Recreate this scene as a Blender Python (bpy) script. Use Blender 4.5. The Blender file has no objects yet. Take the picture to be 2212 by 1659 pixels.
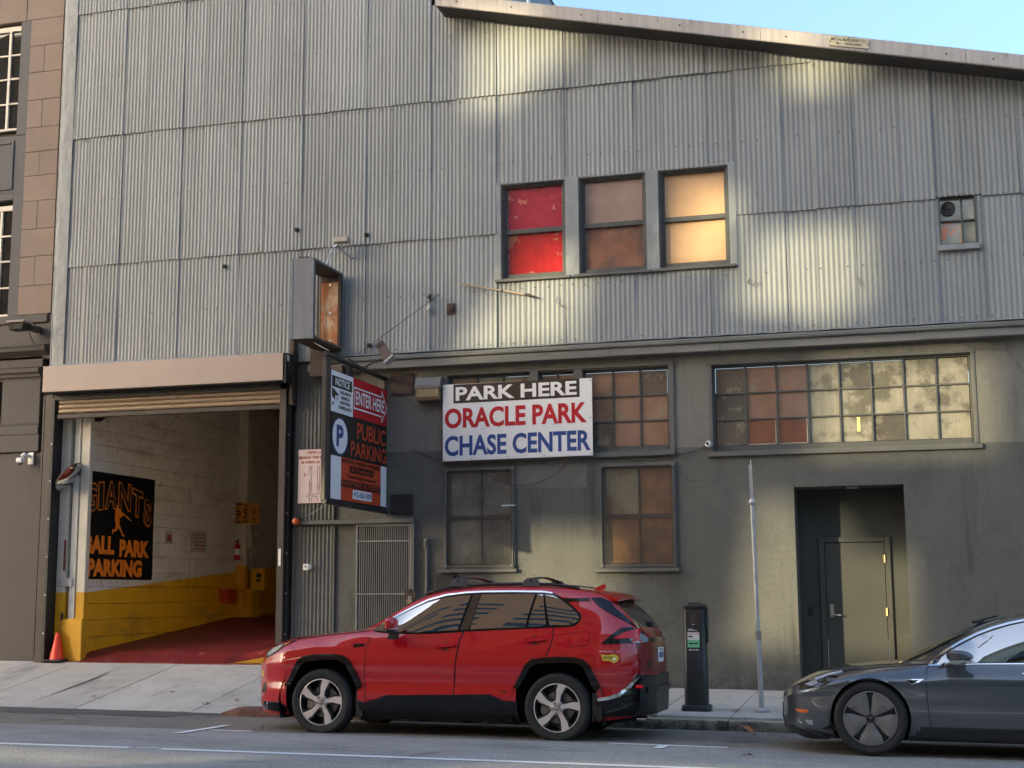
import bpy, bmesh, math, random
import numpy as np
from mathutils import Vector, Matrix
from mathutils.bvhtree import BVHTree
from mathutils.geometry import delaunay_2d_cdt

random.seed(7)
SC = bpy.context.scene
COL = SC.collection

# ------------------------------------------------------------------ camera
CAM_H = 1.473
YAW, PITCH, ROLL = 0.27554276, 0.15013090, -0.00572365
_f = Vector((-math.sin(YAW)*math.cos(PITCH), math.cos(YAW)*math.cos(PITCH), math.sin(PITCH)))
_r0 = Vector((math.cos(YAW), math.sin(YAW), 0.0))
_u0 = _r0.cross(_f)
_r = math.cos(ROLL)*_r0 + math.sin(ROLL)*_u0
_u = -math.sin(ROLL)*_r0 + math.cos(ROLL)*_u0
camd = bpy.data.cameras.new('camera')
cam = bpy.data.objects.new('camera', camd)
COL.objects.link(cam)
m = Matrix((( _r.x, _u.x, -_f.x, 0), (_r.y, _u.y, -_f.y, 0), (_r.z, _u.z, -_f.z, CAM_H), (0, 0, 0, 1)))
cam.matrix_world = m
camd.sensor_width = 36.0
camd.lens = 3000.0/2212.0*36.0
camd.clip_start = 0.1
camd.clip_end = 3000
SC.camera = cam

# ------------------------------------------------------------------ sky, sun, exposure
SUN_TO = Vector((-2.18, -2.25, 0.62)).normalized()      # towards the sun (behind and left of the camera)
SUN_EL = math.asin(SUN_TO.z)
SUN_ROT = math.atan2(SUN_TO.x, SUN_TO.y)
world = bpy.data.worlds.new('World')
SC.world = world
world.use_nodes = True
wn = world.node_tree
wn.nodes.clear()
sky = wn.nodes.new('ShaderNodeTexSky')
sky.sky_type = 'NISHITA'
sky.sun_disc = False
sky.sun_elevation = SUN_EL
sky.sun_rotation = SUN_ROT
sky.air_density = 1.0
sky.dust_density = 8.0
sky.ozone_density = 2.75
bg = wn.nodes.new('ShaderNodeBackground')
bg.inputs['Strength'].default_value = 0.15
wo = wn.nodes.new('ShaderNodeOutputWorld')
wn.links.new(sky.outputs[0], bg.inputs['Color'])
wn.links.new(bg.outputs[0], wo.inputs['Surface'])

sund = bpy.data.lights.new('sun', 'SUN')
sund.energy = 2.3
sund.angle = math.radians(0.9)
sund.color = (1.0, 0.89, 0.56)
sun = bpy.data.objects.new('sun', sund)
COL.objects.link(sun)
sun.location = (-40, -40, 30)
sun.rotation_euler = (-SUN_TO).to_track_quat('-Z', 'Y').to_euler()

SC.view_settings.view_transform = 'Standard'
SC.view_settings.look = 'None'
SC.view_settings.gamma = 1.0
SC.view_settings.use_curve_mapping = False
SC.view_settings.exposure = 2.38
SC.render.engine = 'CYCLES'
SC.cycles.max_bounces = 8
SC.cycles.diffuse_bounces = 5
SC.cycles.glossy_bounces = 4
SC.cycles.caustics_reflective = False
SC.cycles.caustics_refractive = False
SC.cycles.use_denoising = True
SC.cycles.sample_clamp_indirect = 8.0

# ------------------------------------------------------------------ materials
MATS = {}
def mat(name, col, rough=0.6, metal=0.0, noise=(3.0, 0.0), bump=None, spec=0.5, coat=0.0, streak=None,
        col2=None, mixscale=2.0, mixlo=0.45, mixhi=0.6, rnd=0.0, ior=None, grain=None, stretch=(1, 1, 1), emit=None, coat_ior=None):
    """principled material; colour = base x world-space noise (+ second colour patches, vertical streaks, fine grain)"""
    if name in MATS: return MATS[name]
    mt = bpy.data.materials.new(name)
    mt.use_nodes = True
    nt = mt.node_tree
    N, L = nt.nodes, nt.links
    N.clear()
    out = N.new('ShaderNodeOutputMaterial')
    b = N.new('ShaderNodeBsdfPrincipled')
    L.new(b.outputs[0], out.inputs['Surface'])
    b.inputs['Roughness'].default_value = rough
    b.inputs['Metallic'].default_value = metal
    b.inputs['Specular IOR Level'].default_value = spec
    if ior: b.inputs['IOR'].default_value = ior
    if coat:
        b.inputs['Coat Weight'].default_value = coat
        b.inputs['Coat Roughness'].default_value = 0.02
        if coat_ior: b.inputs['Coat IOR'].default_value = coat_ior
    geo = N.new('ShaderNodeNewGeometry')
    def nz(scale, detail=4.0, stre=(1, 1, 1), rough_=0.6):
        mp = N.new('ShaderNodeMapping')
        mp.inputs['Scale'].default_value = (scale*stre[0], scale*stre[1], scale*stre[2])
        L.new(geo.outputs['Position'], mp.inputs['Vector'])
        t = N.new('ShaderNodeTexNoise')
        t.inputs['Scale'].default_value = 1.0
        t.inputs['Detail'].default_value = detail
        t.inputs['Roughness'].default_value = rough_
        L.new(mp.outputs[0], t.inputs['Vector'])
        return t.outputs['Fac']
    def mul_range(fac, amt, color):
        mr = N.new('ShaderNodeMapRange')
        mr.inputs['From Min'].default_value = 0.25
        mr.inputs['From Max'].default_value = 0.75
        mr.inputs['To Min'].default_value = 1-amt
        mr.inputs['To Max'].default_value = 1+amt
        L.new(fac, mr.inputs['Value'])
        mx = N.new('ShaderNodeMix')
        mx.data_type = 'RGBA'
        mx.blend_type = 'MULTIPLY'
        mx.inputs['Factor'].default_value = 1.0
        L.new(color, mx.inputs['A'])
        L.new(mr.outputs[0], mx.inputs['B'])
        return mx.outputs['Result']
    rgb = N.new('ShaderNodeRGB')
    rgb.outputs[0].default_value = (col[0], col[1], col[2], 1)
    c = rgb.outputs[0]
    if col2:
        mr = N.new('ShaderNodeMapRange')
        mr.inputs['From Min'].default_value = mixlo
        mr.inputs['From Max'].default_value = mixhi
        L.new(nz(mixscale, 6.0, stretch, 0.65), mr.inputs['Value'])
        mx = N.new('ShaderNodeMix')
        mx.data_type = 'RGBA'
        L.new(mr.outputs[0], mx.inputs['Factor'])
        L.new(c, mx.inputs['A'])
        mx.inputs['B'].default_value = (col2[0], col2[1], col2[2], 1)
        c = mx.outputs['Result']
    if noise[1] > 0: c = mul_range(nz(noise[0], 5.0, stretch), noise[1], c)
    if streak: c = mul_range(nz(streak[0], 3.0, (1, 1, 0.05)), streak[1], c)
    if grain: c = mul_range(nz(grain[0], 2.0), grain[1], c)
    if rnd:
        oi = N.new('ShaderNodeObjectInfo')
        mr = N.new('ShaderNodeMapRange')
        mr.inputs['To Min'].default_value = 1-rnd
        mr.inputs['To Max'].default_value = 1+rnd
        L.new(oi.outputs['Random'], mr.inputs['Value'])
        mx = N.new('ShaderNodeMix')
        mx.data_type = 'RGBA'
        mx.blend_type = 'MULTIPLY'
        mx.inputs['Factor'].default_value = 1.0
        L.new(c, mx.inputs['A'])
        L.new(mr.outputs[0], mx.inputs['B'])
        c = mx.outputs['Result']
    L.new(c, b.inputs['Base Color'])
    if emit:
        b.inputs['Emission Color'].default_value = (emit[0], emit[1], emit[2], 1)
        b.inputs['Emission Strength'].default_value = emit[3]
    if bump:
        bp = N.new('ShaderNodeBump')
        bp.inputs['Strength'].default_value = bump[1]
        bp.inputs['Distance'].default_value = bump[2] if len(bump) > 2 else 0.01
        L.new(nz(bump[0], 5.0), bp.inputs['Height'])
        L.new(bp.outputs[0], b.inputs['Normal'])
    MATS[name] = mt
    return mt

def nodes_of(mt):
    return mt.node_tree.nodes, mt.node_tree.links

def paint_above(mt, expr_axis, col_above, zfun, soft=0.01, jitter=0.0):
    """a second coat of paint above a real painted line z = a + b*y (boundary lies on the wall itself)"""
    N, L = nodes_of(mt)
    b = [n for n in N if n.type == 'BSDF_PRINCIPLED'][0]
    src = b.inputs['Base Color'].links[0].from_socket
    geo = N.new('ShaderNodeNewGeometry')
    sp = N.new('ShaderNodeSeparateXYZ')
    L.new(geo.outputs['Position'], sp.inputs[0])
    a0, b0 = zfun
    ml = N.new('ShaderNodeMath'); ml.operation = 'MULTIPLY'
    L.new(sp.outputs[expr_axis], ml.inputs[0]); ml.inputs[1].default_value = -b0
    ad = N.new('ShaderNodeMath'); ad.operation = 'ADD'
    L.new(sp.outputs['Z'], ad.inputs[0]); L.new(ml.outputs[0], ad.inputs[1])
    v = ad.outputs[0]
    if jitter:
        t = N.new('ShaderNodeTexNoise'); t.inputs['Scale'].default_value = 9.0
        L.new(geo.outputs['Position'], t.inputs['Vector'])
        m2 = N.new('ShaderNodeMath'); m2.operation = 'MULTIPLY_ADD'
        L.new(t.outputs['Fac'], m2.inputs[0]); m2.inputs[1].default_value = jitter
        L.new(v, m2.inputs[2]); v = m2.outputs[0]
    mr = N.new('ShaderNodeMapRange')
    mr.inputs['From Min'].default_value = a0-soft
    mr.inputs['From Max'].default_value = a0+soft
    L.new(v, mr.inputs['Value'])
    # tint: keep the noise of the base coat
    mx = N.new('ShaderNodeMix'); mx.data_type = 'RGBA'; mx.blend_type = 'MIX'
    L.new(mr.outputs[0], mx.inputs['Factor'])
    L.new(src, mx.inputs['A'])
    m3 = N.new('ShaderNodeMix'); m3.data_type = 'RGBA'; m3.blend_type = 'MULTIPLY'; m3.inputs['Factor'].default_value = 1.0
    L.new(src, m3.inputs['A']); m3.inputs['B'].default_value = (col_above[0], col_above[1], col_above[2], 1)
    L.new(m3.outputs['Result'], mx.inputs['B'])
    L.new(mx.outputs['Result'], b.inputs['Base Color'])

def wear(mt, kind, scale, lo, hi, col, amount, mask=None, stretch=(1, 1, 1), zlim=None):
    '''real wear on a surface: stains (noise), cracks (cell edges) or spots, in their own colour'''
    N, L = nodes_of(mt)
    b = [n for n in N if n.type == 'BSDF_PRINCIPLED'][0]
    src = b.inputs['Base Color'].links[0].from_socket
    geo = N.new('ShaderNodeNewGeometry')
    def coords(s, st):
        mp = N.new('ShaderNodeMapping'); mp.inputs['Scale'].default_value = (s*st[0], s*st[1], s*st[2])
        L.new(geo.outputs['Position'], mp.inputs['Vector']); return mp.outputs[0]
    def rng_(v, a, c, x=0.0, y=1.0):
        mr = N.new('ShaderNodeMapRange'); mr.inputs['From Min'].default_value = a; mr.inputs['From Max'].default_value = c
        mr.inputs['To Min'].default_value = x; mr.inputs['To Max'].default_value = y; L.new(v, mr.inputs['Value']); return mr.outputs[0]
    def mul(a, c):
        mm = N.new('ShaderNodeMath'); mm.operation = 'MULTIPLY'; L.new(a, mm.inputs[0])
        if isinstance(c, float): mm.inputs[1].default_value = c
        else: L.new(c, mm.inputs[1])
        return mm.outputs[0]
    if kind == 'crack':
        # warp the lookup a little so that the cracks wander
        nn = N.new('ShaderNodeTexNoise'); nn.inputs['Scale'].default_value = 3.0; nn.inputs['Detail'].default_value = 6.0
        L.new(geo.outputs['Position'], nn.inputs['Vector'])
        va = N.new('ShaderNodeVectorMath'); va.operation = 'MULTIPLY_ADD'
        L.new(nn.outputs['Color'], va.inputs[0]); va.inputs[1].default_value = (.12, .12, .12); L.new(coords(scale, stretch), va.inputs[2])
        vo = N.new('ShaderNodeTexVoronoi'); vo.feature = 'DISTANCE_TO_EDGE'; vo.inputs['Scale'].default_value = 1.0
        L.new(va.outputs[0], vo.inputs['Vector']); f = rng_(vo.outputs['Distance'], hi, lo)
    elif kind == 'spot':
        vo = N.new('ShaderNodeTexVoronoi'); vo.inputs['Scale'].default_value = 1.0
        L.new(coords(scale, stretch), vo.inputs['Vector']); f = rng_(vo.outputs['Distance'], hi, lo)
    else:
        nn = N.new('ShaderNodeTexNoise'); nn.inputs['Scale'].default_value = 1.0; nn.inputs['Detail'].default_value = 7.0; nn.inputs['Roughness'].default_value = .65
        L.new(coords(scale, stretch), nn.inputs['Vector']); f = rng_(nn.outputs['Fac'], lo, hi)
    if mask:
        n2 = N.new('ShaderNodeTexNoise'); n2.inputs['Scale'].default_value = mask[0]; n2.inputs['Detail'].default_value = 3.0
        L.new(geo.outputs['Position'], n2.inputs['Vector']); f = mul(f, rng_(n2.outputs['Fac'], mask[1], mask[2]))
    if zlim:
        sp = N.new('ShaderNodeSeparateXYZ'); L.new(geo.outputs['Position'], sp.inputs[0]); f = mul(f, rng_(sp.outputs['Z'], zlim[1], zlim[0]))
    mx = N.new('ShaderNodeMix'); mx.data_type = 'RGBA'
    L.new(mul(f, float(amount)), mx.inputs['Factor']); L.new(src, mx.inputs['A']); mx.inputs['B'].default_value = (col[0], col[1], col[2], 1)
    L.new(mx.outputs['Result'], b.inputs['Base Color'])

# ------------------------------------------------------------------ mesh builder
class MB:
    def __init__(s): s.v = []; s.f = []; s.mi = []
    def add(s, vs, fs, mi=0):
        o = len(s.v)
        s.v += [tuple(p) for p in vs]
        for q in fs: s.f.append([i+o for i in q]); s.mi.append(mi)
        return s
    def box(s, x0, x1, y0, y1, z0, z1, mi=0):
        if x0 > x1: x0, x1 = x1, x0
        if y0 > y1: y0, y1 = y1, y0
        if z0 > z1: z0, z1 = z1, z0
        return s.add([(x0,y0,z0),(x1,y0,z0),(x1,y1,z0),(x0,y1,z0),(x0,y0,z1),(x1,y0,z1),(x1,y1,z1),(x0,y1,z1)],
              [(0,3,2,1),(4,5,6,7),(0,1,5,4),(1,2,6,5),(2,3,7,6),(3,0,4,7)], mi)
    def cbox(s, x0, x1, y0, y1, z0, z1, c=0.004, mi=0):
        """box with chamfered edges"""
        bm = bmesh.new()
        bmesh.ops.create_cube(bm, size=1.0)
        for v in bm.verts:
            v.co = Vector(((x0+x1)/2+v.co.x*(x1-x0), (y0+y1)/2+v.co.y*(y1-y0), (z0+z1)/2+v.co.z*(z1-z0)))
        bmesh.ops.bevel(bm, geom=bm.edges[:], offset=c, segments=1, affect='EDGES', profile=0.5)
        s.bm(bm, mi); bm.free(); return s
    def bm(s, bm, mi=0):
        bm.verts.ensure_lookup_table(); bm.verts.index_update()
        return s.add([v.co[:] for v in bm.verts], [[v.index for v in f.verts] for f in bm.faces], mi)
    def quad(s, a, b, c, d, mi=0): return s.add([a,b,c,d], [(0,1,2,3)], mi)
    def prism(s, poly, fn, a, b, mi=0):
        """poly: 2D points; fn(p, t) -> 3D; extruded between t=a and t=b"""
        n = len(poly)
        vs = [fn(p, a) for p in poly] + [fn(p, b) for p in poly]
        fs = [list(range(n))[::-1], list(range(n, 2*n))] + [(i, (i+1) % n, n+(i+1) % n, n+i) for i in range(n)]
        return s.add(vs, fs, mi)
    def xprism(s, poly_yz, x0, x1, mi=0): return s.prism(poly_yz, lambda p, t: (t, p[0], p[1]), x0, x1, mi)
    def yprism(s, poly_xz, y0, y1, mi=0): return s.prism(poly_xz, lambda p, t: (p[0], t, p[1]), y0, y1, mi)
    def zprism(s, poly_xy, z0, z1, mi=0): return s.prism(poly_xy, lambda p, t: (p[0], p[1], t), z0, z1, mi)
    def tube(s, pts, r, n=10, mi=0, cap=True):
        pts = [Vector(p) for p in pts]
        rs = r if isinstance(r, (list, tuple)) else [r]*len(pts)
        rings = []
        prev = None
        for i, p in enumerate(pts):
            d = (pts[min(i+1, len(pts)-1)]-pts[max(i-1, 0)]).normalized()
            if prev is None:
                a = Vector((0, 0, 1)) if abs(d.z) < 0.9 else Vector((1, 0, 0))
                u = d.cross(a).normalized()
            else:
                u = (prev-d*prev.dot(d)).normalized()
            prev = u
            w = d.cross(u)
            rings.append([p+rs[i]*(math.cos(2*math.pi*k/n)*u+math.sin(2*math.pi*k/n)*w) for k in range(n)])
        vs = [q for rg in rings for q in rg]
        fs = []
        for i in range(len(rings)-1):
            for k in range(n):
                fs.append((i*n+k, i*n+(k+1) % n, (i+1)*n+(k+1) % n, (i+1)*n+k))
        if cap:
            fs.append(list(range(n))[::-1]); fs.append([(len(rings)-1)*n+k for k in range(n)])
        return s.add(vs, fs, mi)
    def cyl(s, p0, p1, r, n=16, mi=0): return s.tube([p0, p1], r, n, mi)
    def lathe(s, prof, c, axis='y', n=32, mi=0):
        """prof: list of (radius, offset along axis)"""
        vs = []; fs = []
        for (r, o) in prof:
            for k in range(n):
                a = 2*math.pi*k/n
                ca, sa = r*math.cos(a), r*math.sin(a)
                if axis == 'y': vs.append((c[0]+ca, c[1]+o, c[2]+sa))
                elif axis == 'z': vs.append((c[0]+ca, c[1]+sa, c[2]+o))
                else: vs.append((c[0]+o, c[1]+ca, c[2]+sa))
        for i in range(len(prof)-1):
            for k in range(n):
                fs.append((i*n+k, i*n+(k+1) % n, (i+1)*n+(k+1) % n, (i+1)*n+k))
        return s.add(vs, fs, mi)
    def disc(s, c, r, axis='y', n=24, mi=0):
        vs = []
        for k in range(n):
            a = 2*math.pi*k/n
            ca, sa = r*math.cos(a), r*math.sin(a)
            vs.append((c[0]+ca, c[1], c[2]+sa) if axis == 'y' else (c[0]+ca, c[1]+sa, c[2]) if axis == 'z' else (c[0], c[1]+ca, c[2]+sa))
        return s.add(vs, [list(range(n))], mi)

WL = {}
def build(name, mb, mats, parent=None, smooth=False, local=False, fix=True, angle=35):
    """link the builder's shapes as ONE mesh object; its origin is its base unless the parent gives one"""
    me = bpy.data.meshes.new(name)
    V = np.array(mb.v, dtype=float).reshape(-1, 3)
    if parent is not None: org = Vector((0, 0, 0)) if local else WL.get(parent.name, Vector((0, 0, 0)))
    elif local: org = Vector((0, 0, 0))
    else:
        mn, mxx = V.min(0), V.max(0)
        org = Vector(((mn[0]+mxx[0])/2, (mn[1]+mxx[1])/2, mn[2]))
    V = V-np.array(org)
    me.from_pydata(V.tolist(), [], mb.f)
    if not isinstance(mats, (list, tuple)): mats = [mats]
    for mt in mats: me.materials.append(mt)
    if len(mats) > 1: me.polygons.foreach_set('material_index', mb.mi)
    if fix:
        bm = bmesh.new(); bm.from_mesh(me)
        bmesh.ops.remove_doubles(bm, verts=bm.verts[:], dist=1e-5)
        bmesh.ops.recalc_face_normals(bm, faces=bm.faces[:])
        bm.to_mesh(me); bm.free()
    if smooth:
        me.polygons.foreach_set('use_smooth', [True]*len(me.polygons))
        try: me.set_sharp_from_angle(angle=math.radians(angle))
        except Exception: pass
    me.update()
    o = bpy.data.objects.new(name, me)
    COL.objects.link(o)
    if parent is not None:
        o.parent = parent
        WL[o.name] = org
    else:
        o.location = org
        WL[o.name] = org
    return o

def tag(o, label=None, cat=None, group=None, kind=None):
    if label: o['label'] = label
    if cat: o['category'] = cat
    if group: o['group'] = group
    if kind: o['kind'] = kind
    return o

def thing(name, loc, label, cat, group=None):
    o = bpy.data.objects.new(name, None)
    o.empty_display_size = 0.2
    COL.objects.link(o)
    o.location = loc
    WL[o.name] = Vector(loc)
    return tag(o, label, cat, group)

def copy_tree(o, loc, label=None, parent=None):
    c = o.copy(); COL.objects.link(c)
    if parent is None:
        c.location = loc
        if label: c['label'] = label
    else: c.parent = parent
    for ch in o.children: copy_tree(ch, None, None, c)
    return c

# lettering: flat print, made from Blender's own built-in typeface
def text_mesh(txt, bold=0.0, spacing=1.0):
    cu = bpy.data.curves.new('lettering', 'FONT')
    cu.body = txt
    cu.size = 1.0
    cu.offset = bold
    cu.space_character = spacing
    cu.resolution_u = 4
    ob = bpy.data.objects.new('lettering', cu)
    me = bpy.data.meshes.new_from_object(ob)
    V = [v.co.copy() for v in me.vertices]
    F = [list(p.vertices) for p in me.polygons]
    bpy.data.objects.remove(ob); bpy.data.meshes.remove(me); bpy.data.curves.remove(cu)
    return V, F

def letter(mb, txt, o, right, up, w, h, bold=0.0, spacing=1.0, mi=0, warp=None):
    """write txt into the rectangle w x h whose lower left corner is o"""
    V, F = text_mesh(txt, bold, spacing)
    if not V: return mb
    xs = [v.x for v in V]; ys = [v.y for v in V]
    x0, x1, y0, y1 = min(xs), max(xs), min(ys), max(ys)
    o, right, up = Vector(o), Vector(right), Vector(up)
    out = []
    for v in V:
        a, b = (v.x-x0)/(x1-x0)*w, (v.y-y0)/max(1e-6, (y1-y0))*h
        if warp: a, b = warp(a, b)
        out.append(o+right*a+up*b)
    return mb.add(out, F, mi)

def grey(v): return (v, v, v)
# ------------------------------------------------------------------ palette
m_travel = mat('asphalt_travel', (0.37,0.335,0.295), .88, noise=(.9,.12), grain=(75,.75), bump=(90,.8,.010), col2=(0.28,0.257,0.23), mixscale=.5, mixlo=.45, mixhi=.65)
m_park = mat('asphalt_parking', (0.23,0.195,0.16), .88, noise=(1.4,.16), grain=(75,.6), bump=(90,.7,.008), col2=(0.165,0.142,0.118), mixscale=.9, mixlo=.5, mixhi=.68)
m_patch = mat('asphalt_patch', (0.10,0.095,0.088), .9, noise=(3,.22), grain=(160,.4), bump=(120,.5,.006), stretch=(.4,1,1))
m_conc = mat('concrete_walk', (0.52,0.468,0.405), .9, noise=(1.3,.13), grain=(120,.22), bump=(90,.3,.004), rnd=.06, col2=(0.42,0.38,0.335), mixscale=1.7, mixlo=.5, mixhi=.72)
m_joint = mat('joint_dirt', (0.05,0.046,0.042), .95, noise=(8,.3))
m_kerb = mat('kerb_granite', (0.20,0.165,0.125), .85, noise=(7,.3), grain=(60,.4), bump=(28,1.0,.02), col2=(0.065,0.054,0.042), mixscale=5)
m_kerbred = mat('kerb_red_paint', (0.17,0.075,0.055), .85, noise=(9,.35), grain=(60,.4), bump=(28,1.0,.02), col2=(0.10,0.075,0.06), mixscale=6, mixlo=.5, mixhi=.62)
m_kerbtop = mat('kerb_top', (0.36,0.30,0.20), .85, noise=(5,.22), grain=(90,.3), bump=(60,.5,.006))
m_roadpaint = mat('road_paint', (0.85,0.83,0.78), .7, grain=(90,.12), col2=(0.34,0.34,0.34), mixscale=9, mixlo=.62, mixhi=.72)
m_metal = mat('corrugated_paint', (0.276,0.280,0.272), .55, noise=(.55,.12), streak=(9,.07), grain=(30,.05), rnd=.085, spec=.4, col2=(0.220,0.222,0.214), mixscale=1.1, mixlo=.5, mixhi=.75, stretch=(1,1,.35))
m_flash = mat('flashing_paint', (0.28,0.285,0.278), .5, noise=(3,.14), bump=(7,.8,.03), spec=.4)
m_trim = mat('trim_paint', (0.125,0.12,0.105), .6, noise=(4,.14), streak=(7,.08))
m_cornice = mat('cornice_paint', (0.20,0.192,0.165), .62, noise=(3.5,.16), grain=(40,.12), col2=(0.12,0.108,0.088), mixscale=3, mixlo=.55, mixhi=.7, stretch=(.35,1,2))
m_stucco = mat('stucco', (0.136,0.131,0.113), .82, noise=(1.1,.12), grain=(18,.08), bump=(24,.8,.014), spec=.3, streak=(3,.07), col2=(0.115,0.109,0.095), mixscale=1.3, mixlo=.52, mixhi=.68)
paint_above(m_stucco, 'X', (1.55,1.50,1.44), (3.46,-0.018), .006)
m_stucco2 = mat('stucco_patch', (0.165,0.156,0.136), .82, noise=(2,.12), bump=(24,.8,.014), spec=.3)
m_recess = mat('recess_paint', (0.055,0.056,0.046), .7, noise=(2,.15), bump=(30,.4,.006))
m_door = mat('door_paint', (0.072,0.069,0.058), .45, noise=(2,.10))
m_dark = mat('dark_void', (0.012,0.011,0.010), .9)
m_black = mat('black_metal', (0.022,0.021,0.021), .5, noise=(6,.2))
m_brown = mat('brown_steel', (0.060,0.045,0.038), .55, noise=(5,.25), streak=(8,.15))
m_pink = mat('roller_housing', (0.46,0.345,0.285), .45, noise=(.9,.06), grain=(40,.03))
m_slat = mat('roller_slats', (0.40,0.285,0.19), .45, noise=(5,.10))
m_rust = mat('rusted_sheet', (0.42,0.15,0.05), .75, noise=(5,.35), col2=(0.52,0.38,0.24), mixscale=4.0, mixlo=.46, mixhi=.6, bump=(30,.4,.004), stretch=(1,1,.8))
m_rustdark = mat('rusted_dark', (0.085,0.05,0.035), .8, noise=(6,.4), col2=(0.045,0.035,0.032), mixscale=6)
m_boxgrey = mat('sign_box_paint', (0.20,0.20,0.215), .45, noise=(2,.1), streak=(9,.14), col2=(0.12,0.105,0.10), mixscale=3, mixlo=.56, mixhi=.75, stretch=(2,2,.4))
m_steelblue = mat('weathered_steel', (0.17,0.19,0.215), .5, metal=.3, noise=(8,.3))
m_white = mat('white_sign', (0.92,0.87,0.80), .45)
m_whitecool = mat('white_sign_cool', (0.90,0.90,0.90), .45)
m_whitepaint = mat('old_white_paint', (0.50,0.48,0.44), .7, noise=(5,.15), bump=(25,.3,.004), col2=(0.33,0.31,0.27), mixscale=5, mixlo=.58, mixhi=.66)
m_signred = mat('sign_red', (0.55,0.012,0.018), .42)
m_signorange = mat('sign_orange', (0.62,0.075,0.022), .42)
m_signblack = mat('sign_black', (0.017,0.016,0.015), .42, noise=(3,.15))
m_signblue = mat('sign_blue', (0.030,0.075,0.255), .42)
m_signbrown = mat('sign_dark_brown', (0.050,0.028,0.020), .42)
m_pinkpaper = mat('map_board', (0.76,0.60,0.55), .55)
m_mapred = mat('map_red', (0.42,0.07,0.06), .6)
m_mapgrey = mat('map_grey', (0.20,0.12,0.12), .6)
m_galv = mat('galvanised', (0.52,0.52,0.51), .42, metal=.55, noise=(9,.2), grain=(60,.1))
m_fascia = mat('roof_fascia', (0.47,0.41,0.36), .5, metal=.15, noise=(2,.12), streak=(16,.16), col2=(0.37,0.31,0.27), mixscale=2.0, mixlo=.5, mixhi=.72, stretch=(1,1,.3))
m_soffit = mat('soffit', (0.06,0.052,0.045), .8, noise=(3,.2))
m_stone = mat('brown_stone', (0.265,0.195,0.155), .85, noise=(2.2,.12), grain=(70,.13), bump=(60,.35,.004), rnd=.05)
m_brownpaint = mat('brown_wall_paint', (0.086,0.072,0.066), .7, noise=(1.6,.09), grain=(30,.05), bump=(40,.15,.003))
m_greyframe = mat('window_surround', (0.095,0.090,0.092), .7, noise=(2,.08))
m_cream = mat('cream_sash', (0.70,0.62,0.52), .5, noise=(6,.08))
m_winglass = mat('window_glass', (0.020,0.022,0.022), .03, noise=(2,.3), spec=.5, ior=1.5)

# wear with a shape of its own
wear(m_metal, 'stain', 7.0, .56, .72, (0.105,0.088,0.07), .55, mask=(.8,.50,.66), stretch=(1,1,.06))
wear(m_metal, 'stain', 16.0, .66, .72, (0.12,0.06,0.035), .7, mask=(.6,.55,.62), stretch=(1,1,.25))
wear(m_metal, 'stain', 1.6, .55, .70, (0.33,0.33,0.32), .45, stretch=(1,1,.5))
wear(m_stucco, 'crack', .55, .0, .008, (0.05,0.047,0.04), .45, mask=(.9,.55,.62))
wear(m_stucco, 'stain', 5.0, .52, .70, (0.05,0.047,0.04), .6, mask=(.7,.46,.6), stretch=(1,1,.09))
wear(m_stucco, 'stain', 7.0, .38, .62, (0.045,0.042,0.037), .7, zlim=(.15,.75))
wear(m_travel, 'crack', .42, .0, .010, (0.09,0.085,0.08), .7, mask=(.5,.46,.56), stretch=(.6,1.3,1))
wear(m_travel, 'stain', 1.4, .56, .70, (0.13,0.125,0.118), .55, stretch=(.25,1,1))
wear(m_park, 'crack', .6, .0, .014, (0.06,0.055,0.05), .75, mask=(.6,.44,.55))
wear(m_park, 'stain', 2.2, .54, .66, (0.055,0.050,0.045), .65, stretch=(.5,1,1))
wear(m_conc, 'stain', 2.4, .54, .70, (0.25,0.225,0.195), .6, stretch=(1,.5,1))
wear(m_conc, 'spot', 5.0, .07, .10, (0.10,0.095,0.09), .65, mask=(2.0,.52,.56))
wear(m_conc, 'crack', .5, .0, .008, (0.10,0.09,0.08), .7, mask=(.6,.54,.60))
wear(m_fascia, 'stain', 9.0, .58, .70, (0.11,0.075,0.055), .6, stretch=(1,1,.2))
wear(m_cornice, 'stain', 4.0, .58, .66, (0.33,0.28,0.20), .5, mask=(1.2,.52,.6), stretch=(.5,1,2))
# ------------------------------------------------------------------ ground, road, pavement
def zroad(x, y):
    return -0.009*(x+4.8) - 0.025*(max(y, 7.0)-14.17)
def sstep(a, b, x):
    t = min(1, max(0, (x-a)/(b-a))); return t*t*(3-2*t)
def zwalk(x, y):
    t = (y-16.2)/3.3
    zr = 0.062+0.11*t-0.009*(x+2.6)
    zl = 0.161*(y-16.65)-0.004*(x+11)
    s = sstep(-8.4, -6.3, x)
    return zl*(1-s)+zr*s
def sheet(x0, x1, y0, y1, nx, ny, zf, dz=0.0):
    mb = MB()
    xs = np.linspace(x0, x1, nx+1); ys = np.linspace(y0, y1, ny+1)
    vs = [(x, y, zf(x, y)+dz) for y in ys for x in xs]
    fs = [(j*(nx+1)+i, j*(nx+1)+i+1, (j+1)*(nx+1)+i+1, (j+1)*(nx+1)+i) for j in range(ny) for i in range(nx)]
    return mb.add(vs, fs)
g = MB(); g.quad((-900,-900,-3.2),(900,-900,-3.2),(900,900,-3.2),(-900,900,-3.2))
tag(build('ground', g, m_joint), kind='structure')
mb = sheet(-120, 120, -2.0, 7.0, 24, 2, zroad); mb2 = sheet(-120, 120, 7.0, 14.03, 24, 2, zroad)
mb.add(mb2.v, mb2.f)
tag(build('road', mb, m_travel), kind='structure')
tag(build('parking_lane', sheet(-120, 120, 14.03, 16.75, 48, 2, zroad), m_park), kind='structure')
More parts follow.
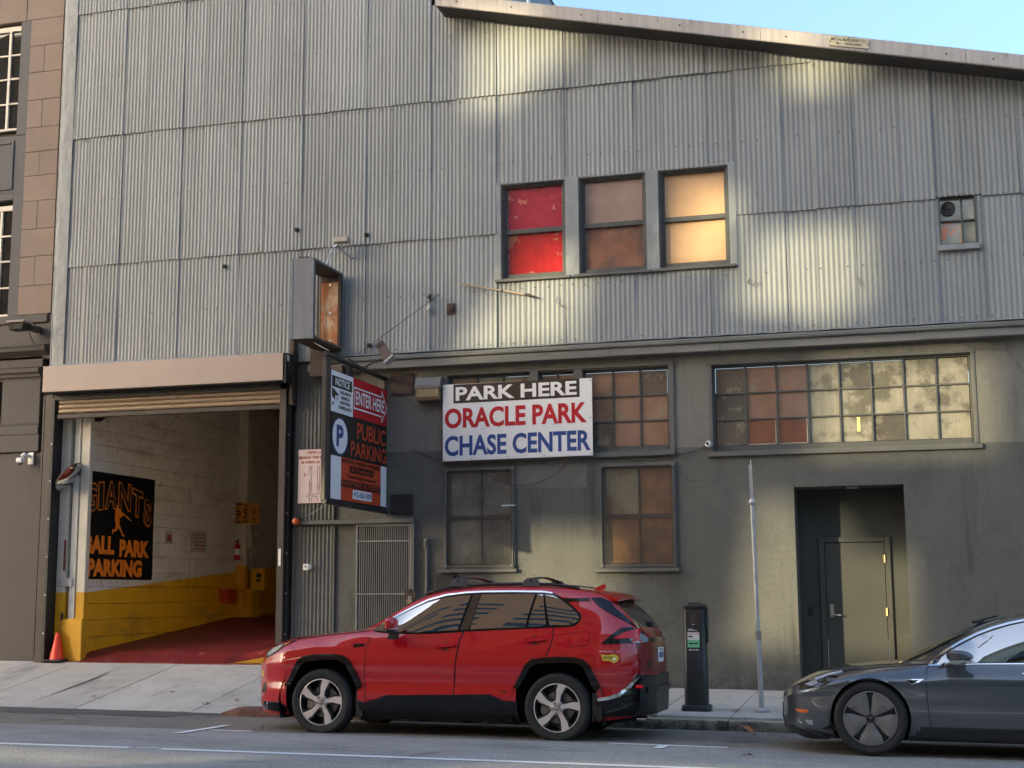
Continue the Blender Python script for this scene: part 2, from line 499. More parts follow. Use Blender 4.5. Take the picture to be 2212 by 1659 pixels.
# gutter patch in front of the driveway: ragged edge
rng = random.Random(3)
top = [(-12.6+0.16*i, 16.67+rng.uniform(-.03,.03)) for i in range(27)]
bot = [(x, 15.72+0.10*math.sin(i*0.5)+rng.uniform(-.06,.06)+(0.45 if x > -8.9 else 0.0)+max(0, (-11.2-x))*0.55) for i, (x, _) in enumerate(top)]
mb = MB()
for i in range(26):
    a, b, c, d = bot[i], bot[i+1], top[i+1], top[i]
    if a[1] >= d[1]-.02 or b[1] >= c[1]-.02: continue
    mb.quad(*[(p[0], p[1], zroad(p[0], p[1])+.004) for p in (a, b, c, d)])
tag(build('gutter_patch', mb, m_patch), kind='structure')
# painted marks
def strip_mark(name, pts, w, dz=.004):
    mb = MB()
    for (a, b) in zip(pts[:-1], pts[1:]):
        a, b = Vector(a), Vector(b); d = (b-a).normalized(); n = Vector((-d.y, d.x))*w/2
        k = max(1, int((b-a).length/.5))
        for i in range(k):
            p, q = a.lerp(b, i/k), a.lerp(b, (i+1)/k)
            mb.quad(*[(v.x, v.y, zroad(v.x, v.y)+dz) for v in (p-n, q-n, q+n, p+n)])
    o = build(name, mb, m_roadpaint); tag(o, kind='structure'); return o
strip_mark('lane_line', [(-30, 11.35), (-8.4, 11.74), (-7.05, 11.80)], .135)
strip_mark('lane_line', [(-6.72, 11.79), (-2.7, 11.85), (6, 11.98)], .135)
strip_mark('lane_line', [(-7.0, 11.845), (-6.78, 11.85)], .05)
strip_mark('parking_mark', [(-2.99, 14.03), (-1.79, 13.98)], .09)
strip_mark('parking_mark', [(-2.40, 13.965), (-2.405, 13.6)], .10, .008)
strip_mark('parking_mark', [(-7.40, 14.01), (-6.92, 14.05)], .09)
strip_mark('parking_mark', [(-7.475, 13.45), (-7.53, 14.67)], .10, .008)

# pavement: slabs, each a part of the sidewalk
walk = bpy.data.objects.new('sidewalk', None); COL.objects.link(walk); WL['sidewalk'] = Vector((0,0,0))
tag(walk, kind='structure')
def slab(x0, x1, y0, y1, name='paving_slab', m=None, gap=.009, dz=0.0, jit=True):
    mb = MB(); n = 3; ny = 6
    g_ = gap/2
    xs = np.linspace(x0+g_, x1-g_, n+1); ys = np.linspace(y0+g_, y1-g_, ny+1)
    j = rng.uniform(-.004, .004) if jit else 0
    vs = [(x, y, zwalk(x, y)+dz+j) for y in ys for x in xs]
    fs = [(b*(n+1)+a, b*(n+1)+a+1, (b+1)*(n+1)+a+1, (b+1)*(n+1)+a) for b in range(ny) for a in range(n)]
    # skirt
    per = [a for a in range(n+1)]+[(b)*(n+1)+n for b in range(1, ny+1)]+[ny*(n+1)+a for a in range(n-1, -1, -1)]+[b*(n+1) for b in range(ny-1, 0, -1)]
    o = len(vs)
    vs += [(vs[p][0], vs[p][1], vs[p][2]-.05) for p in per]
    k = len(per)
    fs += [(per[i], o+i, o+(i+1) % k, per[(i+1) % k]) for i in range(k)]
    mb.add(vs, fs)
    return build(name, mb, m or m_conc, walk)
jx = [-2.05+.875*k for k in range(-17, 12)]
for a, b in zip(jx[:-1], jx[1:]):
    slab(a, b, 16.62 if b < -8.2 else 16.40, 19.47)
bs = sheet(-60, 60, 16.60, 19.6, 120, 3, zwalk, -.02)
build('joint_bed', bs, m_joint, walk)
for (a, b) in ((-60, jx[0]), (jx[-1], 60)):
    mb = sheet(a, b, 16.4, 19.6, 40, 3, zwalk, -.004)
    build('paving_strip', mb, m_conc, walk)
# tar repair in one driveway joint
mb = MB()
pts = [(-11.62,17.3),(-11.60,17.7),(-11.58,18.2),(-11.6,18.75)]
wd = [.006,.022,.035,.012]
for i in range(3):
    a, b = pts[i], pts[i+1]
    mb.quad(*[(x, y, zwalk(x, y)+.007) for x, y in ((a[0]-wd[i],a[1]),(a[0]+wd[i],a[1]),(b[0]+wd[i+1],b[1]),(b[0]-wd[i+1],b[1]))])
build('joint_repair', mb, m_patch, walk)
# kerb of granite stones, worn
kerb = bpy.data.objects.new('kerb', None); COL.objects.link(kerb); WL['kerb'] = Vector((0,0,0)); tag(kerb, kind='structure')
def stone(x0, x1, mm, round_end=False):
    n = max(8, int((x1-x0)/.06)); mb = MB()
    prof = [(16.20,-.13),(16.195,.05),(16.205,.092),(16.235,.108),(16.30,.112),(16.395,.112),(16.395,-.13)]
    vs = []; fs = []
    for i in range(n+1):
        x = x0+.006+(x1-x0-.012)*i/n
        zb = zroad(x, 16.2)
        e = 1.0
        if round_end: e = min(1, .25+((x-x0)/.35))
        for k, (y, z) in enumerate(prof):
            jy = rng.uniform(-.012, .012) if k in (1, 2) else rng.uniform(-.005, .005)
            vs.append((x, y+jy+(1-e)*.12*(k < 4), zb+(z*e if z > 0 else z)+(rng.uniform(-.006, .006) if 1 <= k <= 3 else 0)))
    m_ = len(prof)
    for i in range(n):
        for k in range(m_-1): fs.append((i*m_+k, (i+1)*m_+k, (i+1)*m_+k+1, i*m_+k+1))
    fs.append(list(range(m_))); fs.append([n*m_+k for k in range(m_)][::-1])
    mb.add(vs, fs, 0)
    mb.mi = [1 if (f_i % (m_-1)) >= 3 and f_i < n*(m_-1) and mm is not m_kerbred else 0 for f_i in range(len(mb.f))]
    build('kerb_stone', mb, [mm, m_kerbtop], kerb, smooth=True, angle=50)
stone(-8.45, -6.45, m_kerbred, True)
for a, b in ((-6.45,-4.25),(-4.25,-2.06),(-2.06,.35),(.35,2.7),(2.7,5.1),(5.1,7.5)): stone(a, b, m_kerb)
stone(7.5, 40, m_kerb)
# fallen leaves and litter in the gutter
m_leaf = mat('dry_leaf', (0.20,0.085,0.035), .8, rnd=.4)
m_paper = mat('litter_paper', (0.5,0.48,0.45), .8)
leaves = [(-2.9,15.9,.07,.2,'small dry leaf on the asphalt near the kerb behind the red car'),(-3.4,16.1,.05,1.2,'small dry leaf against the kerb below the exhaust of the red car'),
 (-1.2,16.1,.08,2.0,'dry brown leaf against the kerb just left of the dark sedan nose'),(-1.0,16.13,.07,.7,'dry brown leaf at the kerb under the dark sedan nose'),(-.75,16.12,.07,2.9,'dry brown leaf at the kerb beneath the dark sedan bumper'),
 (-4.9,16.05,.08,1.0,'dry leaf in the gutter beneath the middle of the red car'),(-9.9,17.6,.05,.8,'small dry leaf in the middle of the driveway apron'),(-9.05,17.0,.06,.2,'small dry leaf on a paving joint near the red kerb end'),
 (-8.7,17.2,.06,1.5,'small dry leaf on the pavement in front of the red car nose'),(-10.9,17.25,.05,.2,'small dry leaf at the left of the driveway apron'),(-1.7,15.55,.05,1.2,'tiny dry leaf on the parking lane between the two cars'),
 (-1.5,13.1,.06,.1,'small dark leaf in the traffic lane in front of the dark sedan'),(-2.05,16.9,.05,.2,'tiny dry leaf on the pavement beside the metal pole foot'),(-3.15,16.75,.05,1.1,'tiny dry leaf on the pavement behind the red car')]
for i, (x, y, s, a, lab) in enumerate(leaves):
    z = (zwalk(x, y) if y > 16.35 else zroad(x, y))+.012
    mb = MB()
    c, sn = math.cos(a), math.sin(a)
    def L(p, q, h): return (x+c*p*s-sn*q*s, y+sn*p*s+c*q*s, z+h*s)
    mb.add([L(-1,0,.25),L(-.3,.45,.05),L(.4,.4,.3),L(1,0,.05),L(.4,-.42,.35),L(-.3,-.4,.0),L(0,0,.12)], [(0,5,6),(0,6,1),(1,6,2),(2,6,3),(3,6,4),(4,6,5)])
    tag(build('fallen_leaf', mb, m_leaf, fix=False), lab, 'leaf', 'dry leaves scattered on the ground')
leafbig = MB()
z = zroad(-1.83, 16.1)+.01
leafbig.add([(-1.93,16.12,z+.06),(-1.87,16.07,z+.05),(-1.80,16.06,z+.0),(-1.74,16.10,z),(-1.82,16.15,z+.055)], [(0,1,4),(1,2,4),(2,3,4)])
tag(build('curled_leaf', leafbig, mat('orange_leaf', (0.42,0.15,0.045), .8), fix=False), 'curled orange leaf leaning against the kerb near the dark sedan', 'leaf')
# ------------------------------------------------------------------ the corrugated warehouse
F = 19.5                       # face of the ground floor wall
wh = thing('corrugated_warehouse', (-5.5, 24.0, 0.2), 'grey corrugated metal warehouse with dark stucco ground floor and open garage', 'warehouse')
def zeave(x): return 9.655-.2335*(x+2.78)          # top of the sloping roof edge
PITCH_C = .0632
PC = lambda x: .0632 if x < -6.7 else .072
def corr(x0, x1, zb, ztop, proud=0.0, seed=0, parent=wh, name='corrugated_sheet', y0=19.44, m=None, amp=.0045, flat=False):
    r_ = random.Random(seed); PITCH_C = PC(x0)
    nx = max(4, int((x1-x0)/PITCH_C*7)); nz = 5
    ph = r_.random()*6.28
    lap = .012
    mb = MB(); vs = []; fs = []
    w1, w2 = r_.uniform(-.004,.004), r_.uniform(-.004,.004)
    xa, xb = x0-.004, x1+lap
    dzb = r_.uniform(-.004, .004); tlt = r_.uniform(-.002,.002)
    for j in range(nz+1):
        t = j/nz
        for i in range(nx+1):
            x = xa+(xb-xa)*i/nx
            zt = ztop(x) if callable(ztop) else ztop
            zbb = zb+dzb+tlt*(i/nx-.5)+(0 if flat else .003*math.sin(x*2*math.pi/PITCH_C))
            z = zbb+(zt-zbb)*t
            y = y0-proud-.010*(1-t)+amp*math.cos(2*math.pi*x/PITCH_C+ph)+w1*math.sin(3.1*z+ph)+w2*math.sin(4*x+1.7*z)
            if j == 0: y -= .004
            vs.append((x, y, z))
    for j in range(nz):
        for i in range(nx): fs.append((j*(nx+1)+i, j*(nx+1)+i+1, (j+1)*(nx+1)+i+1, (j+1)*(nx+1)+i))
    # turned edges (thickness of the sheet at the laps)
    o = len(vs)
    for j in range(nz+1):
        for i in (0, nx):
            p = vs[j*(nx+1)+i]; vs.append((p[0], p[1]+.02, p[2]))
    for j in range(nz):
        fs.append((j*(nx+1), (j+1)*(nx+1), o+2*(j+1), o+2*j))
        fs.append((j*(nx+1)+nx, o+2*j+1, o+2*(j+1)+1, (j+1)*(nx+1)+nx))
    o = len(vs)
    for i in range(nx+1):
        p = vs[i]; vs.append((p[0], p[1]+.02, p[2]))
    for i in range(nx): fs.append((i, o+i, o+i+1, i+1))
    mb.add(vs, fs)
    return build(name, mb, m or m_metal, parent, smooth=True, angle=60)
XS = [-13.07,-12.731,-12.124,-11.671,-11.037,-10.596,-9.979,-9.533,-8.917,-8.46,-7.835,-7.396,-6.773,-6.347,-5.726,-5.289,-4.679,-4.248,-3.634,-3.194,-2.558,-2.136,-1.478,-1.031,-.513,.128,.574,1.189,1.663,2.3,2.75,3.4,3.9,4.5]
k = 0
for i in range(len(XS)-1):
    a, b = XS[i], XS[i+1]
    pr = .013 if i % 2 else 0.0
    left = b <= -6.7
    # lowest course, from the cornice (or the roller housing) to the first lap
    zb0 = 5.16 if b <= -8.9 else 5.03
    if -5.8 < a < -2.2:
        corr(a, b, 5.03, 6.075, pr, 100+i)
        corr(a, b, 7.565, 9.0, pr, 200+i)
    elif a > .5 and a < 1.15:
        if a < .6:
            corr(a, 1.105, 5.03, 6.10, pr, 100+i)
            corr(1.105, b, 5.03, 6.83, pr, 130+i)
        corr(a, b, 6.82+.02, lambda x: zeave(x)-.02, pr, 200+i)
    else:
        corr(a, b, zb0, 6.84, pr, 100+i)
        if left: corr(a, b, 6.81, 9.02, pr+.008, 200+i)
        elif b < -.9: corr(a, b, 6.81, 9.0, pr+.008, 200+i)
        else: corr(a, b, 6.815, lambda x: zeave(x)-.02, pr+.008, 200+i)
    if left:
        corr(a, b, 8.99, 11.2, pr+.016, 300+i)
        corr(a, b, 11.17, 13.4, pr+.022, 400+i)
    elif b < -.9:
        corr(a, b, 8.98, lambda x: zeave(x)-.02, pr+.016, 300+i)
# nail heads along the laps: far too small to pick apart, one part
s = MB(); r_ = random.Random(11)
for zr in (5.14, 5.95, 6.78, 7.9, 8.93, 10.0, 11.13):
    x = -13.0
    while x < 4.4:
        x += .19*r_.uniform(.9,1.1)
        if r_.random() < .35 or (zr < 5.2 and x < -8.9) or zr > zeave(x)-.2 and x > -6.6: continue
        if -5.75 < x < -2.13 and 6.0 < zr < 7.65: continue
        if .55 < x < 1.2 and 6.0 < zr < 6.9: continue
        s.lathe([(.011,0),(.008,-.005),(0,-.006)], (x,19.412,zr+r_.uniform(-.01,.01)), 'y', 6)
build('nail_heads', s, m_rustdark, wh)['kind'] = 'stuff'
# narrow strip between the windows column and the trim at the left of the small window
corr(.574, .612, 6.07, 6.83, .0, 777)
# folded corner flashing in four lengths, dented
for i, (zb, zt) in enumerate(((5.18,6.83),(6.80,9.01),(8.98,11.2),(11.17,13.4))):
    mb = MB(); nx, nz = 6, 14; r_ = random.Random(i); vs = []; fs = []
    for j in range(nz+1):
        for q in range(nx+1):
            x = -13.31+.255*q/nx; z = zb+(zt-zb)*j/nz
            vs.append((x+(r_.uniform(-.012,.012) if q == 0 else 0), 19.405-.003*i+.02*(q == 0)+r_.uniform(-.006,.006), z))
    for j in range(nz):
        for q in range(nx): fs.append((j*(nx+1)+q, j*(nx+1)+q+1, (j+1)*(nx+1)+q+1, (j+1)*(nx+1)+q))
    mb.add(vs, fs); mb.box(-13.31, -13.29, 19.41, 19.62, zb, zt)
    build('corner_flashing', mb, m_flash, wh, smooth=True, angle=40)
# backing wall behind the sheets, body and roof
mb = MB()
mb.yprism([(-13.3,5.25),(4.5,4.9),(4.5,zeave(4.5)-.05),(-6.55,zeave(-6.55)-.05),(-6.55,13.4),(-13.3,13.4)], 19.60, 19.72)
mb.yprism([(-13.3,4.72),(-9.0,4.72),(-9.0,5.25),(-13.3,5.25)], 19.55, 19.72)
build('backing_wall', mb, m_dark, wh)
mb = MB()
mb.yprism([(-6.52,zeave(-6.52)-.03),(5.5,zeave(5.5)-.03),(5.5,zeave(5.5)-.10),(-6.52,zeave(-6.52)-.10)], 19.03, 46)
mb.box(-13.3, -6.5, 19.45, 46, 13.4, 13.5)
build('roof', mb, m_soffit, wh)
mb = MB()
mb.box(-6.60, -6.50, 19.46, 46, 9.0, 13.4); mb.box(-13.3, -13.2, 19.7, 46, 5, 13.4); mb.box(-13.3, 4.5, 45.8, 46, 0, 8)
mb.box(4.45, 4.55, 19.72, 46, 0, 7.6)
build('side_wall', mb, m_metal, wh)
# roof edge fascia in four pressed lengths with a lapped joint, folded at the bottom
def zf_b(x): return 9.45-.2345*(x+2.78)
for a, b in ((-6.54,-4.02),(-4.02,-1.67),(-1.67,1.06),(1.06,4.9)):
    mb = MB(); n = 10
    prof = [(18.99,0.0),(18.955,.0),(18.95,.012),(18.95,.19),(18.965,.208),(19.05,.212)]
    vs = []; fs = []
    for i in range(n+1):
        x = a+(b-a)*i/n+(-.006 if i == n else 0)
        for (y, dz) in prof: vs.append((x, y+random.uniform(-.002,.002), zf_b(x)+dz))
    for i in range(n):
        for q in range(5): fs.append((i*6+q, (i+1)*6+q, (i+1)*6+q+1, i*6+q+1))
    mb.add(vs, fs); 
    mb.yprism([(a,zf_b(a)+.001),(a,zf_b(a)+.2),(a+.004,zf_b(a)+.2),(a+.004,zf_b(a)+.001)], 18.955, 19.05)
    fp = build('fascia_panel', mb, m_fascia, wh)
    s = MB()
    for x in (a+.35, a+1.2, b-.25):
        s.lathe([(.014,0),(.012,-.006),(0,-.008)], (x, 18.949, zf_b(x)+.10), 'y', 8)
    build('fixing', s, m_rustdark, fp)
mb = MB()
mb.yprism([(-6.54,zf_b(-6.54)+.005),(5,zf_b(5)+.005),(5,zf_b(5)+.02),(-6.54,zf_b(-6.54)+.02)], 18.99, 19.42)
build('soffit', mb, m_soffit, wh)
tag(build('roof_pipe', MB().cyl((-5.24,19.6,10.15),(-5.24,19.6,10.75),.03,8), m_galv), 'short grey pipe end poking up behind the roof edge', 'pipe')

# ground floor: stucco wall with its openings
def wall_holes(mb, x0, x1, z0, z1, holes, y, depths):
    xs = sorted({x0, x1, *[v for h in holes for v in h[:2]]}); zs = sorted({z0, z1, *[v for h in holes for v in h[2:4]]})
    for a, b in zip(xs[:-1], xs[1:]):
        for c, d in zip(zs[:-1], zs[1:]):
            mx, mz = (a+b)/2, (c+d)/2
            if any(h[0] < mx < h[1] and h[2] < mz < h[3] for h in holes): continue
            mb.quad((a,y,c),(b,y,c),(b,y,d),(a,y,d))
    for h, dp in zip(holes, depths):
        a, b, c, d = h
        mb.quad((a,y,c),(a,y,d),(a,y+dp,d),(a,y+dp,c)); mb.quad((b,y,c),(b,y+dp,c),(b,y+dp,d),(b,y,d))
        mb.quad((a,y,d),(b,y,d),(b,y+dp,d),(a,y+dp,d)); mb.quad((a,y,c),(a,y+dp,c),(b,y+dp,c),(b,y,c))
H_GATE = (-7.93,-7.045,.1,2.525); H_M1 = (-6.525,-5.505,1.855,3.29); H_M2 = (-4.185,-3.145,1.84,3.29)
H_L = (-6.506,-5.236,3.50,4.70); H_C = (-5.109,-4.572,3.50,4.69); H_R = (-4.447,-3.185,3.50,4.69); H_LONG = (-2.567,.93,3.44,4.665); H_DOOR = (-1.482,-.022,0.0,2.912)
mb = MB()
wall_holes(mb, -8.28, 8.0, -.1, 5.0, [H_GATE,H_M1,H_M2,H_L,H_C,H_R,H_LONG,H_DOOR], F, [.25,.14,.14,.14,.14,.14,.14,.62])
build('stucco_wall', mb, m_stucco, wh, fix=True)
mb = MB(); mb.box(-5.47, -4.40, 19.4965, 19.499, 2.985, 3.33)
build('paint_patch', mb, m_stucco2, wh)
# low corrugated panel beside the garage
corr(-8.97, -8.30, .1, 2.50, 0, 901, name='corrugated_panel', y0=19.475, m=m_trim, amp=.010)
corr(-8.97, -8.30, 2.60, 5.05, 0, 902, name='corrugated_panel', y0=19.475, m=m_trim, amp=.010)
mb = MB(); mb.box(-9.0, -8.28, 19.52, 19.6, 0, 5.1); mb.cbox(-8.315,-8.285,19.46,19.5,.1,2.5,.003); build('panel_backing', mb, m_trim, wh)
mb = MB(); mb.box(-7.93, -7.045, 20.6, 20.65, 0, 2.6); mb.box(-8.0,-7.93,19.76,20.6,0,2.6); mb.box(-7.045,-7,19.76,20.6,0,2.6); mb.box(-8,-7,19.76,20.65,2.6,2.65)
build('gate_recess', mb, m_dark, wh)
mb = MB(); mb.yprism([(-7.30,.2),(-7.06,.2),(-7.06,1.72),(-7.15,1.70),(-7.26,1.58),(-7.31,1.40)], 19.95, 19.98)
build('grey_board', mb, m_boxgrey, wh)
# long cornice of boards between the stucco and the metal
for a, b in ((-8.72,-7.62),(-7.62,-6.28),(-6.28,-4.0),(-4.0,-2.42),(-2.42,.22),(.22,3.0),(3.0,8.0)):
    j = random.uniform(-.004,.004); d = random.uniform(-.004,.004)
    mb = MB()
    mb.xprism([(19.5,4.845+j),(19.33+d,4.845+j),(19.325+d,4.85+j),(19.325+d,4.955+j),(19.34+d,4.96+j),(19.5,4.962)], a+.003, b-.003)
    build('cornice_board', mb, m_cornice, wh)
for a, b in ((-8.5,-7.1),(-7.1,-1.05),(-1.05,8.0)):
    mb = MB()
    mb.xprism([(19.5,4.963),(19.30,4.965),(19.285,4.985),(19.29,4.996),(19.30,5.0),(19.295,5.015),(19.31,5.022),(19.33,5.04),(19.46,5.052),(19.5,5.052)], a+.002, b-.002)
    build('cornice_moulding', mb, m_cornice, wh)
# thin loose flashing along the bottom of the sheets
for a, b in ((-8.3,-3.1),(-3.1,-.9),(-.9,4.5)):
    mb = MB(); n = 14; vs = []; fs = []
    for i in range(n+1):
        x = a+(b-a)*i/n; dz = random.uniform(-.006,.008)
        vs += [(x,19.40,5.056),(x,19.335+random.uniform(-.008,.004),5.062+dz),(x,19.40,5.085+dz)]
    for i in range(n): fs += [(3*i,3*i+3,3*i+4,3*i+1),(3*i+1,3*i+4,3*i+5,3*i+2)]
    build('drip_flashing', mb.add(vs, fs), m_flash, wh)
# torn bottom edge above the roller housing
mb = MB(); n = 40; vs = []; fs = []
for i in range(n+1):
    x = -13.05+3.85*i/n; dz = .015*math.sin(i*.9)+random.uniform(-.012,.012)
    vs += [(x,19.40,5.20+dz*.4),(x,19.375+random.uniform(-.01,.01),5.165+dz)]
for i in range(n): fs.append((2*i,2*i+2,2*i+3,2*i+1))
build('bent_edge', mb.add(vs, fs), m_flash, wh)

# ------------------------------------------------------------------ windows
def pane(parent, x0, x1, y, z0, z1, m, tilt=True):
    mb = MB(); r_ = random
    t = [r_.uniform(-.0015,.0015) for _ in range(4)] if tilt else [0]*4
    mb.add([(x0,y+t[0],z0),(x1,y+t[1],z0),(x1,y+t[2],z1),(x0,y+t[3],z1),(x0,y+.012,z0),(x1,y+.012,z0),(x1,y+.012,z1),(x0,y+.012,z1)],
           [(0,1,2,3),(7,6,5,4),(0,4,5,1),(1,5,6,2),(2,6,7,3),(3,7,4,0)])
    return build('pane', mb, m, parent)
m_redpane = mat('red_painted_glass', (0.42,0.03,0.06), .09, noise=(5,.25), spec=.9, ior=1.75, col2=(0.60,0.16,0.14), mixscale=4.2, mixlo=.60, mixhi=.615, stretch=(1,1,1.6))
m_redpane2 = mat('red_painted_glass_low', (0.50,0.022,0.025), .09, noise=(4,.2), spec=.9, ior=1.75, col2=(0.50,0.17,0.09), mixscale=1.5, mixlo=.535, mixhi=.55, streak=(14,.12))
m_blind = mat('blind_behind_glass', (0.46,0.33,0.28), .10, noise=(2,.2), spec=.9, ior=1.75)
m_blind2 = mat('brown_paper_behind_glass', (0.26,0.12,0.075), .09, noise=(3,.3), spec=.9, ior=1.75, col2=(0.10,0.085,0.08), mixscale=2.2, mixlo=.5, mixhi=.7)
m_tan = mat('tan_paper_behind_glass', (0.72,0.44,0.235), .12, noise=(2.5,.12), spec=.7, ior=1.7, grain=(60,.05))
m_dirty = mat('dirty_glass', (0.32,0.285,0.215), .14, noise=(3,.2), spec=.9, ior=1.7, col2=(0.16,0.14,0.105), mixscale=3.4, mixlo=.48, mixhi=.60, streak=(18,.12))
m_dirtywarm = mat('dirty_glass_warm', (0.30,0.17,0.115), .10, noise=(3,.25), spec=1.0, ior=1.8, col2=(0.27,0.22,0.15), mixscale=2.6, mixlo=.56, mixhi=.62)
m_dirtydark = mat('dirty_glass_dark', (0.115,0.098,0.078), .10, noise=(4,.3), spec=1.0, ior=1.8, col2=(0.22,0.19,0.14), mixscale=4.5, mixlo=.55, mixhi=.6)
m_clearpane = mat('clear_replacement_glass', (0.20,0.07,0.045), .04, noise=(3,.2), spec=1.0, ior=1.9)
m_frost1 = mat('wired_glass_grey', (0.36,0.345,0.28), .20, noise=(3.2,.45), spec=.7, ior=1.6, col2=(0.13,0.12,0.10), mixscale=2.0, mixlo=.40, mixhi=.70)
m_frost2 = mat('wired_glass_amber', (0.42,0.20,0.08), .20, noise=(3.2,.4), spec=.7, ior=1.6, col2=(0.20,0.11,0.055), mixscale=2.0, mixlo=.42, mixhi=.7)
m_frost3 = mat('wired_glass_tan', (0.46,0.39,0.25), .20, noise=(3.2,.3), spec=.7, ior=1.6, col2=(0.26,0.15,0.075), mixscale=1.6, mixlo=.45, mixhi=.6)
m_sash = mat('sash_paint', (0.085,0.083,0.074), .55, noise=(6,.2), streak=(9,.1))
m_chip = mat('chipped_cream_paint', (0.50,0.44,0.34), .7, noise=(30,.3))
m_rustwood = mat('rusty_sash', (0.15,0.085,0.045), .75, noise=(12,.4), col2=(0.09,0.065,0.045), mixscale=8)

def frame_rect(mb, x0, x1, z0, z1, t, ya, yb):
    mb.cbox(x0, x0+t, ya, yb, z0, z1, .004); mb.cbox(x1-t, x1, ya, yb, z0, z1, .004)
    mb.cbox(x0+t, x1-t, ya, yb, z1-t, z1, .004); mb.cbox(x0+t, x1-t, ya, yb, z0, z0+t, .004)

# three upper sash windows in a flat metal surround
mb = MB()
for a, b in ((-5.74,-5.645),(-4.655,-4.45),(-3.445,-3.26),(-2.245,-2.14)):
    mb.cbox(a, b, 19.41, 19.6, 6.07, 7.585, .004)
mb.box(-5.74,-2.14,19.415,19.6,7.572,7.60)
build('window_surround', mb, m_flash, wh)
ups = ((-5.645,-4.655,(m_redpane, m_redpane2)), (-4.45,-3.445,(m_blind, m_blind2)), (-3.26,-2.245,(m_tan, m_tan)))
for (a, b, ms) in ups:
    mb = MB()
    for i, (t, y) in enumerate(((.022,19.425),(.02,19.45),(.018,19.475))):
        o = i*.02
        frame_rect(mb, a+o, b-o, 6.10+o*.3, 7.57-o, t, y, 19.56)
    mb.cbox(a+.05, b-.05, 19.49, 19.58, 6.805, 6.875, .004)       # meeting rail
    mb.cbox(a+.05, b-.05, 19.50, 19.58, 6.11, 6.19, .004)          # bottom rail
    mb.cbox(a+.05, a+.075, 19.515, 19.58, 6.19, 7.52, .003); mb.cbox(b-.075, b-.05, 19.515, 19.58, 6.19, 7.52, .003)
    w = build('window', mb, m_sash, wh)
    s = MB(); s.cbox(a-.09, b+.075, 19.375, 19.56, 6.06, 6.10, .006)
    build('sill', s, m_trim, w)
    pane(w, a+.07, b-.07, 19.535, 6.87, 7.51, ms[0]); pane(w, a+.07, b-.07, 19.55, 6.185, 6.81, ms[1])
    c = MB()                                                          # flaking putty line round the glass
    r_ = random.Random(int(a*10))
    for (z0, z1, y) in ((6.875,7.51,19.53),(6.19,6.805,19.545)):
        for k in range(26):
            if r_.random() < .75: 
                zz = z0+(z1-z0)*k/26; c.box(a+.072, a+.072+r_.uniform(.003,.010), y-.002, y+.006, zz, zz+(z1-z0)/26)
            if r_.random() < .6:
                zz = z0+(z1-z0)*k/26; c.box(b-.072-r_.uniform(.003,.010), b-.072, y-.002, y+.006, zz, zz+(z1-z0)/26)
            xx = a+.075+(b-a-.15)*k/26
            if r_.random() < .85: c.box(xx, xx+(b-a-.15)/26, y-.002, y+.006, z0, z0+r_.uniform(.003,.011))
            if r_.random() < .4: c.box(xx, xx+(b-a-.15)/26, y-.002, y+.006, z1-r_.uniform(.002,.008), z1)
    build('putty', c, m_chip, w)['kind'] = 'stuff'
    if ms[0] is m_blind:                                              # venetian blind seen in the upper sash
        c = MB()
        for k in range(30): c.box(a+.085, b-.085, 19.531, 19.534, 6.895+k*.0205, 6.895+k*.0205+.006)
        build('blind_slats', c, mat('blind_slat', (0.36,0.25,0.20), .5), w)['kind'] = 'stuff'
# small four light window with a round fan
mb = MB(); frame_rect(mb, .612, 1.105, 6.155, 6.86, .022, 19.425, 19.56)
mb.cbox(.905,.93,19.49,19.56,6.17,6.85,.003); mb.cbox(.63,1.09,19.492,19.56,6.50,6.525,.003)
w = build('window', mb, m_sash, wh)
s = MB(); s.cbox(.585,1.13,19.37,19.56,6.075,6.155,.006); build('sill', s, m_flash, w)
m_small = mat('small_window_glass', (0.33,0.31,0.22), .15, noise=(4,.2), spec=.8, ior=1.7, col2=(0.22,0.20,0.15), mixscale=3)
m_small2 = mat('small_window_glass_orange', (0.33,0.31,0.22), .15, noise=(4,.2), spec=.8, ior=1.7, col2=(0.80,0.17,0.05), mixscale=3.4, mixlo=.57, mixhi=.59)
for (a, b) in ((.632,.906),(.929,1.086)):
    for (c, d) in ((6.175,6.502),(6.523,6.842)): pane(w, a, b, 19.535, c, d, m_small2 if a < .7 and c < 6.3 else m_small)
fan = thing('extractor_fan', (.742,19.53,6.60), 'small round dark extractor fan set in the upper left pane of the little window', 'fan')
mb = MB(); mb.lathe([(.098,.02),(.098,-.03),(.086,-.03),(.086,.02)], (.742,19.52,6.69), 'y', 28); build('ring', mb, m_black, fan, smooth=True)
for k in range(14):
    a = 2*math.pi*k/14; mb = MB()
    pts = [(.02,-.006),(.084,-.014),(.084,.014),(.02,.006)]
    mb.prism(pts, lambda p, t: (.742+p[0]*math.cos(a)-p[1]*math.sin(a), 19.505+t+p[1]*.4, 6.69+p[0]*math.sin(a)+p[1]*math.cos(a)), 0, .004)
    build('blade', mb, m_brown, fan)
mb = MB(); mb.disc((.742,19.528,6.69),.088); mb.lathe([(.022,0),(.018,-.015),(0,-.018)],(.742,19.505,6.69),'y',12); build('hub', mb, m_black, fan)

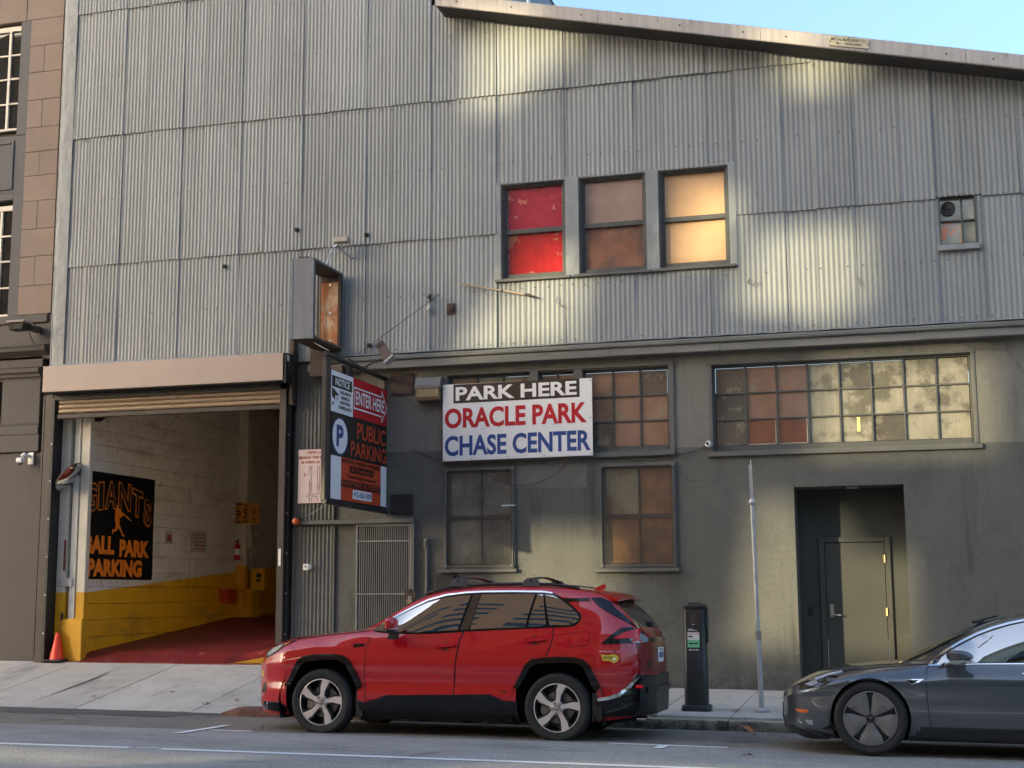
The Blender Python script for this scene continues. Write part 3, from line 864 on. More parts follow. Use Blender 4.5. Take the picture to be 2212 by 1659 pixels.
# long strip window: three rows of eight panes
def grid_window(x0, x1, z0, z1, nc, nr, matf, split=None, bot=.07, top=.03, side=.03):
    mb = MB(); y0 = 19.565
    mb.cbox(x0, x0+side, y0, 19.64, z0, z1, .003); mb.cbox(x1-side, x1, y0, 19.64, z0, z1, .003)
    mb.cbox(x0+side, x1-side, y0, 19.64, z1-top, z1, .003); mb.cbox(x0+side, x1-side, y0-.01, 19.64, z0, z0+bot, .003)
    X0, X1, Z0, Z1 = x0+side, x1-side, z0+bot, z1-top
    for i in range(1, nc):
        x = X0+(X1-X0)*i/nc; mb.cbox(x-.013, x+.013, y0+.004, 19.64, Z0, Z1, .003)
    for j in range(1, nr):
        z = Z0+(Z1-Z0)*j/nr; mb.cbox(X0, X1, y0+.008, 19.64, z-.012, z+.012, .003)
    w = build('window', mb, m_sash, wh)
    for i in range(nc):
        for j in range(nr):
            a, b = X0+(X1-X0)*i/nc, X0+(X1-X0)*(i+1)/nc; c, d = Z0+(Z1-Z0)*j/nr, Z0+(Z1-Z0)*(j+1)/nr
            pane(w, a+.010, b-.010, 19.60, c+.010, d-.010, matf(i, j))
    return w
def longm(i, j):
    if i == 0: return m_dirtydark
    if i in (1, 2) and j == 0: return m_clearpane
    if i in (1, 2): return m_dirtywarm
    if (i, j) in ((4,2),(5,2),(4,1),(5,1),(5,0),(4,0)): return m_dirtydark if (i, j) in ((5,0),(4,2)) else m_dirty
    return m_dirty
w = grid_window(-2.567, .93, 3.44, 4.665, 8, 3, longm, bot=.075)
mb = MB(); mb.cbox(-2.645, 1.02, 19.445, 19.6, 3.362, 3.432, .006); build('sill', mb, m_trim, w)
mb = MB(); mb.cbox(-2.615,-2.57,19.485,19.5,3.44,4.71,.004); mb.cbox(.935,.98,19.485,19.5,3.44,4.71,.004); mb.cbox(-2.615,.98,19.48,19.5,4.67,4.715,.004); build('casing', mb, m_trim, w)
mb = MB()                                                             # pale putty round the two newer panes
for (a, b) in ((-2.105,-1.70),(-1.675,-1.27)):
    for q in ((a,a+.012,3.525,3.90),(b-.012,b,3.525,3.90),(a,b,3.525,3.537),(a,b,3.888,3.90)): mb.box(q[0],q[1],19.588,19.6,q[2],q[3])
build('putty', mb, m_chip, w)['kind'] = 'stuff'
mb = MB(); mb.box(-.60,-.555,19.59,19.597,3.66,3.86); build('paper_strip', mb, mat('yellow_strip', (0.72,0.62,0.25), .6), w)
midm = lambda i, j: (m_dirtydark if i == 0 else m_dirtywarm)
w = grid_window(-4.447,-3.185,3.50,4.69,3,3,lambda i, j: m_dirtywarm if (i+j) % 4 else m_dirtydark, bot=.06)
grid_window(-5.109,-4.572,3.50,4.69,2,3,lambda i, j: m_dirtywarm, bot=.06)
grid_window(-6.506,-5.236,3.50,4.70,3,3,lambda i, j: m_dirty if i else m_dirtywarm, bot=.06)
mb = MB(); mb.cbox(-6.58,-3.11,19.44,19.6,3.405,3.47,.006); build('sill', mb, m_trim, w)
mb = MB()
for a, b in ((-6.60,-6.508),(-5.234,-5.111),(-4.57,-4.449),(-3.183,-3.11)): mb.cbox(a,b,19.47,19.5,3.47,4.72,.004)
mb.cbox(-6.6,-3.11,19.465,19.5,4.705,4.75,.004); build('casing', mb, m_trim, w)
# two lower windows behind wire mesh
def mesh_window(x0, x1, z0, z1, ms, rail):
    mb = MB(); frame_rect(mb, x0, x1, z0, z1, .045, 19.53, 19.62)
    mb.cbox(x0+.03, x1-.03, 19.54, 19.61, rail-.03, rail+.03, .004)
    xm = (x0+x1)/2+.01
    mb.cbox(xm-.012, xm+.012, 19.55, 19.61, z0, z1, .003)
    w = build('window', mb, m_rustwood, wh)
    pane(w, x0+.04, xm-.008, 19.58, z0+.045, rail-.02, ms[0]); pane(w, xm+.008, x1-.04, 19.58, z0+.045, rail-.02, ms[1])
    pane(w, x0+.04, xm-.008, 19.58, rail+.02, z1-.045, ms[2]); pane(w, xm+.008, x1-.04, 19.58, rail+.02, z1-.045, ms[3])
    c = MB(); frame_rect(c, x0-.035, x1+.035, z0-.03, z1+.04, .045, 19.462, 19.5)
    frame_rect(c, x0-.012, x1+.012, z0-.008, z1+.012, .022, 19.445, 19.475)
    for (x, z) in ((x0+.005,z0+.01),(x1-.005,z0+.01),(x0+.005,z1-.01),(x1-.005,z1-.01)): c.lathe([(.028,0),(.026,-.012),(0,-.016)], (x,19.445,z), 'y', 12)
    build('frame', c, m_trim, w)
    c = MB(); n = int((x1-x0)/.0255)
    for i in range(1, n):
        x = x0+(x1-x0)*i/n; c.box(x-.002, x+.002, 19.466, 19.470, z0+.012, z1-.008)
    n = int((z1-z0)/.0255)
    for i in range(1, n):
        z = z0+(z1-z0)*i/n; c.box(x0+.01, x1-.01, 19.470, 19.474, z-.002, z+.002)
    build('wire_mesh', c, mat('mesh_wire', (0.17,0.16,0.135), .6, metal=.2), w)['kind'] = 'stuff'
    c = MB(); c.cbox(x0-.12, x1+.06, 19.43, 19.5, z0-.085, z0-.032, .006); build('sill', c, m_trim, w)
    return w
mesh_window(-6.525,-5.505,1.87,3.285,(m_frost1,m_frost1,m_frost1,m_frost1),2.585)
mesh_window(-4.185,-3.145,1.855,3.275,(m_frost2,m_frost2,m_frost3,m_frost2),2.56)

# recessed doorway
yd = 20.10
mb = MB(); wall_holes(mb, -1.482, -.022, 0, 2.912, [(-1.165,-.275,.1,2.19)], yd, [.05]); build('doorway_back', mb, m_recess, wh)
mb = MB(); mb.box(-1.49,-.01,19.48,20.15,.10,.215); build('door_step', mb, m_conc, wh)
mb = MB(); mb.cbox(-1.21,-1.135,yd-.035,yd+.05,.2,2.235,.004); mb.cbox(-.315,-.24,yd-.035,yd+.05,.2,2.235,.004); mb.cbox(-1.135,-.315,yd-.035,yd+.05,2.165,2.235,.004)
dr = build('door', mb, m_door, wh)
mb = MB(); mb.cbox(-1.128,-.322,yd-.012,yd+.04,.225,2.158,.004); build('leaf', mb, m_door, dr)
mb = MB(); mb.cbox(-1.09,-1.035,yd-.022,yd-.01,1.13,1.31,.004); mb.lathe([(.02,0),(.018,-.008),(0,-.009)],(-1.062,yd-.022,1.27),'y',14)
mb.tube([(-1.062,yd-.02,1.165),(-1.062,yd-.065,1.165),(-1.05,yd-.072,1.163),(-.935,yd-.072,1.158)],.011,10); build('handle', mb, mat('satin_steel', (0.62,0.58,0.5), .3, metal=.9), dr, smooth=True)
for z in (.45,1.20,1.93):
    mb = MB(); mb.cyl((-.318,yd-.042,z-.055),(-.318,yd-.042,z+.055),.011,10); mb.cbox(-.345,-.318,yd-.040,yd-.034,z-.05,z+.05,.002); build('hinge', mb, mat('brass_hinge', (0.55,0.42,0.22), .35, metal=.8), dr, smooth=True)
for a, b, zt in ((-1.481,-1.30,.93),(-.21,-.023,.90)):
    mb = MB(); mb.box(a, b, yd-.004, yd-.002, .2, zt); build('kick_panel', mb, m_recess if a < -1 else m_door, wh)
cr = thing('card_reader', (-1.335,yd,1.16), 'small black card reader on the wall left of the recessed door', 'card reader')
mb = MB(); mb.cbox(-1.375,-1.315,yd-.022,yd-.003,1.15,1.27,.006); build('case', mb, m_black, cr)
mb = MB(); mb.disc((-1.352,yd-.0235,1.245),.007,n=10); build('indicator', mb, mat('red_led', (0.8,0.02,0.02), .4), cr)
mb = MB(); mb.lathe([(.085,0),(.085,-.014),(.06,-.022),(0,-.024)], (-.71,19.8,2.912), 'z', 24)
tag(build('recess_light', mb, mat('light_disc', (.5,.5,.47), .4)), 'flat round ceiling light under the top of the door recess', 'light')
# ------------------------------------------------------------------ garage opening
m_yellow = mat('yellow_wall_paint', (0.80,0.42,0.012), .6, noise=(2.2,.10), bump=(22,.6,.012), grain=(50,.07))
paint_above(m_yellow, 'Y', (.94,1.73,56.0), (0.0065,0.0774), .006, 0.0)
m_yellowpost = mat('yellow_post_paint', (0.66,0.33,0.010), .6, noise=(3,.12), bump=(25,.5,.008), grain=(50,.08))
paint_above(m_yellowpost, 'X', (.94,1.76,48.0), (1.54,0.0), .006)
m_yellowonly = mat('yellow_paint', (0.66,0.33,0.010), .55, noise=(3,.12), bump=(25,.4,.006))
m_backpost = mat('back_post_paint', (0.66,0.33,0.010), .6, noise=(3,.12))
paint_above(m_backpost, 'X', (.94,1.76,45.0), (2.06,0.0), .006)
m_redfloor = mat('red_floor_paint', (0.20,0.016,0.018), .5, noise=(1.1,.22), grain=(60,.15), bump=(50,.3,.003), col2=(0.38,0.17,0.15), mixscale=2.3, mixlo=.60, mixhi=.70, stretch=(3.0,.5,1))
m_yfloor = mat('yellow_floor_paint', (0.50,0.235,0.015), .6, noise=(2,.15), grain=(60,.12))
m_rawconc = mat('raw_concrete_post', (0.30,0.27,0.22), .9, noise=(6,.3), bump=(20,1.0,.015), streak=(10,.25))
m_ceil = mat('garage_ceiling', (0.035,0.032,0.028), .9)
m_duct = mat('duct_paint', (0.20,0.18,0.165), .7, noise=(3,.1))
wear(m_redfloor, 'stain', 3.2, .52, .66, (0.045,0.012,0.012), .75, stretch=(1.6,.10,1))
wear(m_redfloor, 'stain', 9.0, .62, .70, (0.33,0.24,0.22), .5, stretch=(1.2,.35,1))
wear(m_yellow, 'stain', 6.0, .60, .66, (0.40,0.30,0.16), .6, mask=(1.2,.5,.58))
wear(m_yellow, 'stain', 2.6, .52, .70, (0.20,0.12,0.04), .45, stretch=(1,.35,1))
wear(m_yellow, 'crack', 1.1, .0, .012, (0.14,0.10,0.06), .7, mask=(.9,.52,.58))
wear(m_yellowonly, 'stain', 7.0, .58, .66, (0.30,0.20,0.08), .6)
gar = thing('garage_ramp', (-10.5,23,0.45), 'red painted ramp floor rising into the open garage beside its yellow wall', 'ramp')
def zfl(y): return .46 if y < 19.5 else (.46+.32*(y-19.5) if y < 19.95 else .604+.094*(y-19.95) if y < 24.8 else 1.06)
ys = [19.42,19.5,19.7,19.95,21,22,23,24,24.8,30,37]
mb = MB()
for a, b in zip(ys[:-1], ys[1:]): mb.quad((-13.2,a,zfl(a)),(-8.4,a,zfl(a)),(-8.4,b,zfl(b)),(-13.2,b,zfl(b)))
mb.quad((-13.2,19.42,.2),(-8.99,19.42,.2),(-8.99,19.42,.46),(-13.2,19.42,.46))
build('floor', mb, m_redfloor, gar)
mb = MB(); mb.add([(-9.98,19.425,zfl(19.43)+.004),(-9.02,19.425,zfl(19.43)+.004),(-9.02,19.5,zfl(19.5)+.004),(-9.93,19.5,zfl(19.5)+.004),(-9.02,19.75,zfl(19.7)+.02),(-9.6,19.7,zfl(19.7)+.004),(-9.1,20.1,zfl(20.1)+.004),(-9.02,20.1,zfl(20.1)+.004),(-9.02,19.7,zfl(19.7)+.004)], [(0,1,2,3),(3,2,8,5),(5,8,7,6)])
build('floor_stripe', mb, m_yfloor, gar)
# left wall: horizontal form boards, each a part; upper paint white
z = .3; i = 0
r_ = random.Random(5)
while z < 5.4:
    h_ = .255+r_.uniform(-.02,.02)
    for (a, b) in ((19.70, 22.6+r_.uniform(-1,1)), (None, 27.5), (27.5, 37)):
        if a is None: a = last
        last = b
        d = r_.uniform(0,.010)
        mb = MB(); mb.cbox(-12.80, -12.70+d, a+.003, b-.003, z+.003, z+h_-.003, .005)
        build('wall_board', mb, m_yellow, wh)
    z += h_
mb = MB(); mb.box(-12.9,-12.80,19.6,37,.2,5.5); mb.box(-12.9,-8.35,37,37.1,.5,5.5); mb.box(-8.45,-8.35,19.75,37,.2,5.5)  # unseen right wall set close and pale to bounce the beam
build('garage_wall', mb, mat('garage_far_wall', (0.72,0.68,0.60), .8, noise=(1,.2)), wh)
mb = MB(); mb.box(-8.45,-8.35,23.5,37,.2,5.5); build('garage_shade_wall', mb, m_ceil, wh)  # rear half of unseen side wall, dark to keep the depth shaded
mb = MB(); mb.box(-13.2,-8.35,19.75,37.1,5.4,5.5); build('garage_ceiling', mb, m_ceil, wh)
mb = MB(); mb.box(-9.0,-8.40,19.72,19.75,.2,5.5); build('inner_wall', mb, m_whitepaint, wh)  # unseen return wall, white to bounce light inward
# posts at the left of the opening
mb = MB(); mb.cbox(-13.13,-12.96,19.58,19.74,.4,4.75,.008); build('pillar', mb, m_yellowpost, wh)
mb = MB(); mb.box(-13.2,-12.73,19.98,20.1,.4,4.9); build('pillar_back', mb, m_yellowpost, wh)
mb = MB(); mb.cbox(-12.93,-12.77,19.66,20.02,1.5,4.75,.01); build('pillar', mb, m_rawconc, wh)
mb = MB(); mb.cbox(-12.93,-12.77,19.66,20.02,.4,1.5,.01); build('pillar', mb, m_yellowonly, wh)
mb = MB(); mb.cbox(-12.77,-12.615,19.60,19.70,.4,4.75,.008); build('pillar', mb, m_yellowpost, wh)
mb = MB(); mb.cbox(-12.97,-12.60,19.54,19.70,.42,1.125,.012); build('pillar_base', mb, m_yellowonly, wh)
mb = MB(); mb.cbox(-13.09,-12.83,19.56,19.66,1.635,1.765,.008); build('cross_board', mb, m_whitepaint, wh)
mb = MB(); mb.cbox(-13.17,-13.02,19.5,19.6,.46,.62,.02); build('wheel_guard', mb, m_yellowonly, wh)
mb = MB(); mb.box(-13.005,-12.965,19.572,19.578,1.88,2.37); tag(build('red_reflector', mb, mat('reflector_red', (0.16,0.03,0.02), .5)), 'narrow vertical red brown strip on the white garage post', 'strip')
mb = MB(); mb.cbox(-12.99,-12.955,19.53,19.56,1.10,1.22,.004); mb.lathe([(.012,0),(.01,-.008),(0,-.009)],(-12.972,19.53,1.16),'y',8)
tag(build('key_switch', mb, m_black), 'small black switch box low on the yellow garage post', 'switch')
# roller door: housing, slats, guides
rd = thing('roller_door', (-11.1,19.3,4.3), 'tan roller door rolled up under its pinkish housing above the garage', 'roller door')
mb = MB(); mb.cbox(-13.175,-8.995,19.05,19.055,4.70,5.115,.0015); mb.box(-13.175,-8.995,19.055,19.42,5.10,5.112); mb.box(-13.175,-13.165,19.055,19.42,4.70,5.10)
build('housing', mb, m_pink, rd)
mb = MB(); mb.box(-13.16,-9.0,19.06,19.40,4.69,4.70); mb.box(-13.12,-9.05,19.30,19.31,4.60,4.70); build('housing_underside', mb, m_black, rd)
mb = MB(); mb.cbox(-8.994,-8.95,19.07,19.47,4.66,5.12,.004); build('end_plate', mb, m_black, rd)
mb = MB(); mb.lathe([(.115,0),(.115,.018),(.09,.022),(.03,.022),(.03,.05),(0,.05)], (-8.95,19.24,4.90), 'x', 24); build('chain_wheel', mb, m_brown, rd, smooth=True)
mb = MB(); mb.box(-8.949,-8.946,19.09,19.17,5.0,5.09); build('sticker', mb, m_white, rd)
for q in range(5):
    z0 = 4.385+.076*q
    mb = MB(); mb.xprism([(19.39,z0+.004),(19.365,z0+.006),(19.350,z0+.025),(19.352,z0+.055),(19.37,z0+.072),(19.39,z0+.073)], -13.06, -9.10)
    build('slat', mb, m_slat, rd)
mb = MB(); mb.cbox(-13.08,-9.08,19.34,19.41,4.30,4.375,.01); mb.cbox(-11.3,-11.15,19.33,19.36,4.37,4.385,.003); build('bottom_bar', mb, m_brown, rd)
for (a, b, c, d) in ((-13.335,-13.19,19.38,19.62),(-9.155,-9.045,19.30,19.55)):
    mb = MB(); mb.cbox(a, b, c, d, .45, 4.70, .006); build('guide', mb, m_brown, rd)
mb = MB(); mb.cbox(-13.19,-13.135,19.35,19.62,.45,4.64,.004); mb.cbox(-9.045,-9.0,19.36,19.5,.3,4.68,.004); build('guide_channel', mb, m_black, rd)
for z in (.9,1.5,2.1,2.7,3.3,3.9):
    for x in (-13.16,-9.02):
        mb = MB(); mb.lathe([(.014,0),(.012,-.012),(0,-.014)], (x,19.36 if x > -10 else 19.35,z), 'y', 8); build('bolt', mb, m_galv, rd)
mb = MB(); mb.cbox(-9.0,-8.93,19.30,19.5,4.35,5.35,.004); mb.box(-8.99,-8.94,19.28,19.31,4.4,5.2); build('bracket', mb, m_rustdark, rd)
mb = MB(); mb.box(-9.125,-9.085,19.292,19.299,1.91,2.17); tag(build('white_marker', mb, m_white), 'narrow white reflective plate on the dark right garage jamb', 'plate')
# duct and back post deeper inside
post = thing('back_post', (-12.6,25,1.0), 'square post deep in the garage painted white above and yellow below', 'post')
mb = MB(); mb.cbox(-12.72,-12.50,24.95,25.2,1.0,5.3,.01); build('shaft', mb, m_backpost, post)
mb = MB(); mb.cbox(-12.74,-12.49,24.85,25.2,1.0,1.59,.01); mb.cbox(-12.49,-12.33,24.9,25.25,1.0,1.6,.01); build('plinth', mb, m_yellowonly, post)
mb = MB(); mb.cbox(-12.49,-12.40,24.98,25.08,2.39,2.7,.006); mb.cbox(-12.5,-12.41,24.97,25.1,2.7,2.84,.006); build('conduit_box', mb, m_whitepaint, post)
m_ysign = mat('yellow_sign', (0.60,0.26,0.03), .5)
def plate_sign(name, x0, x1, z0, z1, y, m, label, fn, cat='sign', group=None):
    t = thing(name, ((x0+x1)/2, y, z0), label, cat, group)
    mb = MB(); mb.cbox(x0, x1, y, y+.012, z0, z1, .003); build('panel', mb, m, t)
    fn(t); return t
R_, U_ = (1,0,0), (0,0,1)
def s1(t):
    mb = MB(); y = 24.845
    mb.box(-12.66,-12.56,y,y+.004,3.23,3.265); mb.box(-12.68,-12.57,y,y+.004,2.885,2.92)
    mb.add([(-12.67,y,3.19),(-12.65,y,3.19),(-12.565,y,3.08),(-12.65,y,2.95),(-12.68,y,2.95),(-12.60,y,3.08)], [(0,1,2,5),(5,2,3,4)])
    mb.box(-12.685,-12.61,y,y+.004,3.10,3.125); mb.box(-12.685,-12.61,y,y+.004,3.04,3.065)
    build('lettering', mb, m_signblack, t, fix=False)
plate_sign('direction_sign', -12.725,-12.55,2.865,3.285,24.85,m_ysign,'yellow sign with a black bent arrow on the back garage post',s1)
def s2(t):
    mb = MB(); y = 24.845
    letter(mb, '5', (-12.505,y,2.97), R_, U_, .075, .19, .03); mb.box(-12.52,-12.42,y,y+.004,3.22,3.24); mb.box(-12.52,-12.42,y,y+.004,2.895,2.92)
    for q in ((-12.53,-12.41,3.19,3.198),(-12.53,-12.41,2.94,2.948)): mb.box(q[0],q[1],y,y+.004,q[2],q[3])
    build('lettering', mb, m_signblack, t, fix=False)
plate_sign('speed_sign', -12.545,-12.395,2.865,3.275,24.85,m_ysign,'yellow sign with the number 5 between two other yellow signs in the garage', s2)
def s3(t):
    mb = MB(); y = 24.845; cx, cz = -12.285, 3.10
    P = [(cx,cz+.12),(cx+.075,cz),(cx,cz-.12),(cx-.075,cz)]; Q = [(cx,cz+.105),(cx+.064,cz),(cx,cz-.105),(cx-.064,cz)]
    for i in range(4):
        j = (i+1) % 4; mb.add([(P[i][0],y,P[i][1]),(P[j][0],y,P[j][1]),(Q[j][0],y,Q[j][1]),(Q[i][0],y,Q[i][1])], [(0,1,2,3)])
    mb.disc((cx,y,cz+.05),.013,n=10); mb.add([(cx-.015,y,cz+.03),(cx+.015,y,cz+.03),(cx+.022,y,cz-.055),(cx+.008,y,cz-.055),(cx,y,cz-.015),(cx-.008,y,cz-.055),(cx-.022,y,cz-.055)], [(0,6,5,4),(0,4,1),(1,4,3,2)])
    mb.box(-12.335,-12.235,y,y+.004,2.94,2.96); mb.box(-12.335,-12.235,y,y+.004,2.89,2.91)
    build('lettering', mb, m_signblack, t, fix=False)
plate_sign('pedestrian_sign', -12.385,-12.185,2.855,3.265,24.86,m_ysign,'yellow sign with a walking figure in a diamond, rightmost of three in the garage', s3)
# yellow cabinet with notice
t = thing('yellow_cabinet', (-12.22,25,1.57), 'yellow metal cabinet with small notice fixed beside the back garage post', 'cabinet')
mb = MB(); mb.cbox(-12.40,-12.10,24.98,25.25,1.57,2.0,.008); build('body', mb, m_yellowonly, t)
mb = MB(); mb.box(-12.27,-12.17,24.972,24.978,1.82,1.90); mb.box(-12.27,-12.18,24.972,24.978,1.74,1.79); build('notice', mb, m_signblack, t)
mb = MB()
for q in range(6): mb.yprism([(-12.43+.0,2.02+.045*q),(-12.36,2.0+.045*q),(-12.36,2.022+.045*q),(-12.43,2.042+.045*q)], 24.955, 24.96)
mb2 = MB(); mb2.cbox(-12.44,-12.35,24.96,24.99,1.98,2.30,.003)
t = thing('striped_board', (-12.4,24.97,1.98), 'narrow white board with black diagonal stripes above the yellow cabinet', 'board'); build('panel', mb2, m_whitepaint, t); build('stripe', mb, m_signblack, t)
# fire extinguisher on the post
ex = thing('fire_extinguisher', (-12.64,24.83,2.16), 'red fire extinguisher with pale label hanging on the back garage post', 'fire extinguisher')
mb = MB(); mb.lathe([(0,0),(.055,.005),(.06,.03),(.06,.25),(.045,.30),(.022,.325),(.022,.35),(0,.35)], (-12.64,24.87,2.16), 'z', 18); build('cylinder', mb, m_signred, ex, smooth=True)
mb = MB(); mb.lathe([(.0615,.10),(.0615,.22)], (-12.64,24.87,2.16), 'z', 18); build('label', mb, m_white, ex, smooth=True)
mb = MB(); mb.cbox(-12.665,-12.615,24.85,24.89,2.50,2.54,.004); mb.tube([(-12.64,24.87,2.54),(-12.60,24.85,2.58),(-12.57,24.84,2.585)],.008,8); mb.tube([(-12.66,24.87,2.52),(-12.73,24.86,2.47),(-12.74,24.86,2.30),(-12.72,24.86,2.22)],.009,8); build('valve', mb, m_black, ex)
bx = thing('red_bin', (-12.66,24.3,1.30), 'small orange red wall bin mounted low beside the back garage post', 'bin')
mb = MB(); mb.xprism([(24.25,1.57),(24.62,1.57),(24.62,1.32),(24.30,1.34)], -12.69, -12.50); build('bin_body', mb, m_signorange, bx)
mb = MB(); mb.cbox(-12.695,-12.49,24.23,24.64,1.565,1.59,.004); build('rim', mb, m_signred, bx)
# floodlight under the lintel inside
fl = thing('inside_floodlight', (-12.5,19.95,4.2), 'black square floodlight inside the top left of the garage opening', 'floodlight')
mb = MB(); mb.prism([(-.13,-.10),(.13,-.10),(.13,.10),(-.13,.10)], lambda p, t: (-12.66+p[0], 19.85+p[1]+t*.3, 4.34+t+p[1]*.55), 0, .05); build('body', mb, m_black, fl)
mb = MB(); mb.prism([(-.09,-.065),(.09,-.065),(.09,.065),(-.09,.065)], lambda p, t: (-12.66+p[0], 19.85+p[1]+t*.3, 4.34+t+p[1]*.55), -.006, -.002); build('glass', mb, mat('lamp_glass', (.5,.5,.46), .2), fl)
mb = MB(); mb.tube([(-12.66,19.9,4.40),(-12.66,19.98,4.5),(-12.66,20.02,4.55)], .012, 8); build('bracket', mb, m_black, fl)
# convex mirror
mr = thing('convex_mirror', (-12.9,19.6,3.2), 'round convex traffic mirror tilted edge on at the white garage post', 'mirror')
nrm = Vector((.80,.08,-.66)).normalized(); cc = Vector((-12.905,19.50,3.37))
u_ = nrm.cross(Vector((0,0,1))).normalized(); v_ = nrm.cross(u_)
mb = MB(); vs = []; fs = []; n = 36; rg = [(0,.07),(.09,.063),(.18,.042),(.25,.012),(.275,0)]
for (r, o) in rg:
    for k in range(n):
        a = 2*math.pi*k/n; vs.append(tuple(cc+u_*r*math.cos(a)+v_*r*math.sin(a)+nrm*o))
for i in range(len(rg)-1):
    for k in range(n): fs.append((i*n+k,i*n+(k+1)%n,(i+1)*n+(k+1)%n,(i+1)*n+k))
build('mirror_face', mb.add(vs, fs), mat('mirror_chrome', (.75,.75,.75), .05, metal=1), mr, smooth=True)
mb = MB(); vs = []; fs = []; rg = [(.278,.004),(.285,-.01),(.26,-.035),(.15,-.05),(.0,-.055)]
for (r, o) in rg:
    for k in range(n):
        a = 2*math.pi*k/n; vs.append(tuple(cc+u_*r*math.cos(a)+v_*r*math.sin(a)+nrm*o))
for i in range(len(rg)-1):
    for k in range(n): fs.append((i*n+k,i*n+(k+1)%n,(i+1)*n+(k+1)%n,(i+1)*n+k))
build('back_shell', mb.add(vs, fs), mat('mirror_back', (.10,.055,.04), .5), mr, smooth=True)
mb = MB(); mb.tube([cc-nrm*.05, cc-nrm*.12, (-12.95,19.60,3.45),(-13.05,19.60,3.5)], .014, 8); mb.tube([cc-nrm*.05,(-12.70,19.66,3.43)], .012, 8); build('arm', mb, m_rustdark, mr)
# cone
cn = thing('traffic_cone', (-13.05,19.40,0.46), 'orange traffic cone with black base beside the yellow garage post', 'traffic cone')
mb = MB(); x, y, z = -12.975, 19.46, .47
mb.lathe([(.115,.03),(.11,.045),(.035,.43),(.03,.44),(.012,.44)], (x,y,z), 'z', 24); build('cone', mb, mat('cone_orange', (0.85,0.055,0.018), .4), cn, smooth=True)
mb = MB(); mb.cbox(x-.155,x+.155,y-.155,y+.155,z-.0,z+.03,.012); build('base', mb, m_black, cn)
# big black poster on the left wall
X = -12.672
po = thing('black_banner', (X,20.7,1.75), 'large black vinyl banner with orange lettering and batter on the garage wall', 'banner')
mb = MB(); n = 10; vs = []; fs = []
for j in range(n+1):
    for i in range(n+1): vs.append((X+.008*math.sin(i*1.3)*math.sin(j*.9), 19.62+2.12*i/n, 1.75+1.74*j/n))
for j in range(n):
    for i in range(n): fs.append((j*(n+1)+i,j*(n+1)+i+1,(j+1)*(n+1)+i+1,(j+1)*(n+1)+i))
build('sheet', mb.add(vs, fs), mat('banner_vinyl', (0.010,0.010,0.010), .35), po, smooth=True)
m_borange = mat('banner_orange', (0.85,0.23,0.015), .5)
RY = (0,1,0)
w1 = 'GIANTS'
def arch_text(dx, bold, mm, d):
    mb = MB(); n = len(w1); ws = [.325,.20,.40,.43,.39,.29]
    y = 19.625
    for i, ch in enumerate(w1):
        s = (y+ws[i]/2-(19.64+1.03))/1.03
        zc = 3.40-.34*max(0, s)**2-.10*max(0, -s)**2-.03
        hh = .47
        sl = -.42*max(0, s)+.14*max(0, -s)
        letter(mb, ch, (X+dx, y+d, zc-hh+d), RY, U_, ws[i]-.035-2*d, hh-2*d, bold, warp=lambda a, b, sl=sl: (a, b+sl*(a-.1)))
        y += ws[i]
    return build('lettering', mb, mm, po, fix=False)
arch_text(.016, .05, m_borange, 0)
arch_text(.020, .015, m_signblack, .020)
mb = MB(); letter(mb, 'BALL', (X+.018,19.615,2.155), RY, U_, .87, .30, .06); letter(mb, 'PARK', (X+.018,20.64,2.125), RY, U_, .95, .29, .06); letter(mb, 'PARKING', (X+.018,19.71,1.79), RY, U_, 1.66, .29, .06)
build('lettering', mb, m_borange, po, fix=False)
bat = [(.00,.57),(.03,.60),(.065,.60),(.085,.575),(.085,.545),(.11,.54),(.085,.53),(.08,.515),(.17,.455),(.30,.38),(.335,.345),(.345,.355),(.36,.345),(.34,.325),(.16,.425),(.12,.375),(.105,.365),(.085,.38),(.085,.30),(.075,.26),(.10,.22),(.16,.10),(.175,.07),(.22,.06),(.215,.04),(.15,.04),(.13,.10),(.06,.19),(.05,.20),(.03,.13),(-.05,.115),(-.06,.065),(-.08,.07),(-.075,.145),(-.06,.155),(.0,.165),(-.005,.25),(-.025,.33),(-.02,.48),(.0,.53)]
vs, es, fcs, *_ = delaunay_2d_cdt([Vector((p[0]*1.35, p[1])) for p in bat], [], [list(range(len(bat)))], 1, 1e-6)
mb = MB(); mb.add([(X+.018, 20.50+v.x, 2.43+v.y*.92) for v in vs], [list(f) for f in fcs])
build('batter_figure', mb, m_borange, po, fix=False)
for (y0, y1, z0, z1, lines, lab) in ((22.16,22.42,2.39,2.62,[('',.6)],'small white notice on the garage wall right of the black banner'),(23.11,23.68,2.28,2.65,[('PRIVATE',.9),('PROPERTY',.95),('',.8),('',.75),('',.8)],'white private property notice with red lettering on the garage wall')):
    t = thing('wall_notice', (X,(y0+y1)/2,z0), lab, 'sign')
    mb = MB(); mb.cbox(X-.01,X,y0,y1,z0,z1,.003); build('panel', mb, m_whitepaint, t)
    mb = MB(); nL = len(lines); hh = (z1-z0)*.85/nL
    for i, (s, wf) in enumerate(lines):
        ww = (y1-y0)*wf*.9
        if not s: mb.box(X+.001,X+.003,(y0+y1)/2-ww/2,(y0+y1)/2+ww/2,z1-(z1-z0)*.06-hh*(i+.80),z1-(z1-z0)*.06-hh*(i+.45) if nL > 1 else z1-.06)
        else: letter(mb, s, (X+.003,(y0+y1)/2-ww/2,z1-(z1-z0)*.06-hh*(i+.85)), RY, U_, ww, hh*.62, .03)
    if nL == 1:
        for q in range(3): mb.box(X+.001,X+.003,y0+.05+.06*q,y0+.09+.06*q,z0+.03,z0+.10)
    build('lettering', mb, m_mapred, t, fix=False)

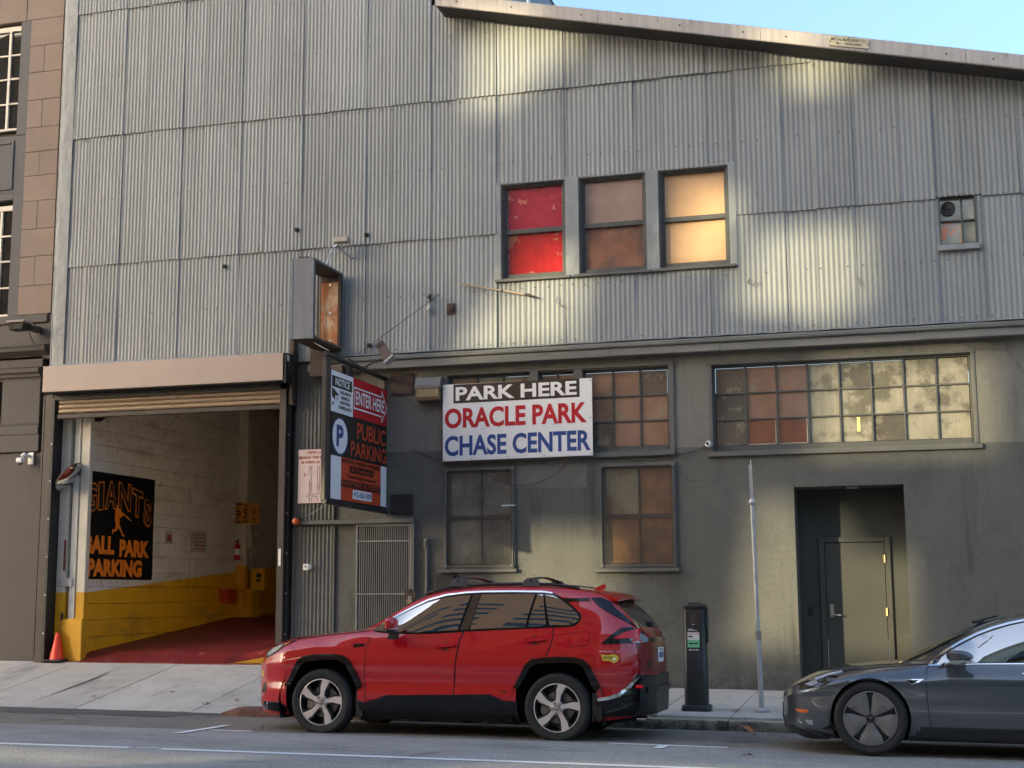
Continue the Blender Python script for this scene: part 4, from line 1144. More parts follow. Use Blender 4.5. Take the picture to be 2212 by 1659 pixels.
# ------------------------------------------------------------------ brown stone building at the left
B = 19.62
sb = thing('stone_building', (-16,22,.4), 'brown stone building with cream sash windows left of the warehouse', 'building')
zz = [4.9+.0,6.11,6.60,7.10,7.57,8.06,8.5,8.92,9.35,9.84,10.33,10.81,11.29,11.78,12.3]
for i in range(1, len(zz)-1):
    z0, z1 = zz[i]+.003, zz[i+1]-.003
    if i % 2: spans = ((-14.10,-13.465),)
    else: spans = ((-14.10,-13.812),(-13.808,-13.465))
    if i >= 12: spans = ((-15.4,-14.6),(-14.59,-13.80),(-13.79,-13.465)) if i % 2 else ((-15.0,-14.2),(-14.19,-13.465))
    for a, b in spans:
        mb = MB(); mb.cbox(a+.001, b-.001, B-.02+random.uniform(-.002,.002), B+.14, z0+.001, z1-.001, .0025); build('stone_block', mb, m_stone, sb)
    mb = MB(); mb.cbox(-13.455,-13.2,B+.02,B+.2,z0,z1,.006); build('stone_block', mb, m_stone, sb)
mb = MB(); mb.box(-30,-13.25,B+.15,40,.2,13); mb.box(-30,-15.6,B,B+.2,.2,13); build('wall', mb, m_brownpaint, sb)
mb = MB(); mb.box(-14.16,-13.2,B+.05,B+.15,6.0,12.3); build('mortar_backing', mb, m_stone, sb)
# window bays: dark surround, cream sashes with bars
def bay(z0, z1):
    mb = MB()
    mb.cbox(-14.30,-14.10,B-.01,B+.14,z0-.12,z1+.12,.006); mb.cbox(-15.6,-14.30,B+.0,B+.14,z1,z1+.12,.006)
    w = build('window', mb, m_greyframe, sb)
    mb = MB(); mb.box(-15.6,-14.30,B+.13,B+.135,z0,z1); build('pane_backing', mb, m_dark, w)
    c = MB()
    c.cbox(-14.345,-14.30,B+.055,B+.13,z0,z1-.08,.004); c.cbox(-15.6,-14.345,B+.055,B+.13,z1-.17,z1-.08,.004); c.cbox(-15.6,-14.345,B+.055,B+.13,z0,z0+.04,.004)
    c.cbox(-14.585,-14.535,B+.06,B+.13,z0,z1-.17,.004)
    hh = z1-.17-z0
    for q in (.27,.52,.76): c.cbox(-15.6,-14.345,B+.062,B+.128,z0+hh*q-.014,z0+hh*q+.014,.003)
    build('sash', c, m_cream, w)
    zs = [z0+.04]+[z0+hh*q for q in (.27,.52,.76)]+[z1-.17]
    for a, b in ((-15.6,-14.585),(-14.535,-14.345)):
        for c0, c1 in zip(zs[:-1], zs[1:]): pane(w, a, b, B+.095, c0, c1, m_winglass)
bay(9.37, 11.33); bay(6.12, 8.12)
mb = MB(); mb.cbox(-15.6,-14.10,B,B+.14,8.24,9.25,.006); build('spandrel', mb, m_greyframe, sb)
mb = MB(); frame_rect(mb, -15.5, -14.33, 8.30, 9.16, .05, B-.02, B+.02); build('spandrel_moulding', mb, m_greyframe, sb)
# base: pilaster, mouldings, cornices
mb = MB()
mb.cbox(-16,-13.25,B-.02,B+.16,5.35,6.09,.006); mb.cbox(-16,-13.50,B-.06,B,5.96,6.10,.01)
build('base_band', mb, m_brownpaint, sb)
mb = MB(); mb.xprism([(B,5.42),(B-.06,5.42),(B-.10,5.45),(B-.16,5.47),(B-.17,5.50),(B-.15,5.52),(B-.17,5.56),(B-.12,5.58),(B,5.60)], -16, -13.46); build('upper_cornice', mb, m_brownpaint, sb)
mb = MB(); mb.xprism([(B,5.0),(B-.04,5.0),(B-.05,5.04),(B-.08,5.05),(B-.09,5.10),(B-.13,5.12),(B-.14,5.18),(B-.10,5.20),(B,5.22)], -16, -13.57); build('lower_cornice', mb, m_brownpaint, sb)
mb = MB(); mb.cbox(-16,-13.57,B-.02,B+.1,5.22,5.40,.006); build('frieze', mb, m_brownpaint, sb)
mb = MB(); mb.cbox(-14.30,-13.57,B-.05,B+.1,4.28,5.0,.01); build('pilaster', mb, m_brownpaint, sb)
mb = MB(); mb.xprism([(B,4.10),(B-.08,4.10),(B-.08,4.20),(B-.06,4.24),(B-.07,4.28),(B-.05,4.29),(B,4.29)], -14.36, -13.565); build('pilaster_base', mb, m_brownpaint, sb)
mb = MB(); mb.cbox(-16,-13.525,B-.10,B+.1,3.81,4.09,.008); build('pilaster_block', mb, m_brownpaint, sb)
mb = MB(); mb.cbox(-16,-13.45,B-.05,B+.15,.35,3.80,.006); mb.box(-13.45,-13.33,B-.0,B+.15,.35,5.4); build('lower_wall', mb, m_brownpaint, sb)
mb = MB(); mb.box(-16,-14.40,B+.04,B+.05,4.1,5.0); build('dark_window', mb, m_winglass, sb)
mb = MB(); mb.cbox(-13.40,-13.355,19.40,19.5,.5,3.2,.004); mb.cbox(-13.375,-13.34,19.38,19.5,3.1,4.7,.004); tag(build('drain_strip', mb, m_brown), 'thin brown vertical pipe strip between the brown wall and garage frame', 'pipe')
# floodlight fixture and camera on it
ft = thing('wall_floodlight', (-13.8,19.4,5.75), 'dark finned floodlight with pale lid on the brown building', 'floodlight')
mb = MB(); mb.prism([(-.135,-.17),(.135,-.17),(.135,.05),(-.135,.05)], lambda p, t: (-13.80+p[0]*(1-.12*(t<0)), 19.33+p[1], 5.885+t), -.085, 0); build('housing', mb, m_black, ft)
for q in range(7):
    mb = MB(); mb.box(-13.925+.037*q,-13.912+.037*q,19.15,19.36,5.775,5.885); build('fin', mb, m_brown, ft)
mb = MB(); mb.cbox(-13.965,-13.63,19.12,19.36,5.888,5.925,.006); build('lid', mb, mat('lid_tan', (.30,.24,.215), .5), ft)
mb = MB(); mb.cbox(-13.70,-13.58,19.36,19.58,5.78,5.87,.006); build('junction_box', mb, m_brown, ft)
mb = MB(); mb.tube([(-13.75,19.45,5.78),(-13.74,19.53,5.65),(-13.72,19.54,5.60)], .007, 6); build('cable', mb, m_black, ft)
mb = MB(); mb.cbox(-13.76,-13.67,19.49,19.56,5.53,5.60,.006); mb.tube([(-13.76,19.52,5.54),(-14.0,19.52,5.55),(-14.4,19.52,5.52)],.012,6); tag(build('cable_box', mb, m_brown), 'small brown cable box below the floodlight on the brown building', 'box')
wc = thing('white_camera', (-13.68,19.45,3.6), 'white security camera on bracket low on the brown building wall', 'security camera')
mb = MB(); mb.cbox(-13.72,-13.62,19.535,19.565,3.60,3.80,.005); build('mount_plate', mb, m_white, wc)
mb = MB(); mb.tube([(-13.68,19.53,3.73),(-13.72,19.42,3.76),(-13.745,19.40,3.72)], .03, 10); build('arm', mb, m_white, wc, smooth=True)
mb = MB(); mb.cbox(-13.82,-13.70,19.34,19.45,3.615,3.70,.02); build('body', mb, m_white, wc, smooth=True)
mb = MB(); mb.lathe([(.035,0),(.033,-.02),(.02,-.033),(0,-.036)], (-13.76,19.39,3.617), 'z', 16); build('dome', mb, m_black, wc, smooth=True)
# ------------------------------------------------------------------ signs and fixtures on the warehouse front
# big white sign
sg = thing('parking_sign', (-5.41,19.4,3.42), 'large white sign naming two venues in red and blue under a dark band', 'sign')
mb = MB()
tp = lambda x: 4.548+.002*(x+5.4)
mb.yprism([(-6.545,3.415),(-4.283,3.432),(-4.283,4.552),(-6.545,4.555)], 19.375, 19.40); build('panel', mb, m_white, sg)
mb = MB(); mb.yprism([(-6.38,4.268),(-4.465,4.285),(-4.465,4.556),(-6.38,4.548)], 19.371, 19.378); build('dark_band', mb, m_signbrown, sg)
yl = 19.369
mb = MB(); letter(mb, 'PARK HERE', (-6.345,yl,4.305), R_, U_, 1.84, .205, .030, warp=lambda a, b: (a, b+.007*a)); build('lettering', mb, m_white, sg, fix=False)
yl = 19.373
mb = MB(); letter(mb, 'ORACLE PARK', (-6.515,yl,3.895), R_, U_, 2.155, .30, .034, warp=lambda a, b: (a, b+.006*a)); build('lettering', mb, m_signred, sg, fix=False)
mb = MB(); letter(mb, 'CHASE CENTER', (-6.515,yl,3.485), R_, U_, 2.205, .30, .030, warp=lambda a, b: (a, b+.008*a)); build('lettering', mb, m_signblue, sg, fix=False)
for (x, z) in ((-6.52,4.50),(-6.52,3.98),(-6.52,3.44),(-6.1,3.44),(-5.55,3.45),(-5.0,3.45),(-4.31,3.46),(-4.31,3.98),(-4.31,4.52),(-5.92,3.87),(-5.18,4.0),(-4.86,3.9)):
    mb = MB(); mb.lathe([(.012,0),(.010,-.006),(0,-.007)], (x,19.375,z), 'y', 8); build('screw', mb, m_galv, sg)
# map board
mp = thing('map_board', (-8.62,19.44,2.85), 'pale pink board with a small street map beside the garage', 'sign')
mb = MB(); mb.yprism([(-8.885,2.852),(-8.10,2.852),(-8.10,3.668),(-8.885,3.668)], 19.43, 19.445); build('panel', mb, m_pinkpaper, mp)
mb = MB(); y = 19.427
letter(mb, 'OPEN LOT', (-8.735,y,3.60), R_, U_, .30, .045, .03); letter(mb, 'BEHIND THE BUILDING', (-8.875,y,3.525), R_, U_, .60, .042, .03); letter(mb, 'IS OPEN 24 HOURS', (-8.83,y,3.452), R_, U_, .52, .042, .03)
letter(mb, 'P', (-8.79,y,3.25), R_, U_, .033, .055, .02)
build('lettering', mb, m_mapred, mp, fix=False)
mb = MB()
for (a, b, c, d) in ((-8.70,-8.694,3.0,3.22),(-8.70,-8.694,3.30,3.42),(-8.665,-8.659,3.0,3.42),(-8.57,-8.564,3.0,3.42),(-8.535,-8.529,3.0,3.42),(-8.75,-8.46,2.988,2.994),(-8.75,-8.70,2.945,2.951),(-8.66,-8.57,2.945,2.951),(-8.53,-8.46,2.945,2.951),(-8.70,-8.694,2.87,2.945),(-8.66,-8.654,2.87,2.945),(-8.57,-8.564,2.87,2.945),(-8.74,-8.70,3.28,3.285),(-8.68,-8.676,3.36,3.41),(-8.68,-8.676,3.12,3.17),(-8.62,-8.61,3.33,3.34),(-8.62,-8.605,3.285,3.30),(-8.62,-8.605,2.90,2.915)): mb.box(a,b,y,y+.002,c,d)
letter(mb, 'TOWNSEND', (-8.74,y,2.958), R_, U_, .16, .02, .01); letter(mb, 'STANFORD', (-8.672,y,3.02), (0,0,1), (-1,0,0), .12, .014, .01); mb.box(-8.552,-8.546,y,y+.002,3.05,3.13)
build('map_lines', mb, m_mapgrey, mp, fix=False)
# projecting parking sign: frame of pipes with panels, seen at an angle
XB = -7.46
bs = thing('projecting_sign', (XB,18.4,2.7), 'black framed parking sign standing out from the wall beside the garage', 'sign')
for (a, b, nm) in (((XB-.03,17.17,4.715),(XB-.03,19.47,4.70),'top_pipe'),((XB-.03,17.20,2.72),(XB-.03,19.50,2.70),'bottom_pipe')):
    mb = MB(); mb.cyl(a, b, .038, 14); mb.lathe([(.040,0),(.040,.06)], (a[0],a[1],a[2]), 'y', 14); build(nm, mb, m_black, bs, smooth=True)
mb = MB(); mb.cbox(XB-.075,XB-.01,17.19,17.34,2.72,4.72,.006); build('front_post', mb, m_brown, bs)
mb = MB(); mb.cbox(XB-.055,XB-.025,19.58-.13,19.49,2.72,4.70,.004); build('rear_post', mb, m_black, bs)
for z0, z1, mm in ((4.45,4.78,m_rustdark),(2.66,2.95,m_black)):
    mb = MB(); mb.cbox(-7.40,-7.05,19.465,19.498,z0,z1,.004); build('wall_plate', mb, mm, bs)
    for (x, z) in ((-7.36,z0+.05),(-7.10,z0+.05),(-7.36,z1-.05),(-7.10,z1-.05)):
        s = MB(); s.lathe([(.014,0),(.012,-.010),(0,-.012)], (x,19.465,z), 'y', 8); build('bolt', s, m_rustdark, bs)
mb = MB(); mb.box(XB-.02,XB-.008,17.34,19.46,2.74,4.53); build('backing', mb, m_signblack, bs)
def yp(y0, y1, z0, z1, m, nm, dx=0.0, skew=0.0):
    y1 = min(y1, 19.455)
    mb = MB(); mb.xprism([(y0,z0),(y1,z0+skew),(y1,z1+skew),(y0,z1)], XB-.008+dx, XB-.002+dx); return build(nm, mb, m, bs)
def yl(txt, y0, y1, z0, z1, m, bold=0.0, dx=.0045):
    mb = MB(); letter(mb, txt, (XB+dx,y0,z0), RY, U_, y1-y0, z1-z0, bold); return build('lettering', mb, m, bs, fix=False)
yp(17.345,18.12,3.955,4.52,m_whitecool,'notice_panel'); yp(17.365,18.07,4.30,4.45,m_signblack,'notice_header',.004)
yl('NOTICE',17.47,17.98,4.325,4.43,m_whitecool,.025,.005)
for s, a, b, z in (('THIS AREA IS',17.63,18.03,4.225),('UNDER 24',17.67,17.99,4.155),('HOUR VIDEO',17.64,18.01,4.085),('SURVEILLANCE',17.60,18.05,4.015)): yl(s,a,b,z,z+.048,m_signblack,.03,.0015)
mb = MB()
mb.xprism([(17.365,4.28),(17.42,4.27),(17.60,4.20),(17.61,4.19),(17.54,4.185),(17.50,4.19),(17.47,4.12),(17.365,4.165)], XB-.002, XB+.001)
mb.xprism([(17.365,4.03),(17.41,4.05),(17.44,4.09),(17.42,4.10),(17.39,4.06),(17.365,4.06)], XB-.002, XB+.001)
build('camera_symbol', mb, m_signblack, bs)
mb = MB(); mb.xprism([(17.475,4.115),(17.585,4.115),(17.60,4.13),(17.60,4.165),(17.585,4.18),(17.475,4.18)], XB-.0015, XB+.002); mb.xprism([(17.36,4.0),(17.37,4.0)]+[(17.37,4.001)], XB-.004, XB-.003); build('camera_symbol_face', mb, m_whitecool, bs)
mb = MB(); mb.lathe([(.022,0),(.012,0)], (XB+.0025,17.54,4.148), 'x', 16); build('camera_lens', mb, m_signblack, bs)
yp(18.12,19.455,3.965,4.525,m_signred,'red_panel',.001)
# outlined arrow
arr = [(18.14,4.395),(19.22,4.40),(19.22,4.50),(19.45,4.245),(19.22,3.99),(19.22,4.085),(18.14,4.08)]
def inset(pts, d):
    n = len(pts); out = []
    A = sum(pts[i][0]*pts[(i+1)%n][1]-pts[(i+1)%n][0]*pts[i][1] for i in range(n)); sg_ = 1 if A > 0 else -1
    for i in range(n):
        p0, p1, p2 = Vector(pts[i-1]), Vector(pts[i]), Vector(pts[(i+1) % n])
        d1 = (p1-p0).normalized(); d2 = (p2-p1).normalized()
        n1 = Vector((-d1.y, d1.x))*sg_; n2 = Vector((-d2.y, d2.x))*sg_
        b_ = (n1+n2); b_ = b_/max(.35, b_.dot(n1)) if b_.length > 1e-6 else n1
        out.append(tuple(p1+b_*d))
    return out
ina = inset(arr, .022)
mb = MB(); n = len(arr)
for i in range(n):
    j = (i+1) % n
    mb.add([(XB+.003,arr[i][0],arr[i][1]),(XB+.003,arr[j][0],arr[j][1]),(XB+.003,ina[j][0],ina[j][1]),(XB+.003,ina[i][0],ina[i][1])],[(0,1,2,3)])
build('arrow_outline', mb, m_whitecool, bs, fix=False)
yl('ENTER HERE',18.21,19.33,4.15,4.345,m_whitecool,.02)
yp(17.37,19.455,3.365,3.93,m_signblack,'black_panel',.0005)
mb = MB(); mb.xprism([(17.66+.285*math.cos(a),3.632+.262*math.sin(a)) for a in np.linspace(0,2*math.pi,33)[:-1]], XB-.002, XB+.001); build('badge_ring', mb, mat('sign_teal', (0.03,0.12,0.20), .42), bs)
mb = MB(); mb.xprism([(17.66+.26*math.cos(a),3.637+.24*math.sin(a)) for a in np.linspace(0,2*math.pi,33)[:-1]], XB-.002, XB+.0025); build('badge_disc', mb, m_whitecool, bs)
yl('P',17.53,17.775,3.49,3.79,m_signblue,.04)
yl('PUBLIC',18.27,19.40,3.665,3.90,m_signorange,.015); yl('PARKING',18.05,19.42,3.40,3.62,m_signorange,.015)
yp(17.37,17.715,2.765,3.355,m_whitecool,'white_strip'); yp(19.22,19.455,2.765,3.36,m_whitecool,'white_strip'); yp(17.715,19.22,2.765,3.36,m_signorange,'orange_panel')
yl('MONTHLY PARKING AVAILABLE',17.75,19.18,3.288,3.342,m_signblack,.02,.003)
yp(18.02,18.925,3.165,3.262,m_signblack,'address_strip',.004); yl('136 Townsend St.',18.05,18.90,3.180,3.250,m_signorange,.01,.0045)
yl('Skyparking@hotmail.com',17.94,19.01,3.072,3.138,m_signblack,.01,.003)
yp(17.72,19.215,2.952,3.050,m_signblack,'event_strip',.004); yl('EVENT RATE AS POSTED',17.75,19.19,2.970,3.036,m_signorange,.01,.0045)
yp(18.145,18.855,2.805,2.935,m_whitecool,'phone_panel',.004); yl('415-658-7609',18.17,18.83,2.832,2.912,m_signblue,.01,.0045)
for y in (17.36,17.36,17.36): pass
# flood lights on top of the projecting sign
def floodbox(name, c, right, up, w, h, d, label, m=None):
    c, right, up = Vector(c), Vector(right).normalized(), Vector(up).normalized(); nn = right.cross(up)
    t = thing(name, tuple(c), label, 'floodlight')
    mb = MB(); mb.prism([(-w/2,-h/2),(w/2,-h/2),(w/2*.8,h/2),(-w/2*.8,h/2)], lambda p, q: tuple(c+right*p[0]+up*p[1]+nn*q), -d/2, d/2)
    build('housing', mb, m or m_brown, t)
    for k in range(5):
        mb = MB(); mb.prism([(-w*.36,h*.25+k*.022),(w*.36,h*.25+k*.022),(w*.36,h*.25+k*.022+.008),(-w*.36,h*.25+k*.022+.008)], lambda p, q: tuple(c+right*p[0]+up*p[1]+nn*q), d/2, d/2+.006); build('fin', mb, m_brown, t)
    mb = MB(); mb.prism([(-w/2,-h/2-.012),(w/2,-h/2-.012),(w/2,-h/2+.012),(-w/2,-h/2+.012)], lambda p, q: tuple(c+right*p[0]+up*p[1]+nn*q), -d/2-.01, d/2+.01); build('rim', mb, m_galv, t)
    return t
f1 = floodbox('sign_floodlight', (-7.23,18.75,4.98), (.72,.2,.66), (-.55,.1,.83), .17, .30, .14, 'brown floodlight tilted over the right end of the projecting sign', mat('lamp_brown', (.13,.085,.07), .55, noise=(5,.15)))
mb = MB(); mb.tube([(-7.49,18.55,4.72),(-7.35,18.6,4.82),(-7.27,18.7,4.86)], .016, 8); mb.tube([(-7.49,18.4,4.74),(-7.5,18.0,4.78)], .010, 6); build('arm', mb, m_rustdark, f1)
f2 = thing('square_lamp', (-7.78,18.2,4.62), 'brown boxy lamp hanging behind the top of the projecting sign', 'lamp')
mb = MB(); mb.cbox(-7.83,-7.58,18.0,18.25,4.52,4.70,.012); build('housing', mb, mat('lamp_brown2', (.10,.066,.052), .6), f2)
mb = MB(); mb.cbox(-7.58,-7.50,18.05,18.22,4.55,4.72,.006); build('bracket', mb, m_black, f2)
# rusted empty sign box above
xb0, xb1, yb0, yb1, zb0, zb1 = -8.535, -8.165, 18.27, 19.36, 5.16, 6.36
rb = thing('empty_sign_box', (-8.35,18.8,5.16), 'empty rusted sign box frame projecting above the garage corner', 'sign box')
mb = MB(); mb.cbox(xb0,xb1,yb0,yb0+.02,zb0,zb1,.003); build('front_panel', mb, m_boxgrey, rb)
for x in (xb0,xb1-.045):
    mb = MB(); mb.cbox(x-.004,x+.049,yb0-.006,yb0+.05,zb0-.004,zb1+.004,.003); build('edge_strip', mb, m_steelblue, rb)
mb = MB(); mb.cbox(xb0,xb1,yb0+.02,yb1,zb1-.03,zb1,.003); build('top_plate', mb, m_steelblue, rb)
mb = MB(); mb.box(xb0+.01,xb1-.01,yb0+.03,yb1,zb1-.035,zb1-.031); build('top_lining', mb, m_rustdark, rb)
mb = MB(); mb.cbox(xb0,xb1,yb0+.02,yb1,zb0,zb0+.03,.003); build('bottom_plate', mb, m_rustdark, rb)
mb = MB(); mb.cbox(xb1-.025,xb1,yb0+.02,yb1,zb0+.03,zb0+.06,.003); build('bottom_lip', mb, m_rust, rb)
mb = MB(); mb.cbox(xb0,xb1,yb1-.02,yb1,zb0+.03,zb1-.03,.003); build('rear_plate', mb, m_rustdark, rb)
mb = MB(); mb.cbox(xb0+.03,xb1-.06,yb1-.035,yb1-.021,zb0+.10,zb1-.14,.003); build('rear_panel', mb, m_rust, rb)
for z in (5.30,5.74,6.18):
    mb = MB(); mb.lathe([(.022,0),(.022,-.010),(.008,-.016),(0,-.016)], (-8.35,yb1-.035,z), 'y', 14); build('insulator', mb, m_white, rb)
mb = MB()
for (y, x) in ((yb1-.03,xb1-.02),(yb1-.12,xb1-.012),(yb1-.10,xb0+.012)): mb.cbox(x-.012,x+.012,y-.012,y+.012,zb0+.03,zb1-.03,.002)
build('rear_frame', mb, m_rustdark, rb)
mb = MB(); mb.cbox(xb1-.02,xb1+.004,yb0+.05,yb0+.075,zb0+.03,zb1-.03,.002); build('front_frame', mb, m_black, rb)
mb = MB(); mb.yprism([(xb0+.08,zb1),(xb0+.2,zb1),(xb0+.24,zb1+.045),(xb0+.14,zb1+.05),(xb0+.09,zb1+.06)], yb0+.1, yb0+.13); build('torn_bracket', mb, m_rustdark, rb)
mb = MB(); mb.cbox(-8.50,-8.20,19.365,19.42,zb0-.0,zb1-.1,.004); mb.cbox(-8.62,-8.40,19.2,19.42,4.75,5.2,.006); build('wall_mount', mb, m_rustdark, rb)
# small pale lamp on a bent arm above it
la = thing('arm_lamp', (-8.28,19.2,6.4), 'small pale lamp on a bent white conduit arm above the rusted sign box', 'lamp')
mb = MB(); mb.tube([(-8.30,19.0,6.36),(-8.27,19.1,6.60),(-8.25,19.2,6.74),(-8.20,19.28,6.74),(-8.05,19.38,6.61),(-8.02,19.43,6.60)], .014, 8); build('arm', mb, m_galv, la, smooth=True)
mb = MB(); mb.cbox(-8.23,-8.0,19.12,19.26,6.80,6.88,.008); build('head', mb, mat('lamp_pale', (.45,.37,.30), .5), la)
mb = MB(); mb.tube([(-8.26,19.2,6.74),(-8.12,19.2,6.80)], .02, 8); build('knuckle', mb, m_galv, la)
# wall pack lamp near the big sign
wp = thing('wall_pack_lamp', (-6.76,19.4,4.33), 'dark wall lamp with yellowed lens left of the big white sign', 'lamp')
mb = MB(); mb.xprism([(19.5,4.50),(19.27,4.50),(19.27,4.55),(19.34,4.67),(19.5,4.675)], -6.955, -6.565); build('hood', mb, mat('lamp_hood', (.17,.155,.14), .5), wp)
mb = MB(); mb.xprism([(19.5,4.335),(19.34,4.335),(19.285,4.38),(19.28,4.495),(19.5,4.495)], -6.93, -6.59); build('lens', mb, mat('old_lens', (.36,.27,.15), .25, noise=(9,.2)), wp)
mb = MB(); mb.cbox(-6.94,-6.57,19.33,19.5,4.315,4.335,.003); build('base', mb, m_brown, wp)
# header bar, gate
hb = thing('security_gate', (-7.48,19.45,.15), 'grey barred security gate in the doorway between garage and windows', 'gate')
mb = MB(); mb.cbox(-8.82,-7.005,19.40,19.5,2.525,2.59,.006); build('header', mb, m_trim, hb)
mb = MB(); mb.cbox(-7.05,-7.005,19.42,19.5,.15,2.525,.005); build('side_frame', mb, m_trim, hb)
m_bar = mat('gate_bar_paint', (0.22,0.215,0.195), .5, noise=(9,.15))
mb = MB(); frame_rect(mb, -7.935, -7.055, .18, 2.515, .03, 19.44, 19.475); build('frame', mb, m_bar, hb)
for z in (.45,1.485,2.262):
    mb = MB(); mb.cbox(-7.91,-7.08,19.435,19.45,z-.012,z+.012,.002); build('rail', mb, m_bar, hb)
nb = 24
b0 = None
for k in range(nb):
    x = -7.875+.0335*k
    if b0 is None:
        mb = MB(); mb.cbox(x-.0065,x+.0065,19.45,19.463,.2,2.49,.0015); b0 = build('bar', mb, m_bar, hb)
    else:
        c = b0.copy(); COL.objects.link(c); c.parent = hb; c.location = (.0335*k,0,0)
mb = MB(); mb.cbox(-7.14,-7.06,19.41,19.44,1.40,1.56,.004); mb.cbox(-7.09,-6.97,19.40,19.42,1.40,1.52,.004); mb.lathe([(.03,0),(.028,-.02),(0,-.022)], (-7.07,19.40,1.53), 'y', 14); build('lock_plate', mb, m_rustdark, hb)
pl = thing('padlock', (-7.05,19.37,1.34), 'small brass padlock hanging on the security gate latch', 'padlock')
mb = MB(); mb.cbox(-7.085,-7.02,19.37,19.395,1.345,1.405,.005); build('body', mb, mat('brass', (.5,.36,.18), .35, metal=.8), pl)
mb = MB(); mb.tube([(-7.07,19.38,1.40),(-7.07,19.38,1.435),(-7.052,19.38,1.45),(-7.035,19.38,1.435),(-7.035,19.38,1.40)], .006, 8); build('shackle', mb, m_galv, pl)
# beacon, switch, conduit, cables and small bits
be = thing('amber_beacon', (-8.88,19.4,2.5), 'round amber warning beacon beside the right garage jamb', 'beacon')
mb = MB(); mb.lathe([(.06,0),(.06,-.05),(.055,-.06)], (-8.86,19.46,2.575), 'y', 18); build('base', mb, m_black, be, smooth=True)
mb = MB(); mb.lathe([(.052,0),(.054,-.05),(.044,-.085),(.02,-.10),(0,-.102)], (-8.875,19.40,2.575), 'y', 18); build('lens', mb, mat('amber_lens', (.55,.12,.02), .3), be, smooth=True)
sw = thing('key_switch_box', (-8.70,19.45,1.84), 'small white key switch box on the corrugated panel beside the garage', 'switch')
mb = MB(); mb.cbox(-8.76,-8.67,19.38,19.46,1.845,1.94,.006); mb.cbox(-8.67,-8.645,19.40,19.46,1.86,1.93,.004); build('case', mb, m_white, sw)
mb = MB(); mb.lathe([(.016,0),(.014,-.006),(0,-.007)], (-8.72,19.38,1.90), 'y', 12); build('keyhole', mb, m_mapgrey, sw)
cd = thing('wall_conduit', (-6.82,19.45,.2), 'grey conduit rising up the stucco wall to a round weatherhead by the gate', 'conduit')
mb = MB(); mb.cyl((-6.82,19.465,.2),(-6.82,19.465,2.13),.026,12); build('pipe', mb, m_trim, cd, smooth=True)
mb = MB(); mb.tube([(-6.822,19.465,2.11),(-6.825,19.46,2.15),(-6.83,19.45,2.22),(-6.82,19.44,2.27),(-6.79,19.43,2.27)], [.03,.034,.04,.04,.032], 12); build('weatherhead', mb, m_trim, cd, smooth=True)
mb = MB(); mb.cbox(-6.66,-6.38,19.38,19.5,1.52,1.75,.01); mb.cbox(-6.68,-6.36,19.37,19.5,1.735,1.755,.004); tag(build('vent_box', mb, m_black), 'black box fixed to the wall just above the red car roof', 'box')
dm = thing('dome_camera', (-2.63,19.4,3.5), 'small white dome security camera at the left end of the long window', 'security camera')
mb = MB(); mb.lathe([(.050,0),(.050,-.03),(.046,-.045)], (-2.63,19.49,3.545), 'y', 18); mb.lathe([(.043,0),(.046,-.025),(.036,-.05),(.015,-.062),(0,-.064)], (-2.635,19.455,3.54), 'y', 18); build('shell', mb, m_white, dm, smooth=True)
mb = MB(); mb.lathe([(.022,0),(.014,-.012),(0,-.014)], (-2.645,19.394,3.545), 'y', 12); build('lens', mb, m_black, dm, smooth=True)
def cable(pts, r, label, m=m_black, sag=0.0, n=16):
    P = []
    for a, b in zip(pts[:-1], pts[1:]):
        for k in range(n):
            t = k/n; v = Vector(a).lerp(Vector(b), t); v.z -= sag*4*t*(1-t); P.append(v)
    P.append(Vector(pts[-1]))
    return tag(build('cable', MB().tube(P, r, 5), m, smooth=True), label, 'cable')
cable([(-2.67,19.48,3.52),(-2.95,19.47,3.43),(-3.15,19.44,3.42),(-3.9,19.43,3.40),(-4.3,19.40,3.41)], .006, 'thin dark cable running from the dome camera to the big white sign', sag=.012)
cable([(-4.6,19.40,3.41),(-5.0,19.48,3.12),(-5.52,19.45,3.06),(-6.1,19.44,3.36)], .005, 'thin dark cable hanging slack below the big white sign', sag=.05)
cable([(-7.05,19.48,3.63),(-6.75,19.48,3.5),(-6.52,19.42,3.44)], .005, 'thin dark cable from a hole in the stucco to the big white sign', sag=.02)
cable([(-7.46,17.25,4.76),(-8.25,18.5,5.14)], .004, 'thin wire from the projecting sign to the rusted sign box', m_galv)
cable([(-7.46,18.3,4.9),(-6.6,19.40,5.95)], .004, 'thin stay wire rising from the projecting sign to the metal wall', m_rustdark)
cable([(-7.46,17.25,2.68),(-8.72,19.42,2.66)], .004, 'thin stay wire from the projecting sign foot back to the garage corner', m_galv)
cable([(-7.46,17.4,2.66),(-5.62,19.44,2.745)], .002, 'thin stay wire from the projecting sign foot to the wired window', m_rustdark)
mb = MB(); mb.tube([(-5.66,19.43,2.745),(-5.47,19.43,2.745)], .011, 8); mb.lathe([(.012,0),(.012,.012)],(-5.46,19.43,2.745),'x',8); tag(build('turnbuckle', mb, m_galv), 'small silver turnbuckle at the wired window frame', 'turnbuckle')
rdv = thing('wooden_rod', (-5.7,19.36,5.85), 'thin wooden rod lying slanted across the metal wall below the red window', 'rod')
mb = MB(); mb.tube([(-6.28,19.365,6.075),(-5.62,19.36,5.925)], .014, 8); mb.tube([(-5.62,19.36,5.925),(-5.25,19.36,5.84)], .017, 8); build('shaft', mb, mat('rod_wood', (.42,.31,.20), .6), rdv, smooth=True)
